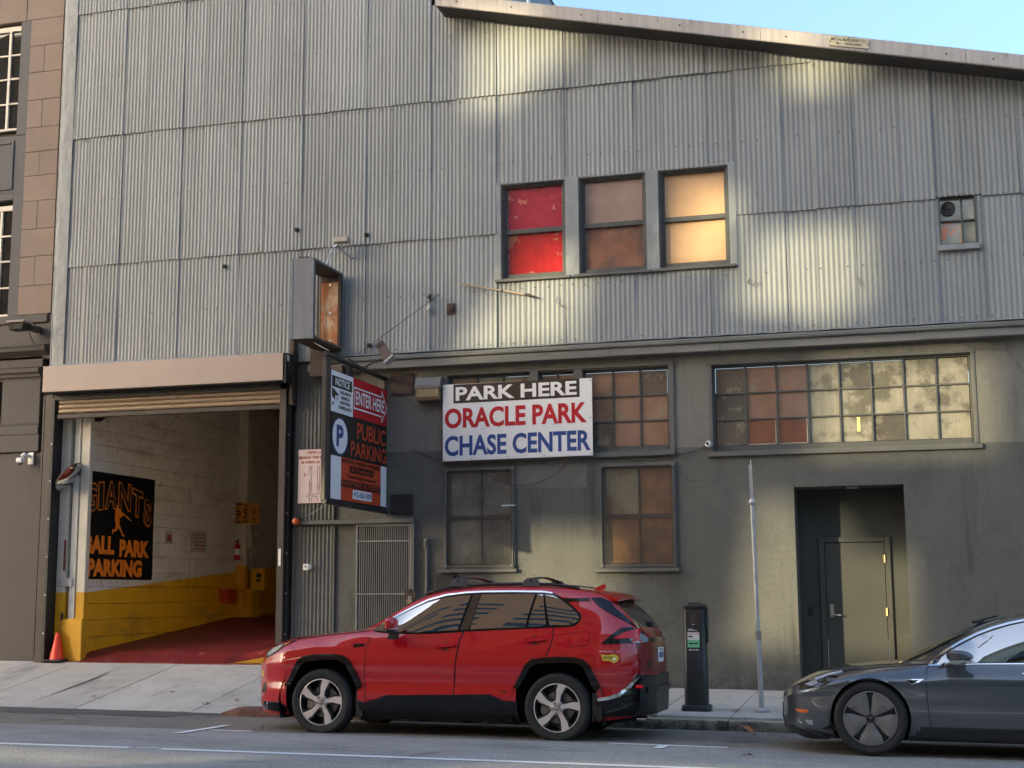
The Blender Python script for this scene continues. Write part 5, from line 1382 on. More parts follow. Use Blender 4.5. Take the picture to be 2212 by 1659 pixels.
mb = MB(); mb.tube([(-5.27,19.36,5.845),(-5.20,19.36,5.83),(-5.05,19.36,5.77)], [.018,.02,.004], 8); mb.tube([(-5.24,19.36,5.84),(-5.19,19.35,5.80)], .012, 6); mb.lathe([(.02,0),(.02,.03)],(-5.63,19.36,5.925),'x',8); build('metal_tip', mb, m_rustdark, rdv)
for (x, z, lab) in ((-6.76,5.90,'small dark insulator knob on the metal wall, upper of the pair near the rod'),(-6.77,5.72,'small pale insulator on the metal wall, lower of the pair near the rod')):
    mb = MB(); mb.lathe([(.012,0),(.012,-.04),(.03,-.045),(.03,-.065),(.02,-.07),(.022,-.09),(0,-.095)], (x,19.42,z), 'y', 12); mb.box(x-.012,x+.012,19.39,19.42,z-.06,z+.06)
    tag(build('insulator', mb, m_black if z > 5.8 else m_galv), lab, 'insulator')
mb = MB(); mb.cbox(-6.50,-6.37,19.40,19.43,5.63,5.79,.004); mb.lathe([(.045,0),(.045,-.02),(.03,-.025),(0,-.026)], (-6.435,19.40,5.71), 'y', 16); tag(build('round_vent', mb, m_rustdark), 'small rusty round vent plate on the metal wall', 'vent')
for (x, z, lab) in ((-7.74,5.22,'small dark hook bracket on the metal wall below the rusted box'),(-10.2,6.62,'small dark bracket on the metal wall far left above the garage'),(-8.97,7.12,'small dark bracket left above the rusted sign box'),(-7.80,6.95,'small dark bracket just right of the arm lamp')):
    mb = MB(); mb.cbox(x-.03,x+.03,19.37,19.42,z-.025,z+.03,.004); mb.tube([(x,19.38,z+.03),(x,19.35,z),(x+.01,19.36,z-.03)], .007, 6); tag(build('wall_hook', mb, m_black), lab, 'bracket')
def scrawl(name, pts, lab):
    mb = MB(); mb.tube(pts, .007, 6); tag(build(name, mb, m_trim, smooth=True), lab, 'wire')
scrawl('bent_wire', [(-2.02,19.39,5.80),(-1.98,19.38,5.86),(-2.0,19.38,5.79),(-1.92,19.37,5.76),(-1.90,19.38,5.82),(-1.86,19.37,5.77)], 'bent scrap of wire on the sunlit metal wall below the tan window')
scrawl('bent_wire', [(-.51,19.39,5.80),(-.48,19.38,5.74),(-.47,19.37,5.66)], 'short curved wire on the metal wall above the long window')
scrawl('bent_wire', [(-4.78,19.39,5.78),(-4.80,19.38,5.70),(-4.70,19.37,5.62),(-4.66,19.38,5.62)], 'bent scrap of wire on the metal wall right of the wooden rod')
# maker's plaque on the roof edge
pq = thing('maker_plaque', (-.46,18.93,8.95), "pale rectangular maker's plaque tilted on the sloping roof edge", 'plaque')
def pl_pt(a, b, y): return (-.73+a*.985-b*(-.15)*0+ .0*b, y, 9.005-.21*a+b)
mb = MB(); mb.prism([(0,0),(.535,0),(.535,.135),(0,.135)], lambda p, t: pl_pt(p[0], p[1], t), 18.932, 18.944); build('plate', mb, mat('plaque_cream', (.62,.53,.34), .5, noise=(6,.12)), pq)
mb = MB()
letter(mb, 'METAL BUILDING CO.', (0,0,0), (1,0,0), (0,1,0), .49, .042, .015); letter(mb, 'OAKLAND', (0,-.055,0), (1,0,0), (0,1,0), .22, .036, .015, warp=lambda a, b: (a+.19, b))
mb.v = [pl_pt(v[0]+.022, v[1]+.078, 18.9295) for v in mb.v]
m2 = MB(); 
for q in (((.07,.035),(.10,.045),(.11,.065),(.115,.045),(.15,.04),(.115,.035),(.105,.015),(.10,.035)),): m2.prism(list(q), lambda p, t: pl_pt(p[0], p[1], t), 18.9285, 18.931)
mb.add(m2.v, m2.f); build('lettering', mb, mat('plaque_brown', (.13,.09,.04), .6), pq, fix=False)
for (a, b) in ((.012,.06),(.27,.125),(.525,.06)):
    mb = MB(); p = pl_pt(a, b, 18.93); mb.lathe([(.009,0),(.008,-.005),(0,-.006)], p, 'y', 8); build('screw', mb, m_rustdark, pq)

# ------------------------------------------------------------------ street furniture
# parking pay post
zg = zwalk(-2.5,16.9)
pm = thing('parking_pay_post', (-2.515,16.95,zg), 'dark grey parking pay post on the pavement behind the red car', 'parking meter')
def rrect(w, d, r, n=5):
    out = []
    for (cx, cy, a0) in ((w/2-r,d/2-r,0),(-w/2+r,d/2-r,90),(-w/2+r,-d/2+r,180),(w/2-r,-d/2+r,270)):
        for k in range(n+1):
            a = math.radians(a0+90*k/n); out.append((cx+r*math.cos(a), cy+r*math.sin(a)))
    return out
cx, cy = -2.515, 16.95
def rr_loft(mb, secs):
    vs = []; fs = []; n = None
    for (w, d, r, z) in secs:
        q = rrect(w, d, r); n = len(q); vs += [(cx+p[0], cy+p[1], z) for p in q]
    for i in range(len(secs)-1):
        for k in range(n): fs.append((i*n+k, i*n+(k+1) % n, (i+1)*n+(k+1) % n, (i+1)*n+k))
    fs.append(list(range(n))[::-1]); fs.append([(len(secs)-1)*n+k for k in range(n)]); mb.add(vs, fs); return mb
m_post = mat('pay_post_grey', (0.040,0.041,0.042), .32, metal=.3, noise=(3,.1))
build('base', rr_loft(MB(), [(.35,.26,.05,zg),(.35,.26,.05,zg+.055),(.335,.245,.05,zg+.07)]), m_post, pm, smooth=True)
build('body', rr_loft(MB(), [(.285,.20,.06,zg+.07),(.280,.195,.06,zg+.70),(.278,.19,.06,zg+.705),(.276,.19,.06,zg+1.20)]), m_post, pm, smooth=True)
build('head_cap', rr_loft(MB(), [(.285,.20,.06,zg+1.20),(.30,.215,.06,zg+1.225),(.30,.215,.06,zg+1.24),(.28,.20,.06,zg+1.255)]), m_post, pm, smooth=True)
mb = MB(); mb.cbox(cx-.07,cx+.075,cy-.06,cy+.06,zg+1.255,zg+1.275,.004); build('solar_lid', mb, m_black, pm)
yf = cy-.0965
mb = MB(); mb.cbox(cx-.098,cx+.098,yf-.006,yf+.01,zg+.705,zg+1.18,.004); build('front_panel', mb, mat('pay_panel', (0.050,0.046,0.042), .18, noise=(2,.1)), pm)
mb = MB(); mb.box(cx-.05,cx+.03,yf-.008,yf-.006,zg+1.03,zg+1.15); build('display', mb, mat('pay_display', (0.075,0.062,0.05), .1), pm)
mb = MB(); mb.cbox(cx-.028,cx+.012,yf-.011,yf-.006,zg+1.012,zg+1.022,.002); build('card_slot', mb, m_galv, pm)
mb = MB(); mb.box(cx-.080,cx+.062,yf-.0085,yf-.006,zg+.925,zg+.975); build('notice_header', mb, m_signblack, pm)
mb = MB(); mb.box(cx-.080,cx+.062,yf-.0085,yf-.006,zg+.885,zg+.925); build('notice_white', mb, m_pinkpaper, pm)
mb = MB(); mb.box(cx-.080,cx+.062,yf-.0085,yf-.006,zg+.835,zg+.885); build('notice_white', mb, m_white, pm)
mb = MB(); mb.box(cx-.080,cx+.062,yf-.0085,yf-.006,zg+.745,zg+.835); build('notice_green', mb, mat('notice_green', (0.24,0.62,0.31), .4), pm)
mb = MB(); mb.box(cx-.062,cx-.012,yf-.0095,yf-.0085,zg+.784,zg+.800); mb.box(cx-.004,cx+.044,yf-.0095,yf-.0085,zg+.784,zg+.800); mb.box(cx-.07,cx-.015,yf-.0095,yf-.0085,zg+.866,zg+.882); mb.box(cx-.07,cx+.05,yf-.0095,yf-.0085,zg+.852,zg+.855); build('notice_print', mb, m_signblack, pm)
mb = MB(); mb.box(cx-.072,cx-.01,yf-.0095,yf-.009,zg+.957,zg+.963); mb.box(cx-.072,cx+.04,yf-.0095,yf-.009,zg+.943,zg+.949); letter(mb, '684-01006', (cx-.068,yf-.0075,zg+.708), R_, U_, .125, .018, .02)
build('lettering', mb, m_white, pm, fix=False)
mb = MB(); mb.cbox(cx+.140,cx+.156,cy-.06,cy+.06,zg+.80,zg+1.21,.004); build('side_cover', mb, m_black, pm)
mb = MB(); mb.box(cx+.139,cx+.1405,cy-.085,cy-.062,zg+1.0,zg+1.12); build('side_sticker', mb, mat('sticker_blue', (.25,.30,.42), .5), pm)
mb = MB(); mb.add([(-2.72,16.83,zg+.012),(-2.66,16.80,zg+.05),(-2.67,16.86,zg+.045),(-2.65,16.84,zg+.01),(-2.70,16.88,zg+.035)], [(0,1,4),(1,2,4),(1,3,2)]); tag(build('crumpled_paper', mb, m_paper, fix=False), 'crumpled white scrap of paper at the foot of the pay post', 'litter')
# galvanised pole
zp = zwalk(-1.76,17)
gp = thing('sign_pole', (-1.76,17,zp), 'bare galvanised metal pole standing on the pavement left of the recessed door', 'pole')
def pp(t, z): return (-1.758-.045*t, 17.0, z)
mb = MB(); mb.lathe([(.09,0),(.092,.012),(.075,.022),(.05,.03),(.045,.045)], (-1.758,17,zp), 'z', 22); build('foot_flange', mb, m_galv, gp, smooth=True)
mb = MB(); mb.tube([pp(0,zp+.02), pp(.28,zp+.86)], .030, 14); build('lower_tube', mb, m_galv, gp, smooth=True)
mb = MB(); mb.tube([pp(.28,zp+.84), pp(.32,zp+.94)], .036, 14); mb.tube([pp(.3,zp+.925),pp(.31,zp+.935)], .038, 14); build('clamp', mb, mat('clamp_grey', (.30,.28,.26), .5, metal=.4), gp, smooth=True)
mb = MB(); mb.tube([pp(.30,zp+.90), pp(.78,zp+2.45)], .026, 14); build('upper_tube', mb, m_galv, gp, smooth=True)
mb = MB(); mb.tube([pp(.72,zp+2.25), pp(.73,zp+2.28)], .031, 14); build('band', mb, m_galv, gp, smooth=True)
mb = MB(); mb.lathe([(.026,0),(.04,.02),(.042,.045),(.03,.07),(.018,.08)], pp(.78,zp+2.44), 'z', 16); build('collar', mb, m_galv, gp, smooth=True)
mb = MB(); a, b = pp(.79,zp+2.50), pp(.95,zp+2.93); mb.prism([(-.020,-.014),(.020,-.014),(.020,-.008),(-.014,-.008),(-.014,.014),(-.020,.014)], lambda p, t: (a[0]+(b[0]-a[0])*t+p[0], a[1]+p[1], a[2]+(b[2]-a[2])*t), 0, 1); mb.tube([(b[0]+.01,b[1],b[2]-.05),(b[0]+.004,b[1],b[2]+.06)], .006, 6); build('channel_post', mb, m_galv, gp)
# ------------------------------------------------------------------ cars
def pchip(xs, ys):
    xs, ys = np.array(xs, float), np.array(ys, float)
    h = np.diff(xs); d = np.diff(ys)/h
    m = np.zeros(len(xs))
    for i in range(1, len(xs)-1):
        if d[i-1]*d[i] > 0:
            w1, w2 = 2*h[i]+h[i-1], h[i]+2*h[i-1]
            m[i] = (w1+w2)/(w1/d[i-1]+w2/d[i])
    m[0], m[-1] = d[0], d[-1]
    def f(x):
        x = min(max(x, xs[0]), xs[-1]); i = min(len(h)-1, max(0, int(np.searchsorted(xs, x)-1)))
        t = (x-xs[i])/h[i]
        return ((2*t**3-3*t**2+1)*ys[i]+(t**3-2*t**2+t)*h[i]*m[i]+(-2*t**3+3*t**2)*ys[i+1]+(t**3-t**2)*h[i]*m[i+1])
    return f
def catmull(P, seg):
    P = [np.array(p, float) for p in P]; out = []
    Q = [2*P[0]-P[1]]+P+[2*P[-1]-P[-2]]
    for i in range(1, len(Q)-2):
        p0, p1, p2, p3 = Q[i-1:i+3]
        # limited tangents keep the section from overshooting
        m1, m2 = (p2-p0)/2, (p3-p1)/2
        L_ = np.linalg.norm(p2-p1)
        for m_ in (m1, m2):
            n_ = np.linalg.norm(m_)
            if n_ > L_*1.2: m_ *= L_*1.2/n_
        for k in range(seg):
            t = k/seg
            out.append((2*t**3-3*t**2+1)*p1+(t**3-2*t**2+t)*m1+(-2*t**3+3*t**2)*p2+(t**3-t**2)*m2)
    out.append(P[-1]); return out

def glass_surf(zb, zt, wb, wt, bulge):
    def f(u, z):
        a, c = zb(u), zt(u); c = max(c, a+.25); t = (z-a)/(c-a)
        return wb+(wt-wb)*t-bulge*4*t*(1-t)-.012
    return f
def pip2(x, y, P):
    c = False
    for i in range(len(P)):
        a, b = P[i], P[(i+1) % len(P)]
        if (a[1] > y) != (b[1] > y) and x < (b[0]-a[0])*(y-a[1])/(b[1]-a[1])+a[0]: c = not c
    return c
AF = [(-.429,.506),(-.391,.579),(-.288,.773),(-.249,.812),(-.209,.828),(-.09,.85),(.042,.857),(.16,.857),(.225,.846),(.265,.835),(.331,.788),(.41,.653),(.47,.53),(.425,.479)]
AR = [(2.152,.534),(2.174,.568),(2.291,.782),(2.327,.814),(2.364,.833),(2.484,.852),(2.652,.86),(2.819,.859),(2.902,.837),(2.961,.787),(3.072,.574),(3.033,.51)]
class Car:
    def __init__(s, root, half, us, section, seg=5):
        s.root, s.half = root, half
        secs = []
        for u in us:
            half_ = catmull(section(u), seg)
            full = half_+[np.array((2*half-p[0], p[1])) for p in half_[-2::-1]]
            secs.append([(u, p[0], p[1]) for p in full])
        s.n = len(secs[0]); s.verts = [p for sec in secs for p in sec]; s.faces = []
        n = s.n
        for i in range(len(secs)-1):
            for k in range(n-1): s.faces.append((i*n+k, i*n+k+1, (i+1)*n+k+1, (i+1)*n+k))
        s.caps = [list(range(n)), [(len(secs)-1)*n+k for k in range(n)]]
        s.bvh = BVHTree.FromPolygons([Vector(v) for v in s.verts], [list(f) for f in s.faces]+s.caps)
    def body(s, m, holes, name='body'):
        """the shell, with the wheel arches cut away"""
        mb = MB(); fs = []
        for f in s.faces:
            c = sum((Vector(s.verts[i]) for i in f), Vector())/len(f)
            if (c.y < .5 or c.y > 2*s.half-.5) and any((pip2(c.x, c.z, h) if len(h) > 3 else (c.x-h[0])**2+(c.z-h[1])**2 < h[2]**2) for h in holes): continue
            fs.append(f)
        mb.add(s.verts, fs+[c for c in s.caps])
        return build(name, mb, m, s.root, smooth=True, local=True, angle=40)
    def hit(s, o, d):
        loc, nor, *_ = s.bvh.ray_cast(Vector(o), Vector(d).normalized())
        if loc is None:
            loc, nor, *_ = s.bvh.find_nearest(Vector(o)+Vector(d)*.1)
        if nor.dot(Vector(d)) > 0: nor = -nor
        return loc, nor
    def cast(s, p, mode):
        if mode == 'near': return s.hit((p[0], -1, p[1]), (0, 1, 0))
        if mode == 'far': return s.hit((p[0], 2*s.half+1, p[1]), (0, -1, 0))
        if mode == 'top': return s.hit((p[0], p[1], 3), (0, 0, -1))
        if mode == 'rear': return s.hit((9, p[0], p[1]), (-1, 0, 0))
        if mode == 'front': return s.hit((-9, p[0], p[1]), (1, 0, 0))
    def patch(s, name, poly, m, off=.004, mode='near', parent=None, grid=.05, skirt=.012, smooth_pts=0, both=False, surf=None):
        """a panel lying on the body surface: polygon cut, wrapped onto the shell, raised and given an edge"""
        P = [Vector(p) for p in poly]
        for _ in range(smooth_pts):
            Q = []
            for i in range(len(P)):
                a, b = P[i], P[(i+1) % len(P)]; Q += [a*.75+b*.25, a*.25+b*.75]
            P = Q
        # subdivide long edges
        Q = []
        for i in range(len(P)):
            a, b = P[i], P[(i+1) % len(P)]; k = max(1, int((b-a).length/grid))
            Q += [a.lerp(b, t/k) for t in range(k)]
        nb = len(Q)
        pts = list(Q)
        x0, x1 = min(p.x for p in Q), max(p.x for p in Q); y0, y1 = min(p.y for p in Q), max(p.y for p in Q)
        def inside(x, y):
            c = False
            for i in range(nb):
                a, b = Q[i], Q[(i+1) % nb]
                if (a.y > y) != (b.y > y) and x < (b.x-a.x)*(y-a.y)/(b.y-a.y)+a.x: c = not c
            return c
        gx = x0+grid/2
        while gx < x1:
            gy = y0+grid/2
            while gy < y1:
                if inside(gx, gy) and min((Vector((gx, gy))-q).length for q in Q) > grid*.35: pts.append(Vector((gx, gy)))
                gy += grid
            gx += grid
        vs, es, fs, *_ = delaunay_2d_cdt(pts, [], [list(range(nb))], 1, 1e-6)
        objs = []
        for md in ((mode, 'far') if both and mode == 'near' else (mode,)):
            out = []; inn = []
            for v in vs:
                if surf:
                    yy = surf(v.x, v.y); loc = Vector((v.x, yy if md == 'near' else 2*s.half-yy, v.y)); nor = Vector((0, -1 if md == 'near' else 1, 0))
                else: loc, nor = s.cast((v.x, v.y), md)
                o_ = off(v.x, v.y) if callable(off) else off
                out.append(loc+nor*o_); inn.append(loc-nor*skirt)
            mb = MB(); n = len(out)
            ed = {}
            for f in fs:
                for i in range(len(f)):
                    k = tuple(sorted((f[i], f[(i+1) % len(f)]))); ed[k] = ed.get(k, 0)+1
            F_ = [list(f) for f in fs]
            for (a, b), c in ed.items():
                if c == 1: F_.append([a, b, n+b, n+a])
            mb.add(out+inn, F_)
            par = parent or s.root
            objs.append(build(name, mb, m, par, smooth=True, local=True, angle=40))
        return objs[0]
    def ribbon(s, name, line, w, m, off=.004, mode='near', parent=None, side=0, closed=False, both=False):
        """a strip of width w along a line on the body"""
        L_ = [Vector(p) for p in line]; P = []
        for a, b in zip(L_[:-1], L_[1:]):
            k = max(1, int((b-a).length/.04)); P += [a.lerp(b, t/k) for t in range(k)]
        P.append(L_[-1])
        A, B_ = [], []
        for i, p in enumerate(P):
            d = (P[min(i+1, len(P)-1)]-P[max(i-1, 0)]).normalized(); n_ = Vector((-d.y, d.x))
            A.append(p+n_*w*(.5+side*.5)); B_.append(p-n_*w*(.5-side*.5))
        return s.patch(name, A+B_[::-1], m, off, mode, parent, grid=.12, skirt=.004, both=both)

def wheel(car, u, zc, R, width, rimR, style, mats, far=False):
    """tyre, rim and spokes; outer face at y = 0 side (near) or mirrored"""
    root = car.root; m_tyre, m_rim, m_dark, m_disc = mats
    sgn = -1 if not far else 1; yo = .0 if not far else 2*car.half
    Y = lambda o: (yo+(o if not far else -o))      # o: depth inward from the outer face
    prof = [(rimR+.002,.035),(rimR+.012,.014),(rimR+.03,.006),(R-.035,.004),(R-.014,.016),(R-.003,.034),(R,.06),(R,width-.06),(R-.012,width-.02),(R-.04,width),(rimR,width-.01)]
    mb = MB(); mb.lathe([(r, Y(o)) for r, o in prof], (u, 0, zc), 'y', 56)
    # tread grooves
    t = build('wheel', mb, m_tyre, root, smooth=True, local=True, angle=30)
    wh_ = t
    g_ = MB(); nT = 46
    for k in range(nT):
        a = 2*math.pi*k/nT
        for (o0, o1) in ((.030,.070),(width*.5-.02,width*.5+.02),(width-.07,width-.03)):
            c, sn = math.cos(a), math.sin(a)
            pts = []
            for (rr, aa) in ((R-.004,-.028),(R+.0025,-.024),(R+.0025,.024),(R-.004,.028)):
                ca, sa = math.cos(a+aa), math.sin(a+aa); pts.append((ca*rr, sa*rr))
            g_.prism(pts, lambda p, t_: (u+p[0], Y(t_), zc+p[1]), o0, o1)
    build('tread_block', g_, m_tyre, t, local=True)['kind'] = 'stuff'
    mb = MB(); mb.lathe([(rimR+.003,Y(.030)),(rimR+.006,Y(.012)),(rimR-.004,Y(.010)),(rimR-.012,Y(.020)),(rimR-.018,Y(.055)),(rimR-.03,Y(.14)),(rimR-.035,Y(width-.02))], (u,0,zc), 'y', 56)
    build('rim', mb, m_dark, t, smooth=True, local=True)
    mb = MB(); mb.lathe([(rimR+.0035,Y(.011)),(rimR-.007,Y(.0095))], (u,0,zc), 'y', 56); build('rim_edge', mb, m_rim, t, smooth=True, local=True)
    mb = MB(); mb.lathe([(rimR*.68,Y(.10)),(rimR*.68,Y(.11)),(.05,Y(.11))], (u,0,zc), 'y', 36); mb.lathe([(rimR*.68,Y(.10)),(rimR*.42,Y(.10))], (u,0,zc), 'y', 36); build('brake_disc', mb, m_disc, t, smooth=True, local=True)
    mb = MB(); mb.disc((u,Y(.15),zc), rimR-.01, 'y', 36); build('inner_shade', mb, m_dark, t, local=True)
    mb = MB()
    cal = [(rimR*.42,-.5),(rimR*.74,-.42),(rimR*.80,0),(rimR*.74,.42),(rimR*.42,.5)]
    base = math.radians(195)
    mb.prism([(r*math.cos(base+a), r*math.sin(base+a)) for r, a in cal], lambda p, t_: (u+p[0], Y(t_), zc+p[1]), .075, .12); build('brake_caliper', mb, m_disc, t, local=True)
    def pol(pts, a, d0, d1, m, nm, crown=0.0):
        mb = MB(); ca, sa = math.cos(a), math.sin(a)
        P = [(p[0]*ca-p[1]*sa, p[0]*sa+p[1]*ca) for p in pts]
        mb.prism(P, lambda p, t_: (u+p[0], Y(t_+crown*(1-(math.hypot(p[0],p[1])/rimR)**2)), zc+p[1]), d0, d1)
        return build(nm, mb, m, t, local=True)
    r = rimR
    if style == 'twist':
        face = [(.18*r,-.12*r),(.52*r,-.145*r),(.80*r,-.30*r),(.935*r,-.33*r),(.99*r,-.10*r),(.995*r,.07*r),(.93*r,.06*r),(.72*r,.135*r),(.48*r,.12*r),(.18*r,.12*r)]
        back = [(.16*r,-.16*r),(.52*r,-.185*r),(.79*r,-.335*r),(.93*r,-.37*r),(.985*r,-.15*r),(.99*r,.17*r),(.90*r,.17*r),(.72*r,.185*r),(.48*r,.165*r),(.16*r,.16*r)]
        face = [(q[0], q[1]*(.78 if q[0] < .9*r else .92)) for q in face]
        foot = [(.90*r,-.42*r),(.955*r,-.30*r),(.995*r,-.08*r),(.96*r,-.09*r),(.90*r,-.31*r),(.85*r,-.44*r)]
        for k in range(5):
            a = math.radians(84+72*k)
            if far: a = math.pi-a
            f_ = face if not far else [(p[0], -p[1]) for p in face]
            b_ = back if not far else [(p[0], -p[1]) for p in back]
            pol(b_, a, .020, .075, m_dark, 'spoke_back', .006)
            pol(f_, a, .013, .022, m_rim, 'spoke', .006)
        mb = MB(); mb.lathe([(.30*r,Y(.016)),(.28*r,Y(.012)),(0,Y(.010))], (u,0,zc), 'y', 24); build('hub', mb, m_rim, t, smooth=True, local=True)
        for k in range(5):
            a = math.radians(84+36+72*k)
            mb = MB(); mb.lathe([(.016,Y(.026)),(.016,Y(.004)),(.012,Y(.001)),(.0,Y(.001))], (u+.225*r*math.cos(a),0,zc+.225*r*math.sin(a)), 'y', 8); build('lug_nut', mb, m_disc, t, local=True)
        mb = MB(); mb.lathe([(.032,Y(.012)),(.031,Y(.004)),(.026,Y(.002)),(0,Y(.002))], (u,0,zc), 'y', 20); cap = build('centre_cap', mb, m_disc, t, smooth=True, local=True)
        mb = MB()
        for (rx, rz, dz) in ((.021,.014,0),(.008,.014,0),(.016,.006,.006)):
            n = 20; o_ = [(rx*math.cos(q),rz*math.sin(q)+dz) for q in np.linspace(0,2*math.pi,n+1)[:-1]]; i_ = [((rx-.003)*math.cos(q),(rz-.003)*math.sin(q)+dz) for q in np.linspace(0,2*math.pi,n+1)[:-1]]
            for q in range(n):
                q2 = (q+1) % n; mb.add([(u+o_[q][0],Y(.0012),zc+o_[q][1]),(u+o_[q2][0],Y(.0012),zc+o_[q2][1]),(u+i_[q2][0],Y(.0012),zc+i_[q2][1]),(u+i_[q][0],Y(.0012),zc+i_[q][1])], [(0,1,2,3)])
        build('emblem', mb, m_rim, t, local=True, fix=False)
    else:
        # five wide aero blades with slots between
        for k in range(5):
            a = math.radians(54+72*k)
            P = [(.14*r,-.085*r),(.40*r,-.22*r),(.62*r,-.36*r),(.80*r,-.43*r)]+[(.965*r*math.cos(q),.965*r*math.sin(q)) for q in np.linspace(-.47,.47,9)]+[(.80*r,.43*r),(.62*r,.36*r),(.40*r,.22*r),(.14*r,.085*r)]
            mb = MB(); ca, sa = math.cos(a), math.sin(a); vs = []; n = len(P)
            for dp, sh in ((.012,1.0),(.034,1.02)):
                for p in P:
                    rr = math.hypot(*p)/r
                    vs.append((u+(p[0]*ca-p[1]*sa)*sh, Y(dp+.034*(abs(p[1])/r/.5)**1.5*(rr < .9)+.004*(1-rr)), zc+(p[0]*sa+p[1]*ca)*sh))
            c0 = len(vs); vs.append((u+.62*r*ca, Y(.004), zc+.62*r*sa))
            fs = [(i, (i+1) % n, c0) for i in range(n)]+[(i, n+i, n+(i+1) % n, (i+1) % n) for i in range(n)]
            build('aero_blade', mb.add(vs, fs), m_rim, t, smooth=True, local=True, angle=50)
            a2 = a+math.radians(36); ca, sa = math.cos(a2), math.sin(a2)
            Q = [(.20*r,-.045*r),(.93*r,-.085*r),(.95*r,0),(.93*r,.085*r),(.20*r,.045*r)]
            mb = MB(); mb.prism([(p[0]*ca-p[1]*sa, p[0]*sa+p[1]*ca) for p in Q], lambda p, t_: (u+p[0], Y(t_), zc+p[1]), .050, .085); build('spoke', mb, m_dark, t, local=True)
        mb = MB(); mb.lathe([(.965*r,Y(.013)),(1.0*r,Y(.014)),(1.0*r,Y(.03)),(.955*r,Y(.03))], (u,0,zc), 'y', 56); build('outer_ring', mb, m_rim, t, smooth=True, local=True)
        mb = MB(); mb.lathe([(.16*r,Y(.018)),(.15*r,Y(.008)),(0,Y(.006))], (u,0,zc), 'y', 24); build('centre_cap', mb, m_dark, t, smooth=True, local=True)
        mb = MB(); mb.add([(u-.016,Y(.004),zc+.014),(u+.016,Y(.004),zc+.014),(u+.012,Y(.004),zc+.007),(u+.004,Y(.004),zc+.006),(u,Y(.004),zc-.018),(u-.004,Y(.004),zc+.006),(u-.012,Y(.004),zc+.007)], [(0,1,2,3,4,5,6)])
        build('emblem', mb, m_disc, t, local=True, fix=False)
    return t

m_tyre = mat('tyre_rubber', (0.022,0.021,0.020), .75, noise=(12,.2), bump=(60,.2,.002))
m_alloy = mat('machined_alloy', (0.80,0.71,0.66), .32, metal=.45, noise=(7,.05))
m_alloydark = mat('dark_alloy', (0.028,0.029,0.031), .35, metal=.3)
m_disc = mat('brake_steel', (0.33,0.30,0.27), .4, metal=.8, noise=(20,.2))
m_carred = mat('red_car_paint', (0.50,0.0005,0.006), .35, metal=.0, spec=.15, coat=1.0, coat_ior=1.75)
m_cargrey = mat('grey_car_paint', (0.062,0.067,0.078), .30, metal=.35, spec=.6, coat=1.0, coat_ior=1.8)
m_gloss = mat('gloss_black', (0.006,0.006,0.007), .08, spec=.5, ior=1.5)
m_satin = mat('satin_black_plastic', (0.014,0.014,0.015), .42)
m_carglass = mat('car_glass', (0.010,0.012,0.013), .015, spec=1.0, ior=2.6)
m_chrome = mat('chrome', (0.75,0.74,0.73), .12, metal=1.0)
m_well = mat('wheel_well', (0.006,0.006,0.006), .9)
m_lampred = mat('tail_lamp_red', (0.75,0.010,0.012), .12, spec=.5)
m_lampclear = mat('lamp_clear', (0.30,0.31,0.32), .10, spec=1.0, noise=(40,.5))
m_amber = mat('amber_marker', (0.62,0.13,0.02), .2)

# ---- red SUV
suv = thing('red_suv', (-6.17,14.15,-.012), 'glossy red sport utility car with black wheel arches and roof rails at the kerb', 'car')
suv.rotation_euler = (-.018, .0076, 0)
z4 = pchip([-.95,-.92,-.88,-.80,-.58,-.3,0,.17,.45,.6,.9,1.2,1.56,2.0,2.53,2.8,3.1,3.3,3.42,3.53],[.58,.71,.79,.86,.945,1.0,1.045,1.07,1.09,1.09,1.075,1.085,1.11,1.14,1.165,1.175,1.175,1.15,1.09,1.0])
z5 = pchip([-.95,-.92,-.88,-.80,-.58,-.3,0,.3,.45,.57,.71,.89,1.1,1.31,1.53,2.0,2.4,2.6,2.8,3.0,3.1,3.25,3.4,3.53],[.60,.73,.81,.885,.98,1.03,1.07,1.10,1.12,1.165,1.245,1.345,1.43,1.49,1.52,1.535,1.535,1.525,1.505,1.475,1.44,1.33,1.19,1.03])
z6 = pchip([-.95,-.92,-.88,-.80,-.58,-.3,0,.3,.5,.7,.9,1.09,1.25,1.5,1.76,2.17,2.64,2.8,3.0,3.1,3.25,3.4,3.53],[.62,.75,.83,.905,1.0,1.045,1.08,1.11,1.19,1.30,1.41,1.49,1.535,1.565,1.585,1.59,1.575,1.555,1.515,1.47,1.35,1.205,1.04])
z7 = pchip([-.95,-.92,-.88,-.80,-.62,-.31,.01,.16,.3,.5,.8,1.1,1.4,1.8,2.3,2.7,3.0,3.1,3.25,3.4,3.53],[.64,.77,.85,.92,1.015,1.06,1.09,1.105,1.15,1.26,1.42,1.545,1.60,1.615,1.615,1.59,1.54,1.48,1.365,1.22,1.05])
insf = pchip([-.95,-.925,-.88,-.80,-.70,-.58,-.42,2.8,3.05,3.25,3.40,3.47,3.53],[.70,.50,.35,.235,.13,.055,0,0,.015,.06,.15,.28,.52])
def suv_sec(u):
    i = insf(u); k = 1-i/.925
    hood = 1-sstep(.0, .7, u); 
    b, t, r, c = z4(u), z5(u), z6(u), z7(u)
    low = .20+.07*sstep(2.9, 3.5, u)+.02*(1-sstep(-.95,-.7,u))
    sh = min(.93, b-.10)
    P = [(.13,low),(.035,low+.10),(.006,.46),(.020,.56),(.0,.74),(.008,sh-.05),(.024,sh+.01),(.092+.02*hood,b),(.232+.012*hood,t),(.35+.05*hood,r),(.55,r+(c-r)*.6),(.925,c)]
    return [(i+w*k, z) for w, z in P]
us = list(np.linspace(-.95,-.6,26))+list(np.linspace(-.6,3.0,230))[1:]+list(np.linspace(3.0,3.53,36))[1:]
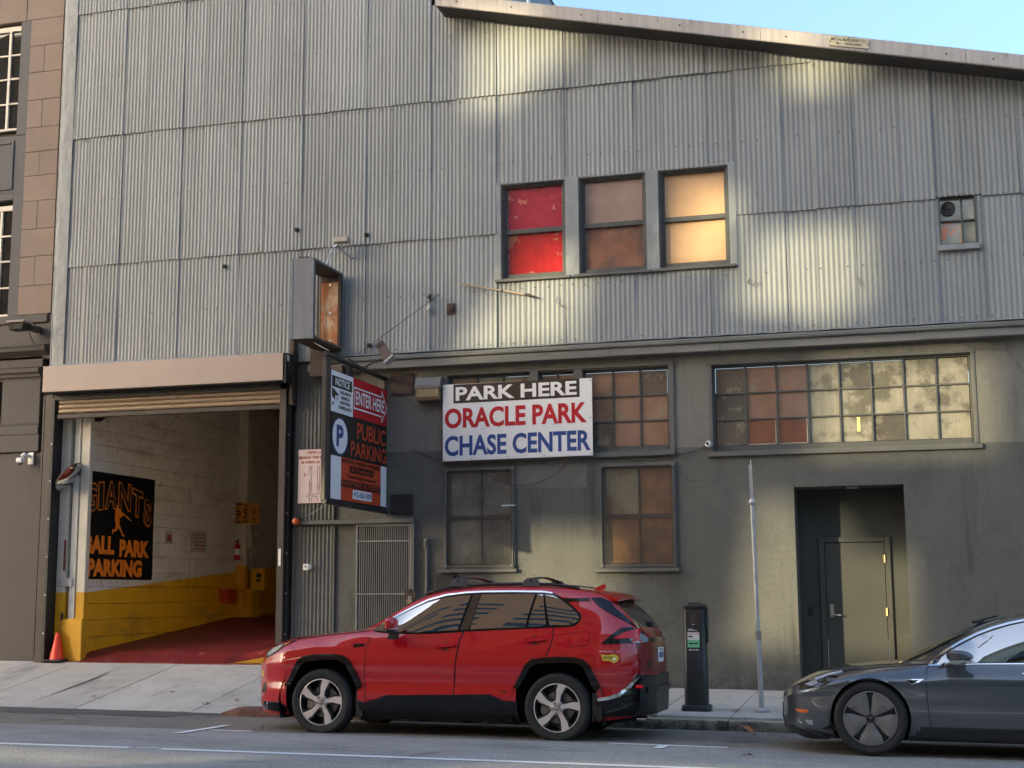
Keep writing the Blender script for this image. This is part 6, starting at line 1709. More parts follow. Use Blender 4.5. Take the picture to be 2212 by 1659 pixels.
C1 = Car(suv, .925, us, suv_sec, 8)
HF = [(-.405,.10),(-.405,.50),(-.365,.575),(-.262,.755),(-.20,.80),(.04,.828),(.20,.825),(.305,.775),(.38,.645),(.43,.53),(.41,.10)]
HR = [(2.20,.10),(2.185,.54),(2.205,.575),(2.315,.765),(2.37,.805),(2.484,.824),(2.652,.832),(2.815,.83),(2.88,.81),(2.935,.77),(3.03,.57),(3.02,.10)]
C1.body(m_carred, [HF, HR])
both = True
mb = MB()
for u0 in (0, 2.62):
    n = 24; vs = []; fs = []
    for k in range(n+1):
        a = math.pi*(-.12+1.24*k/n); ca, sa = math.cos(a)*.50, math.sin(a)*.50
        vs += [(u0+ca,.012,.35+sa),(u0+ca,.42,.35+sa)]
    for k in range(n): fs.append((2*k,2*k+2,2*k+3,2*k+1))
    fs.append([2*k+1 for k in range(n+1)]); mb.add(vs, fs)
    vs2 = [(v[0],1.85-v[1],v[2]) for v in vs]; mb.add(vs2, [tuple(reversed(f)) for f in fs])
mb.box(-.60,3.25,.25,1.60,.20,.42)
build('underbody', mb, m_well, suv, local=True)
for u0, far in ((0,False),(2.62,False),(0,True),(2.62,True)): wheel(C1, u0, .347, .350, .225, .243, 'twist', (m_tyre,m_alloy,m_alloydark,m_disc), far)
# doors stand 4 mm proud of a dark gap strip
FD = [(.555,1.103),(.53,1.034),(.506,.89),(.499,.653),(.518,.37),(.62,.389),(.748,.433),(1.117,.446),(1.501,.457),(1.519,.787),(1.55,1.032),(1.586,1.118),(1.114,1.082),(.82,1.078),(.601,1.104)]
RD = [(1.594,1.118),(1.559,1.033),(1.527,.787),(1.508,.457),(1.902,.469),(2.012,.42),(2.134,.405),(2.166,.566),(2.282,.775),(2.38,.857),(2.513,.882),(2.56,1.032),(2.566,1.124),(2.552,1.162),(2.31,1.15),(1.694,1.123)]
for line in (FD[:6], [(1.590,1.12),(1.555,1.033),(1.523,.787),(1.505,.457)], [(2.552,1.165),(2.566,1.124),(2.56,1.032),(2.513,.882),(2.50,.86)]):
    C1.ribbon('door_gap', line, .013, m_well, .0015, both=both)
WA = [(.535,1.118),(.658,1.205),(.788,1.272),(.956,1.357),(1.136,1.439),(1.341,1.491),(1.557,1.515),(1.666,1.524),(2.073,1.528),(2.419,1.525),(2.542,1.514),(2.639,1.464),(2.747,1.386),(2.837,1.308),(2.854,1.261),(2.832,1.215),(2.781,1.177),(2.684,1.162),(2.514,1.156),(2.269,1.142),(1.647,1.112),(1.532,1.105),(1.061,1.075),(.764,1.075),(.56,1.098)]
C1.patch('window_surround', WA, m_gloss, .002, both=both)
d1 = C1.patch('front_door', inset(FD, .004), m_carred, .0045, both=both)
d2 = C1.patch('rear_door', inset(RD, .004), m_carred, .0045, both=both)
GS1 = glass_surf(z4, z5, .086, .226, .014)
C1.patch('side_window', [(.575,1.135),(.672,1.193),(.788,1.254),(.956,1.336),(1.136,1.412),(1.341,1.467),(1.551,1.492),(1.625,1.495),(1.52,1.125),(1.061,1.095),(.79,1.090),(.60,1.112)], m_carglass, .0, surf=GS1, parent=None, both=both)
C1.patch('side_window', [(1.742,1.503),(2.073,1.507),(2.335,1.505),(2.257,1.161),(1.947,1.147),(1.655,1.132)], m_carglass, .0, surf=GS1, both=both)
C1.patch('vent_window', [(2.362,1.504),(2.424,1.502),(2.488,1.177),(2.285,1.163)], m_carglass, .0, surf=GS1, both=both)
C1.patch('quarter_window', [(2.442,1.500),(2.529,1.493),(2.627,1.447),(2.735,1.371),(2.819,1.302),(2.836,1.267),(2.82,1.226),(2.775,1.193),(2.684,1.183),(2.524,1.180)], m_carglass, .0, surf=GS1, both=both)
C1.patch('pillar_panel', [(1.645,1.495),(1.728,1.503),(1.640,1.130),(1.54,1.122)], mat('pillar_gloss', (.030,.016,.012), .12, spec=1.0, ior=1.8), .0065, both=both)
C1.ribbon('window_chrome', [(.535,1.112),(.66,1.2),(.788,1.27),(.956,1.355),(1.136,1.438),(1.341,1.491),(1.557,1.517),(1.75,1.527),(2.073,1.531),(2.419,1.527),(2.52,1.514)], .016, m_chrome, .010, both=both)
C1.ribbon('belt_moulding', [(.57,1.10),(.764,1.08),(1.061,1.08),(1.3,1.09),(1.58,1.11)], .012, m_gloss, .008, both=both)
C1.ribbon('belt_moulding', [(1.60,1.112),(2.0,1.133),(2.269,1.147),(2.53,1.163)], .012, m_gloss, .008, both=both)
for nm, cup, hd, par in (('f',[(1.347,.973),(1.384,.999),(1.434,.998),(1.453,.969),(1.447,.916),(1.409,.904),(1.359,.915)],[(1.274,.943),(1.309,.963),(1.384,.974),(1.528,.972),(1.528,.950),(1.384,.933),(1.309,.930)],d1),('r',[(2.316,1.044),(2.347,1.071),(2.395,1.069),(2.419,1.043),(2.413,.991),(2.37,.983),(2.328,.99)],[(2.247,1.016),(2.286,1.036),(2.359,1.046),(2.497,1.042),(2.497,1.021),(2.358,1.003),(2.286,1.001)],d2)):
    C1.patch('handle_recess', cup, mat('recess_shade_red', (.14,.002,.004), .35, coat=1), .006, parent=par, smooth_pts=2)  # cup shade is in the colour: dark red, no real hollow
    C1.patch('door_handle', hd, m_carred, .036, parent=par, smooth_pts=1, skirt=-.012)
AF = [(-.429,.506),(-.391,.579),(-.288,.773),(-.249,.812),(-.209,.828),(-.09,.85),(.042,.857),(.16,.857),(.225,.846),(.265,.835),(.331,.788),(.41,.653),(.47,.53),(.425,.479)]
def arch(u0, inner, top):
    return top+inner
C1.patch('wheel_arch_trim', arch(0, [(.405,.52),(.35,.63),(.285,.745),(.20,.792),(.04,.797),(-.19,.77),(-.235,.735),(-.335,.57),(-.37,.50)], AF), m_gloss, .018, grid=.03, skirt=.06, both=both)
AR = [(2.152,.534),(2.174,.568),(2.291,.782),(2.327,.814),(2.364,.833),(2.484,.852),(2.652,.86),(2.819,.859),(2.902,.837),(2.961,.787),(3.072,.574),(3.033,.51)]
C1.patch('wheel_arch_trim', arch(2.62, [(2.995,.55),(2.91,.75),(2.87,.78),(2.81,.80),(2.652,.803),(2.484,.795),(2.385,.778),(2.335,.745),(2.225,.56),(2.21,.53)], AR), m_gloss, .020, grid=.04, skirt=.05, both=both)
C1.patch('sill_trim', [(.44,.35),(.531,.360),(.633,.39),(.748,.433),(1.117,.445),(1.494,.455),(1.902,.467),(2.037,.409),(2.195,.399),(2.212,.222),(.45,.212)], m_gloss, lambda u, z: .014+.03*max(0, (.40-z)/.2), skirt=.02, both=both)
for P_ in ([(.40,.47),(.446,.439),(.479,.357),(.481,.204),(.436,.193),(.40,.32)], [(3.0,.509),(3.044,.487),(3.089,.359),(3.093,.247),(3.037,.221),(2.99,.358)]):
    mb = MB(); mb.yprism(P_, .015, .035); build('mud_flap', mb, m_satin, suv, local=True)
mb = MB(); mb.box(.40,.42,.03,.22,.19,.5); mb.box(2.99,3.01,.03,.22,.22,.5); build('mud_flap_back', mb, m_satin, suv, local=True)
fuel = [(2.745,1.103),(2.787,1.117),(2.924,1.125),(2.947,1.114),(2.952,1.037),(2.94,.985),(2.904,.971),(2.761,.97),(2.732,.989),(2.732,1.034)]
C1.patch('fuel_flap_gap', fuel, m_well, .001); C1.patch('fuel_flap', inset(fuel, .004 if sum(fuel[i][0]*fuel[(i+1)%10][1]-fuel[(i+1)%10][0]*fuel[i][1] for i in range(10)) > 0 else .004), m_carred, .003)
# rear: lamps, glass, spoiler, bumper
C1.patch('tail_lamp_base', [(3.076,.995),(3.184,1.094),(3.268,1.161),(3.374,1.166),(3.467,1.151),(3.50,1.08),(3.47,1.008),(3.347,1.005),(3.171,.999)], m_gloss, .008, both=both)
C1.patch('tail_lamp', [(3.20,1.055),(3.30,1.112),(3.40,1.142),(3.46,1.146),(3.485,1.10),(3.45,1.015),(3.37,1.015),(3.38,1.052),(3.22,1.048)], m_lampred, .018, both=both)
C1.patch('tail_lamp_rear', [(.15,1.10),(.30,1.10),(.42,1.06),(.42,1.02),(.30,1.01),(.17,1.005)], m_lampclear, .014, mode='rear')
C1.patch('tail_lamp_rear', [(1.70,1.10),(1.55,1.10),(1.43,1.06),(1.43,1.02),(1.55,1.01),(1.68,1.005)], m_lampclear, .014, mode='rear')
C1.patch('rear_trim_bar', [(.42,1.055),(1.43,1.055),(1.43,1.02),(.42,1.02)], m_gloss, .012, mode='rear')
C1.patch('tailgate', [(.22,.70),(.20,.98),(.24,1.14),(1.61,1.14),(1.65,.98),(1.63,.70)], mat('tailgate_shade_red', (.20,.002,.006), .35, coat=.35), .005, mode='rear')  # shade in the colour: tailgate is a darker copy of body red
C1.patch('rear_glass', [(.30,1.16),(.36,1.40),(.5,1.455),(1.35,1.455),(1.49,1.40),(1.55,1.16)], m_carglass, .006, mode='rear')
C1.patch('fin_panel', [(2.93,1.468),(3.039,1.470),(3.12,1.462),(3.181,1.37),(3.299,1.272),(3.40,1.165),(3.274,1.24),(3.132,1.314),(3.025,1.378)], m_gloss, .006, both=both)
C1.patch('pillar_trim', [(2.614,1.46),(2.712,1.461),(2.912,1.466),(2.936,1.433),(2.736,1.429),(2.687,1.421)], m_gloss, .006, both=both)
mb = MB(); vs = []; fs = []; n = 14
for i in range(n+1):
    w = .30+(1.25)*i/n; e = abs(i/n-.5)*2
    cu = .03*e**2
    for (u, z) in ((2.80,1.555),(3.0,1.553),(3.17,1.523-.0),(3.265,1.482),(3.255,1.462),(3.16,1.478),(3.06,1.472),(2.95,1.47)): vs.append((u-.05*e**3, w, z-cu))
for i in range(n):
    for k in range(8): fs.append((i*8+k, (i+1)*8+k, (i+1)*8+(k+1) % 8, i*8+(k+1) % 8))
fs += [list(range(8)), [n*8+k for k in range(8)]]
build('rear_spoiler', mb.add(vs, fs), m_carred, suv, smooth=True, local=True)
C1.patch('rear_bumper_corner', [(3.035,.425),(3.15,.452),(3.257,.48),(3.353,.572),(3.435,.69),(3.485,.69),(3.485,.28),(3.06,.28)], m_gloss, .018, skirt=.03, both=both)
C1.ribbon('bumper_chrome', [(3.045,.437),(3.16,.458),(3.258,.485),(3.353,.576),(3.435,.695)], .03, m_chrome, .022)
mb = MB()
sec = [(3.46,.22),(3.55,.30),(3.60,.42),(3.60,.52),(3.545,.56),(3.545,.66),(3.50,.69),(3.40,.69),(3.35,.22)]
vs = []; fs = []; n = 16
for i in range(n+1):
    w = .10+1.65*i/n; e = abs(i/n-.5)*2; sh = -.005-.20*e**2.2
    vs += [(u+sh, w, z) for u, z in sec]
m_ = len(sec)
for i in range(n):
    for k in range(m_): fs.append((i*m_+k,(i+1)*m_+k,(i+1)*m_+(k+1)%m_,i*m_+(k+1)%m_))
fs += [list(range(m_)),[n*m_+k for k in range(m_)]]
C1.patch('rear_bumper', [(.20,.285),(.20,.60),(.32,.68),(1.53,.68),(1.65,.60),(1.65,.285)], m_satin, .032, mode='rear', skirt=.05)
C1.patch('bumper_step', [(.30,.50),(.30,.56),(1.55,.56),(1.55,.50)], m_satin, .055, mode='rear', skirt=.0)
mb = MB(); mb.cbox(3.42,3.49,.13,.20,.555,.585,.004); build('rear_reflector', mb, m_lampred, suv, local=True)
mb = MB(); mb.lathe([(.032,0),(.034,.10),(.028,.102),(.026,.0)], (3.38,.42,.235), 'x', 18); mb.v = [(v[0]+.0, v[1], v[2]) for v in mb.v]; build('exhaust_tip', mb, m_chrome, suv, smooth=True, local=True)
mb = MB(); mb.cyl((2.9,.42,.24),(3.40,.42,.236),.026,12); build('exhaust_pipe', mb, m_satin, suv, local=True)
mb = MB(); mb.cbox(3.538,3.550,.77,1.08,.80,.955,.003); np_ = build('number_plate', mb, m_white, suv, local=True)
mb = MB(); [mb.box(3.5485,3.551,.80+.037*q,.827+.037*q,.845,.905) for q in range(7)]; mb.box(3.5485,3.551,.86,1.0,.925,.94); build('lettering', mb, m_signblue, np_, local=True, fix=False)
mb = MB(); C1.patch('rear_badge', [(.36,.79),(.36,.815),(.50,.815),(.50,.79)], m_satin, .009, mode='rear'); C1.patch('rear_badge', [(.36,.75),(.36,.775),(.46,.775),(.46,.75)], m_satin, .009, mode='rear')
mb = MB(); mb.tube([(3.40,.95,1.21),(3.33,.8,1.28),(3.28,.6,1.33)], .012, 8); mb.cbox(3.37,3.46,.88,1.0,1.17,1.23,.01); build('rear_wiper', mb, m_satin, suv, local=True)
st = [(3.085,.889),(3.16,.884),(3.19,.892),(3.215,.895),(3.245,.882),(3.258,.855),(3.245,.820),(3.212,.805),(3.185,.815),(3.173,.828),(3.098,.831)]
s_ = C1.patch('sticker', st, mat('sticker_yellow', (.78,.55,.05), .4), .003)
C1.patch('sticker_print', [(3.10,.872),(3.20,.866),(3.20,.858),(3.10,.864)], m_satin, .004, parent=s_); C1.patch('sticker_print', [(3.10,.853),(3.19,.847),(3.19,.841),(3.10,.847)], m_satin, .004, parent=s_)
C1.patch('sticker_dot', [(3.215+.014*math.cos(a),.845+.014*math.sin(a)) for a in np.linspace(0,2*math.pi,13)[:-1]], m_whitecool, .004, parent=s_)
C1.patch('side_badge', [(.361,.964),(.484,.969),(.482,.941),(.357,.931)], m_gloss, .006)
C1.patch('side_badge', [(2.015,.502),(2.083,.509),(2.089,.492),(2.015,.489)], m_satin, .006)
# front
C1.patch('headlamp', [(-.78,.845),(-.72,.885),(-.61,.940),(-.49,.978),(-.347,.988),(-.455,.934),(-.55,.871),(-.645,.821),(-.76,.79)], m_gloss, .004, both=both)
C1.patch('headlamp_lens', [(-.74,.85),(-.66,.895),(-.56,.935),(-.50,.945),(-.57,.88),(-.66,.835),(-.74,.815)], m_lampclear, .008, both=both)
C1.patch('headlamp_amber', [(-.50,.955),(-.40,.975),(-.47,.938)], m_amber, .008)
C1.patch('front_lower_trim', [(-.77,.30),(-.75,.335),(-.665,.335),(-.49,.338),(-.42,.30),(-.42,.235),(-.635,.235),(-.76,.245)], m_gloss, .012, skirt=.03, both=both)
C1.ribbon('front_chrome', [(-.76,.30),(-.74,.268),(-.70,.262),(-.68,.27),(-.665,.33)], .016, m_chrome, .024)
C1.patch('fog_recess', [(-.80,.42),(-.735,.55),(-.705,.49),(-.715,.43)], m_satin, .003, both=both)
C1.ribbon('fog_chrome', [(-.82,.415),(-.76,.53)], .014, m_chrome, .008)
C1.patch('sticker', [(-.835,.66),(-.79,.65),(-.79,.60),(-.815,.585),(-.83,.605)], MATS['sticker_yellow'], .003)
C1.ribbon('fender_gap', [(-.37,.93),(-.322,.864),(-.285,.815)], .006, m_well, .002, both=both)
C1.ribbon('hood_gap', [(-.76,.868),(-.62,.932),(-.49,.965),(-.3,1.012),(0,1.052),(.3,1.083),(.50,1.105)], .007, m_well, .002, both=both)
C1.patch('windshield', [(.40,.30),(.62,.36),(1.05,.50),(1.12,.925),(1.05,1.35),(.62,1.49),(.40,1.55),(.27,1.2),(.24,.925),(.27,.65)], m_carglass, .004, mode='top', grid=.08)
mb = MB(); mb.xprism([(.17,1.06),(.40,1.10),(.40,1.12),(.17,1.08)], .33, .46); build('cowl', mb, m_satin, suv, local=True)
# mirror, rails, cross bars, antenna
def loft_blob(pts_secs, n=14):
    mb = MB(); vs = []; fs = []
    for (c, ru, rw, rz) in pts_secs: pass
mrp = MB()
vs = []; fs = []; n = 14
for j, (w, su, sz) in enumerate(((-.045,.6,.7),(-.09,.95,.98),(-.15,1,1),(-.20,.85,.88),(-.225,.45,.5))):
    for k in range(n):
        a = 2*math.pi*k/n; cu, cz = math.cos(a), math.sin(a)
        cu = math.copysign(abs(cu)**.6, cu); cz = math.copysign(abs(cz)**.6, cz)
        vs.append((.845+.06*cu*su+.012*j*0, w, 1.185+.068*cz*sz+.02*cu*0))
for j in range(4):
    for k in range(n): fs.append((j*n+k,j*n+(k+1)%n,(j+1)*n+(k+1)%n,(j+1)*n+k))
fs += [list(range(n)),[4*n+k for k in range(n)]]
mi_ = build('door_mirror', mrp.add(vs, fs), m_carred, suv, smooth=True, local=True)
vsf = [(v[0], 1.85-v[1], v[2]) for v in vs]; build('door_mirror', MB().add(vsf, [tuple(reversed(f)) for f in fs]), m_carred, suv, smooth=True, local=True)
mb = MB(); mb.cbox(.80,.885,-.19,-.07,1.095,1.13,.01); mb.prism([(.80,1.10),(.885,1.10),(.875,1.02),(.785,1.02)], lambda p, t: (p[0], t, p[1]), -.075, .02); build('mirror_foot', mb, m_satin, mi_, local=True)
mb = MB(); mb.cbox(.865,.908,-.20,-.08,1.145,1.23,.012); build('mirror_lamp', mb, m_lampred, mi_, local=True)
mb = MB(); mb.cbox(.83,.91,-.205,-.08,1.125,1.143,.006); build('mirror_chrome', mb, m_chrome, mi_, local=True)
rail = [(1.05,1.50),(1.12,1.525),(1.265,1.565),(1.5,1.595),(1.778,1.612),(2.182,1.617),(2.45,1.612),(2.653,1.592),(2.769,1.570),(2.79,1.55)]
for w in (.345, 1.505):
    mb = MB(); P_ = [Vector((u, w+.10*max(0, 1.3-u)*(1 if w < 1 else -1)*-.2, z)) for u, z in rail]; mb.tube(P_, [.008]+[.017]*8+[.008], 8); mb.v = [tuple(v) for v in mb.v]; build('roof_rail', mb, m_satin, suv, smooth=True, local=True)
for u0 in (1.43, 2.25):
    n = 18; vs = []; fs = []
    for i in range(n+1):
        t = i/n; w = .37+(1.11)*t; z = 1.665+.028*math.sin(math.pi*t)-.0
        for (du, dz) in ((-.045,0),(-.02,.012),(.03,.010),(.05,0),(.03,-.008),(-.02,-.008)): vs.append((u0+du, w, z+dz))
    for i in range(n):
        for k in range(6): fs.append((i*6+k,(i+1)*6+k,(i+1)*6+(k+1)%6,i*6+(k+1)%6))
    fs += [list(range(6)),[n*6+k for k in range(6)]]
    cb = build('cross_bar', MB().add(vs, fs), m_satin, suv, smooth=True, local=True)
    for w in (.345, 1.505):
        mb = MB(); mb.prism([(-.10,-.055),(.11,-.06),(.075,.01),(.03,.035),(-.03,.033),(-.075,0)], lambda p, t: (u0+p[0], w+t, 1.645+p[1]), -.032, .032); build('bar_foot', mb, mat('bar_grey', (.075,.073,.08), .5), cb, local=True)
        mb = MB(); mb.lathe([(.012,0),(.010,-.004),(0,-.005)], (u0+.005,w-.032,1.648), 'y', 10); build('bar_bolt', mb, m_well, cb, local=True)
mb = MB(); mb.prism([(2.81,1.575),(2.94,1.565),(2.945,1.625),(2.925,1.628)], lambda p, t: (p[0], .925+t*(1-.7*(p[1]-1.56)/.09), p[1]), -.028, .028); build('antenna_fin', mb, m_carred, suv, local=True)

# ---- dark grey electric sedan
sed = thing('grey_sedan', (-.41,13.52,-.005), 'dark grey electric sedan parked at the kerb with five blade wheel covers', 'car')
sed.rotation_euler = (-.018, .009, 0)
q4 = pchip([-.83,-.78,-.70,-.55,-.3,0,.4,.8,1.4,2.0,2.6,3.0,3.4,3.7,3.84],[.52,.555,.60,.65,.715,.765,.80,.825,.845,.86,.875,.89,.90,.87,.80])
q5 = pchip([-.83,-.78,-.70,-.55,-.3,0,.3,.5,.61,.72,.84,.98,1.12,1.255,1.41,1.7,2.1,2.5,2.8,3.1,3.4,3.7,3.84],[.525,.56,.605,.665,.735,.785,.81,.83,.885,.965,1.03,1.105,1.16,1.20,1.235,1.275,1.29,1.25,1.18,1.07,.97,.92,.83])
q6 = pchip([-.83,-.78,-.70,-.55,-.3,0,.3,.5,.7,.9,1.12,1.41,1.7,2.1,2.5,2.8,3.1,3.4,3.7,3.84],[.53,.57,.615,.68,.755,.80,.825,.865,.97,1.09,1.19,1.27,1.31,1.33,1.30,1.23,1.11,.99,.93,.84])
q7 = pchip([-.83,-.78,-.71,-.59,-.48,-.33,-.18,.24,.42,.72,1.01,1.17,1.46,1.8,2.1,2.5,2.8,3.1,3.4,3.7,3.84],[.535,.575,.62,.685,.735,.765,.79,.825,.90,1.055,1.19,1.235,1.30,1.35,1.365,1.34,1.27,1.14,1.0,.935,.85])
ins2 = pchip([-.83,-.78,-.70,-.6,-.45,-.25,-.1,3.2,3.5,3.75,3.84],[.50,.33,.19,.10,.035,.005,0,0,.03,.14,.26])
def sed_sec(u):
    i = ins2(u); k = 1-i/.925
    hood = 1-sstep(.3, .8, u)
    b, t, r, c = q4(u), q5(u), q6(u), q7(u)
    low = .13+.06*(1-sstep(-.83,-.6,u))
    sh = min(.68, b-.07)
    P = [(.16,low),(.05,low+.06),(.018,.34),(.004,.50),(.0,sh),(.075+.085*hood,b),(.19+.11*hood,t),(.31+.09*hood,r),(.56,r+(c-r)*.62),(.925,c)]
    return [(i+w*k, z) for w, z in P]
us = list(np.linspace(-.83,-.5,20))+list(np.linspace(-.5,3.4,240))[1:]+list(np.linspace(3.4,3.84,12))[1:]
C2 = Car(sed, .925, us, sed_sec, 8)
C2.body(m_cargrey, [(0,.325,.368),(2.875,.325,.368)])
mb = MB()
for u0 in (0, 2.875):
    n = 24; vs = []; fs = []
    for k in range(n+1):
        a = math.pi*(-.12+1.24*k/n); ca, sa = math.cos(a)*.378, math.sin(a)*.378
        vs += [(u0+ca,.015,.325+sa),(u0+ca,.42,.325+sa)]
    for k in range(n): fs.append((2*k,2*k+2,2*k+3,2*k+1))
    fs.append([2*k+1 for k in range(n+1)]); mb.add(vs, fs); mb.add([(v[0],1.85-v[1],v[2]) for v in vs], [tuple(reversed(f)) for f in fs])
mb.box(-.6,3.6,.2,1.65,.12,.35); build('underbody', mb, m_well, sed, local=True)
m_aero = mat('aero_cover', (0.21,0.195,0.185), .40, metal=.3, noise=(6,.08))
for u0, far in ((0,False),(2.875,False),(0,True),(2.875,True)): wheel(C2, u0, .325, .335, .215, .243, 'aero', (m_tyre,m_aero,m_alloydark,m_disc), far)
for u0 in (0, 2.875):                                                  # rounded arch lip, trims the cut edge
    A_ = [(u0+.392*math.cos(a), .325+.392*math.sin(a)) for a in np.linspace(math.radians(-24), math.radians(204), 34)]
    B_ = [(u0+.362*math.cos(a), .325+.362*math.sin(a)) for a in np.linspace(math.radians(204), math.radians(-24), 34)]
    C2.patch('arch_lip', [p for p in A_ if p[1] > .17]+[p for p in B_ if p[1] > .17], m_cargrey, .004, grid=.06, skirt=.03, both=both)
TW = [(.551,.81),(.61,.875),(.724,.954),(.837,1.019),(.977,1.092),(1.116,1.147),(1.254,1.189),(1.407,1.223),(1.7,1.262),(2.1,1.275),(2.45,1.238),(2.7,1.17),(2.95,1.07),(3.12,.975),(3.05,.925),(2.6,.893),(2.0,.868),(1.385,.850),(.964,.841),(.69,.826)]
C2.patch('window_surround', TW, m_gloss, .002, both=both)
GS2 = glass_surf(q4, q5, .070, .186, .012)
C2.patch('side_window', [(.60,.822),(.66,.895),(.75,.955),(.85,1.012),(.985,1.082),(1.12,1.135),(1.26,1.178),(1.41,1.213),(1.68,1.248),(1.66,.862),(1.385,.855),(.964,.846),(.75,.836)], m_carglass, .0, surf=GS2, both=both)
C2.patch('side_window', [(1.76,1.252),(2.1,1.262),(2.4,1.232),(2.62,1.17),(2.60,.898),(2.0,.873),(1.72,.865)], m_carglass, .0, surf=GS2, both=both)
C2.patch('quarter_window', [(2.66,1.155),(2.85,1.09),(3.06,.975),(3.0,.925),(2.64,.90)], m_carglass, .0, surf=GS2, both=both)
C2.ribbon('window_chrome', [(.545,.812),(.61,.882),(.724,.961),(.837,1.029),(.978,1.102),(1.117,1.157),(1.255,1.199),(1.41,1.234),(1.7,1.27),(2.1,1.283),(2.45,1.246),(2.7,1.178),(2.95,1.078),(3.13,.975)], .017, m_chrome, .007, both=both)
C2.ribbon('belt_chrome', [(.535,.808),(.69,.820),(.964,.833),(1.385,.842),(2.0,.860),(2.6,.885),(3.05,.918)], .015, m_chrome, .007, both=both)
C2.patch('windshield', [(.40,.36),(.62,.38),(.9,.43),(1.2,.52),(1.32,.925),(1.2,1.33),(.9,1.42),(.62,1.47),(.40,1.49),(.29,1.2),(.26,.925),(.29,.65)], m_carglass, .003, mode='top', grid=.09)
C2.patch('glass_roof', [(1.36,.46),(2.0,.43),(2.9,.52),(2.95,.925),(2.9,1.33),(2.0,1.42),(1.36,1.39),(1.42,.925)], m_carglass, .003, mode='top', grid=.12)
for line in ([(.535,.80),(.514,.785),(.504,.648),(.515,.413),(.536,.232)], [(1.70,.86),(1.69,.60),(1.66,.30),(1.66,.23)], [(2.62,.89),(2.60,.72),(2.50,.62),(2.42,.45)], [(.536,.236),(1.0,.236),(2.0,.245),(2.45,.25)]):
    C2.ribbon('door_gap', line, .007, m_well, .0015, both=both)
C2.ribbon('hood_gap', [(-.40,.705),(-.21,.742),(-.01,.772),(.273,.798),(.545,.822)], .006, m_well, .0015, both=both)
C2.ribbon('bumper_gap', [(-.46,.612),(-.36,.617),(-.298,.612),(-.24,.60)], .006, m_well, .0015, both=both)
HL = [(-.72,.575),(-.66,.615),(-.56,.66),(-.40,.713),(-.215,.749),(-.284,.692),(-.357,.64),(-.445,.598),(-.56,.578),(-.66,.570)]
hl = C2.patch('headlamp', HL, m_gloss, .004, both=both)
C2.patch('headlamp_lens', [(-.60,.610),(-.54,.640),(-.49,.655),(-.47,.625),(-.53,.600)], m_lampclear, .007, both=both)
C2.ribbon('headlamp_strip', [(-.50,.66),(-.38,.705),(-.25,.735)], .014, mat('lamp_strip', (.55,.6,.66), .15), .007)
C2.patch('marker_lamp', [(-.70,.384),(-.575,.386),(-.565,.362),(-.62,.352),(-.68,.366)], m_amber, .004, both=both)
C2.patch('fog_lamp', [(-.60,.29),(-.53,.292),(-.53,.25),(-.575,.25)], m_lampclear, .004, both=both)
C2.ribbon('fog_chrome', [(-.655,.305),(-.665,.275),(-.63,.255)], .008, m_chrome, .005)
C2.patch('front_lip', [(-.74,.235),(-.66,.225),(-.496,.182),(-.37,.15),(-.36,.115),(-.541,.125),(-.72,.19)], m_satin, .03, skirt=.03, both=both)
sb_ = C2.patch('side_repeater', [(.31,.683),(.42,.688),(.488,.689),(.446,.662),(.376,.636)], m_chrome, .004, both=both)
C2.patch('side_camera', [(.33,.676),(.44,.680),(.42,.666),(.376,.645)], m_gloss, .006, parent=sb_)
C2.patch('sill_trim', [(.40,.215),(.79,.222),(1.335,.232),(2.0,.24),(2.48,.245),(2.46,.12),(1.327,.10),(.783,.105),(.39,.13)], mat('sill_grey', (.026,.027,.03), .4), .012, skirt=.02, both=both)
C2.patch('door_handle', [(1.335,.756),(1.56,.757),(1.56,.742),(1.35,.742)], m_chrome, .010, both=both)
C2.patch('door_handle', [(2.25,.775),(2.47,.777),(2.47,.762),(2.26,.762)], m_chrome, .010, both=both)
mb = MB(); mb.cbox(-.86,-.835,.72,1.13,.26,.42,.004); build('plate_holder', mb, m_satin, sed, local=True)
C2.patch('lower_intake', [(.45,.30),(1.40,.30),(1.45,.20),(.40,.20)], m_satin, .004, mode='front')
vs = []; fs = []; n = 16
for j, (w, su, sz) in enumerate(((-.04,.55,.6),(-.09,.92,.95),(-.15,1,1),(-.20,.82,.85),(-.225,.4,.45))):
    for k in range(n):
        a = 2*math.pi*k/n; cu, cz = math.cos(a), math.sin(a)
        zz_ = .905+.052*math.copysign(abs(cz)**.8, cz)*sz*(1.0+.0*cu); vs.append((.805+.118*math.copysign(abs(cu)**.75, cu)*su+.03*(1-sz), w, max(zz_, .868)-.012*cu*(cz > 0)))
for j in range(4):
    for k in range(n): fs.append((j*n+k,j*n+(k+1)%n,(j+1)*n+(k+1)%n,(j+1)*n+k))
fs += [list(range(n)),[4*n+k for k in range(n)]]
mi2 = build('door_mirror', MB().add(vs, fs), m_cargrey, sed, smooth=True, local=True)
build('door_mirror', MB().add([(v[0],1.85-v[1],v[2]) for v in vs], [tuple(reversed(f)) for f in fs]), m_cargrey, sed, smooth=True, local=True)
mb = MB(); mb.prism([(.70,.868),(.93,.868),(.90,.852),(.72,.852)], lambda p, t: (p[0], t, p[1]), -.19, -.05); mb.prism([(.74,.86),(.86,.86),(.80,.835),(.68,.835)], lambda p, t: (p[0], t, p[1]), -.09, .06); build('mirror_base', mb, m_chrome, mi2, local=True)
mb = MB(); mb.tube([(.98,.90,1.205),(1.08,.93,1.235),(1.20,.96,1.27)], .011, 8); mb.cbox(.96,1.08,.86,.92,1.195,1.222,.006); tag(build('wiper', mb, m_satin, sed, local=True))
C2.patch('rear_glass', [(2.98,.50),(3.4,.45),(3.45,.925),(3.4,1.40),(2.98,1.35)], m_carglass, .003, mode='top', grid=.12)
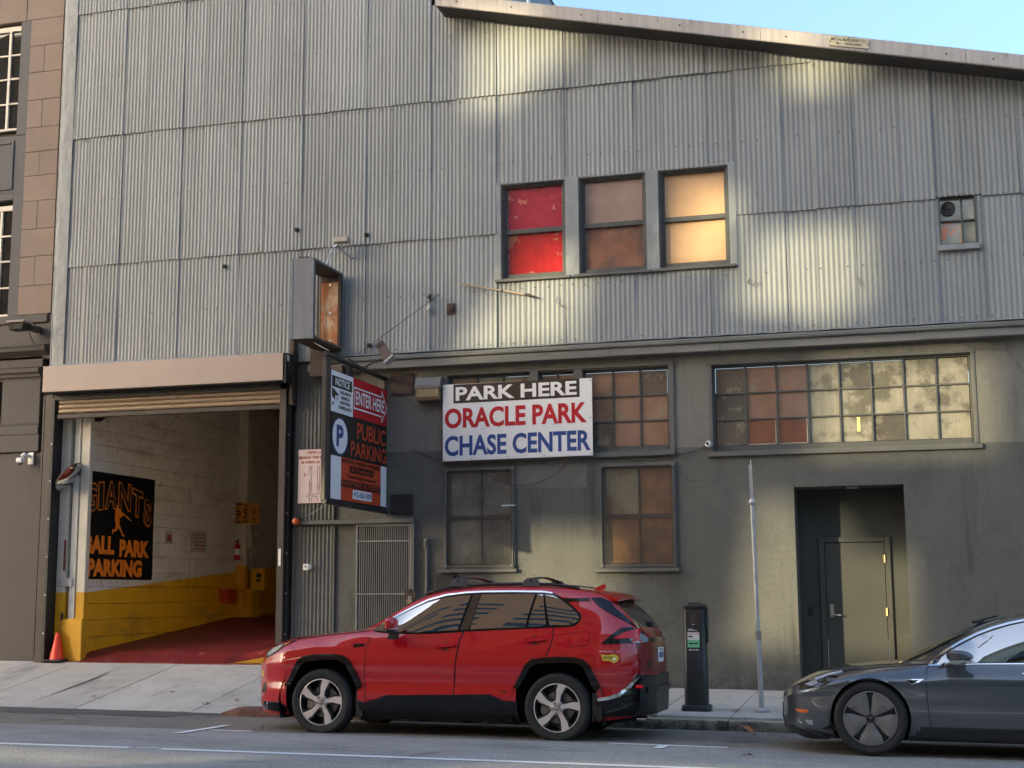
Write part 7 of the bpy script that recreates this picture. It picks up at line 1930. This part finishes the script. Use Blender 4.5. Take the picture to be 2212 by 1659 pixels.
C2.patch('tail_lamp', [(3.45,.84),(3.62,.86),(3.72,.83),(3.70,.76),(3.55,.75)], m_lampred, .006, both=both)
mb = MB(); mb.cbox(3.80,3.86,.30,1.55,.25,.55,.02); build('rear_bumper', mb, m_satin, sed, local=True)
# ------------------------------------------------------------------ the other side of the street (seen in reflections; the brick front is cut to shape the sun)
YS = -4.0
m_brick = mat('orange_brick', (0.78,0.36,0.16), .85, noise=(.5,.10), grain=(14,.12), bump=(20,.3,.01))
m_creamwall = mat('cream_render', (0.66,0.60,0.44), .85, noise=(.6,.08))
m_winstrip = mat('strip_window_glass', (0.015,0.017,0.018), .08, spec=.8)
bb = thing('brick_sun_screen', (-28,YS-.2,.2), 'orange brick front across the street with added gaps shaping the sun', 'building')
KY = 19.45-YS; DX, DZ = -2.18/2.25, .62/2.25
def opening(pts, y=19.45):
    k = y-YS; return [(p[0]+DX*k, p[1]+DZ*k) for p in pts]
OPEN = [  # added gaps shaping the sun into patches, standing in for window glare
    opening([(-6.25,8.75),(-6.25,9.75),(-5.75,10.25),(-4.45,9.95),(-4.45,9.55),(-5.25,9.0),(-6.0,8.62)]),
    opening([(-1.55,8.55),(-.65,8.55),(-.25,8.9),(-.45,9.4),(-1.5,9.4)]),
    opening([(-6.45,5.0),(-4.6,5.1),(-4.35,6.0),(-4.7,6.7),(-5.4,6.5),(-5.9,5.8)]),
    opening([(-3.3,6.15),(-2.1,6.15),(-2.1,7.3),(-3.0,7.3)]),
    opening([(-2.35,5.5),(-.75,5.2),(-.35,5.6),(-.35,6.55),(-1.9,6.55)]),
    opening([(-5.75,1.0),(-4.25,1.0),(-4.05,1.6),(-4.2,2.42),(-5.75,2.42)]),
    opening([(-2.6,.75),(-.1,.75),(-.1,2.05),(-1.35,2.25),(-1.5,2.75),(-2.1,2.85),(-2.35,1.9)]),
    opening([(-1.5,3.35),(1.1,3.35),(1.1,4.72),(-1.2,4.72)]),
    opening([(-10.7,.75),(-9.6,.75),(-9.6,2.6),(-10.7,2.6)]),  # added gap: unseen beam into the garage, brightens its left wall by bounce
    [(-25.6,4.10),(-20.2,4.06),(-20.2,4.26),(-25.6,4.42)],
    [(-18.8,4.27),(-13.9,4.27),(-13.9,4.47),(-18.8,4.44)],
]
def pip(x, y, P):
    c = False
    for i in range(len(P)):
        a, b = P[i], P[(i+1) % len(P)]
        if (a[1] > y) != (b[1] > y) and x < (b[0]-a[0])*(y-a[1])/(b[1]-a[1])+a[0]: c = not c
    return c
X0, X1, Z0, Z1 = -38.5, -3.2, .0, 19.0
pts = [Vector(p) for p in ((X0,Z0),(X1,Z0),(X1,21.0),(-7.5,21.0),(-7.5,26.0),(-25.0,26.0),(-25.0,Z1),(-28.5,Z1),(-28.5,23.0),(X0,23.0))]  # raised parts added to keep bright sky out of the glass
faces = [list(range(10))]
for P in OPEN:
    s0 = len(pts); pts += [Vector(p) for p in P]; faces.append(list(range(s0, len(pts))))
vs, es, fs, *_ = delaunay_2d_cdt(pts, [], faces, 1, 1e-6)
F2 = [f for f in fs if not any(pip(sum(vs[i].x for i in f)/3, sum(vs[i].y for i in f)/3, P) for P in OPEN)]
mb = MB(); n = len(vs); T_ = .16
ed = {}
for f in F2:
    for i in range(3):
        k = tuple(sorted((f[i], f[(i+1) % 3]))); ed[k] = ed.get(k, 0)+1
mb.add([(v.x,YS,v.y) for v in vs]+[(v.x,YS-T_,v.y) for v in vs], [list(f) for f in F2]+[[n+i for i in f][::-1] for f in F2]+[[a,b,n+b,n+a] for (a, b), c in ed.items() if c == 1])
build('wall', mb, m_brick, bb)
mb = MB(); mb.box(X1-.2,X1,-6,YS-T_,.2,19.0); build('inner_slab', mb, m_brick, bb)
wp0 = None
for z in (4.9,6.9,8.9,10.9,12.9,14.9,16.9,18.9):
    for x in (-18.2,-14.4,-10.6,-6.8):
        if z < 6 and x < -10: continue
        if any(pip(x+dx, z+dz, P) for P in OPEN for dx in (0,2.4) for dz in (0,.9)): continue
        mb = MB(); mb.box(x, x+2.5, YS-.02, YS+.03, z, z+.85); w = build('window', mb, m_winstrip, bb)
        mb = MB(); mb.box(x-.1, x+2.6, YS, YS+.12, z-.15, z-.02); build('sill', mb, m_creamwall, w)
for P in OPEN:
    xa, xb = min(q[0] for q in P), max(q[0] for q in P); za, zb = min(q[1] for q in P), max(q[1] for q in P)
    if zb-za < .5 or xb < -31.5: continue
    mb = MB(); z = za
    while z < zb:
        mb.box(xa-.1, xb+.1, YS-.12, YS-.10, z, z+(.045 if zb > 11.0 else .040)); z += .11
    build('sun_dimming_slats', mb, m_winstrip, bb)['kind'] = 'stuff'  # added slats thin the sun coming through the gaps
cb_ = thing('cream_building', (15,YS-.5,.2), 'cream building with fire escapes across the street on the right', 'building')
mb = MB(); mb.box(-3.15,8.5,-18,YS-.3,.2,12.5); build('wall', mb, m_creamwall, cb_)
mb = MB(); mb.box(-3.15,8.7,-18,YS-.05,12.5,13.0); build('parapet', mb, m_creamwall, cb_)
for z in (2.6,5.7,8.8):
    for x in np.arange(-1.5,8,3.1):
        mb = MB(); mb.box(x, x+1.6, YS-.34, YS-.28, z, z+1.7); build('window', mb, m_winstrip, cb_)
    for x in (-1.8,):
        mb = MB(); mb.box(x, x+5.2, YS-.3, YS+.7, z-.25, z-.2)
        for q in range(27): mb.box(x+.2*q-.015, x+.2*q+.015, YS+.66, YS+.70, z-.2, z+.7)
        mb.box(x, x+5.2, YS+.66, YS+.70, z+.68, z+.72); mb.tube([(x+.5,YS+.3,z-.2),(x+3.6,YS+.3,z-3.2)], .05, 6)
        build('fire_escape', mb, m_black, cb_)
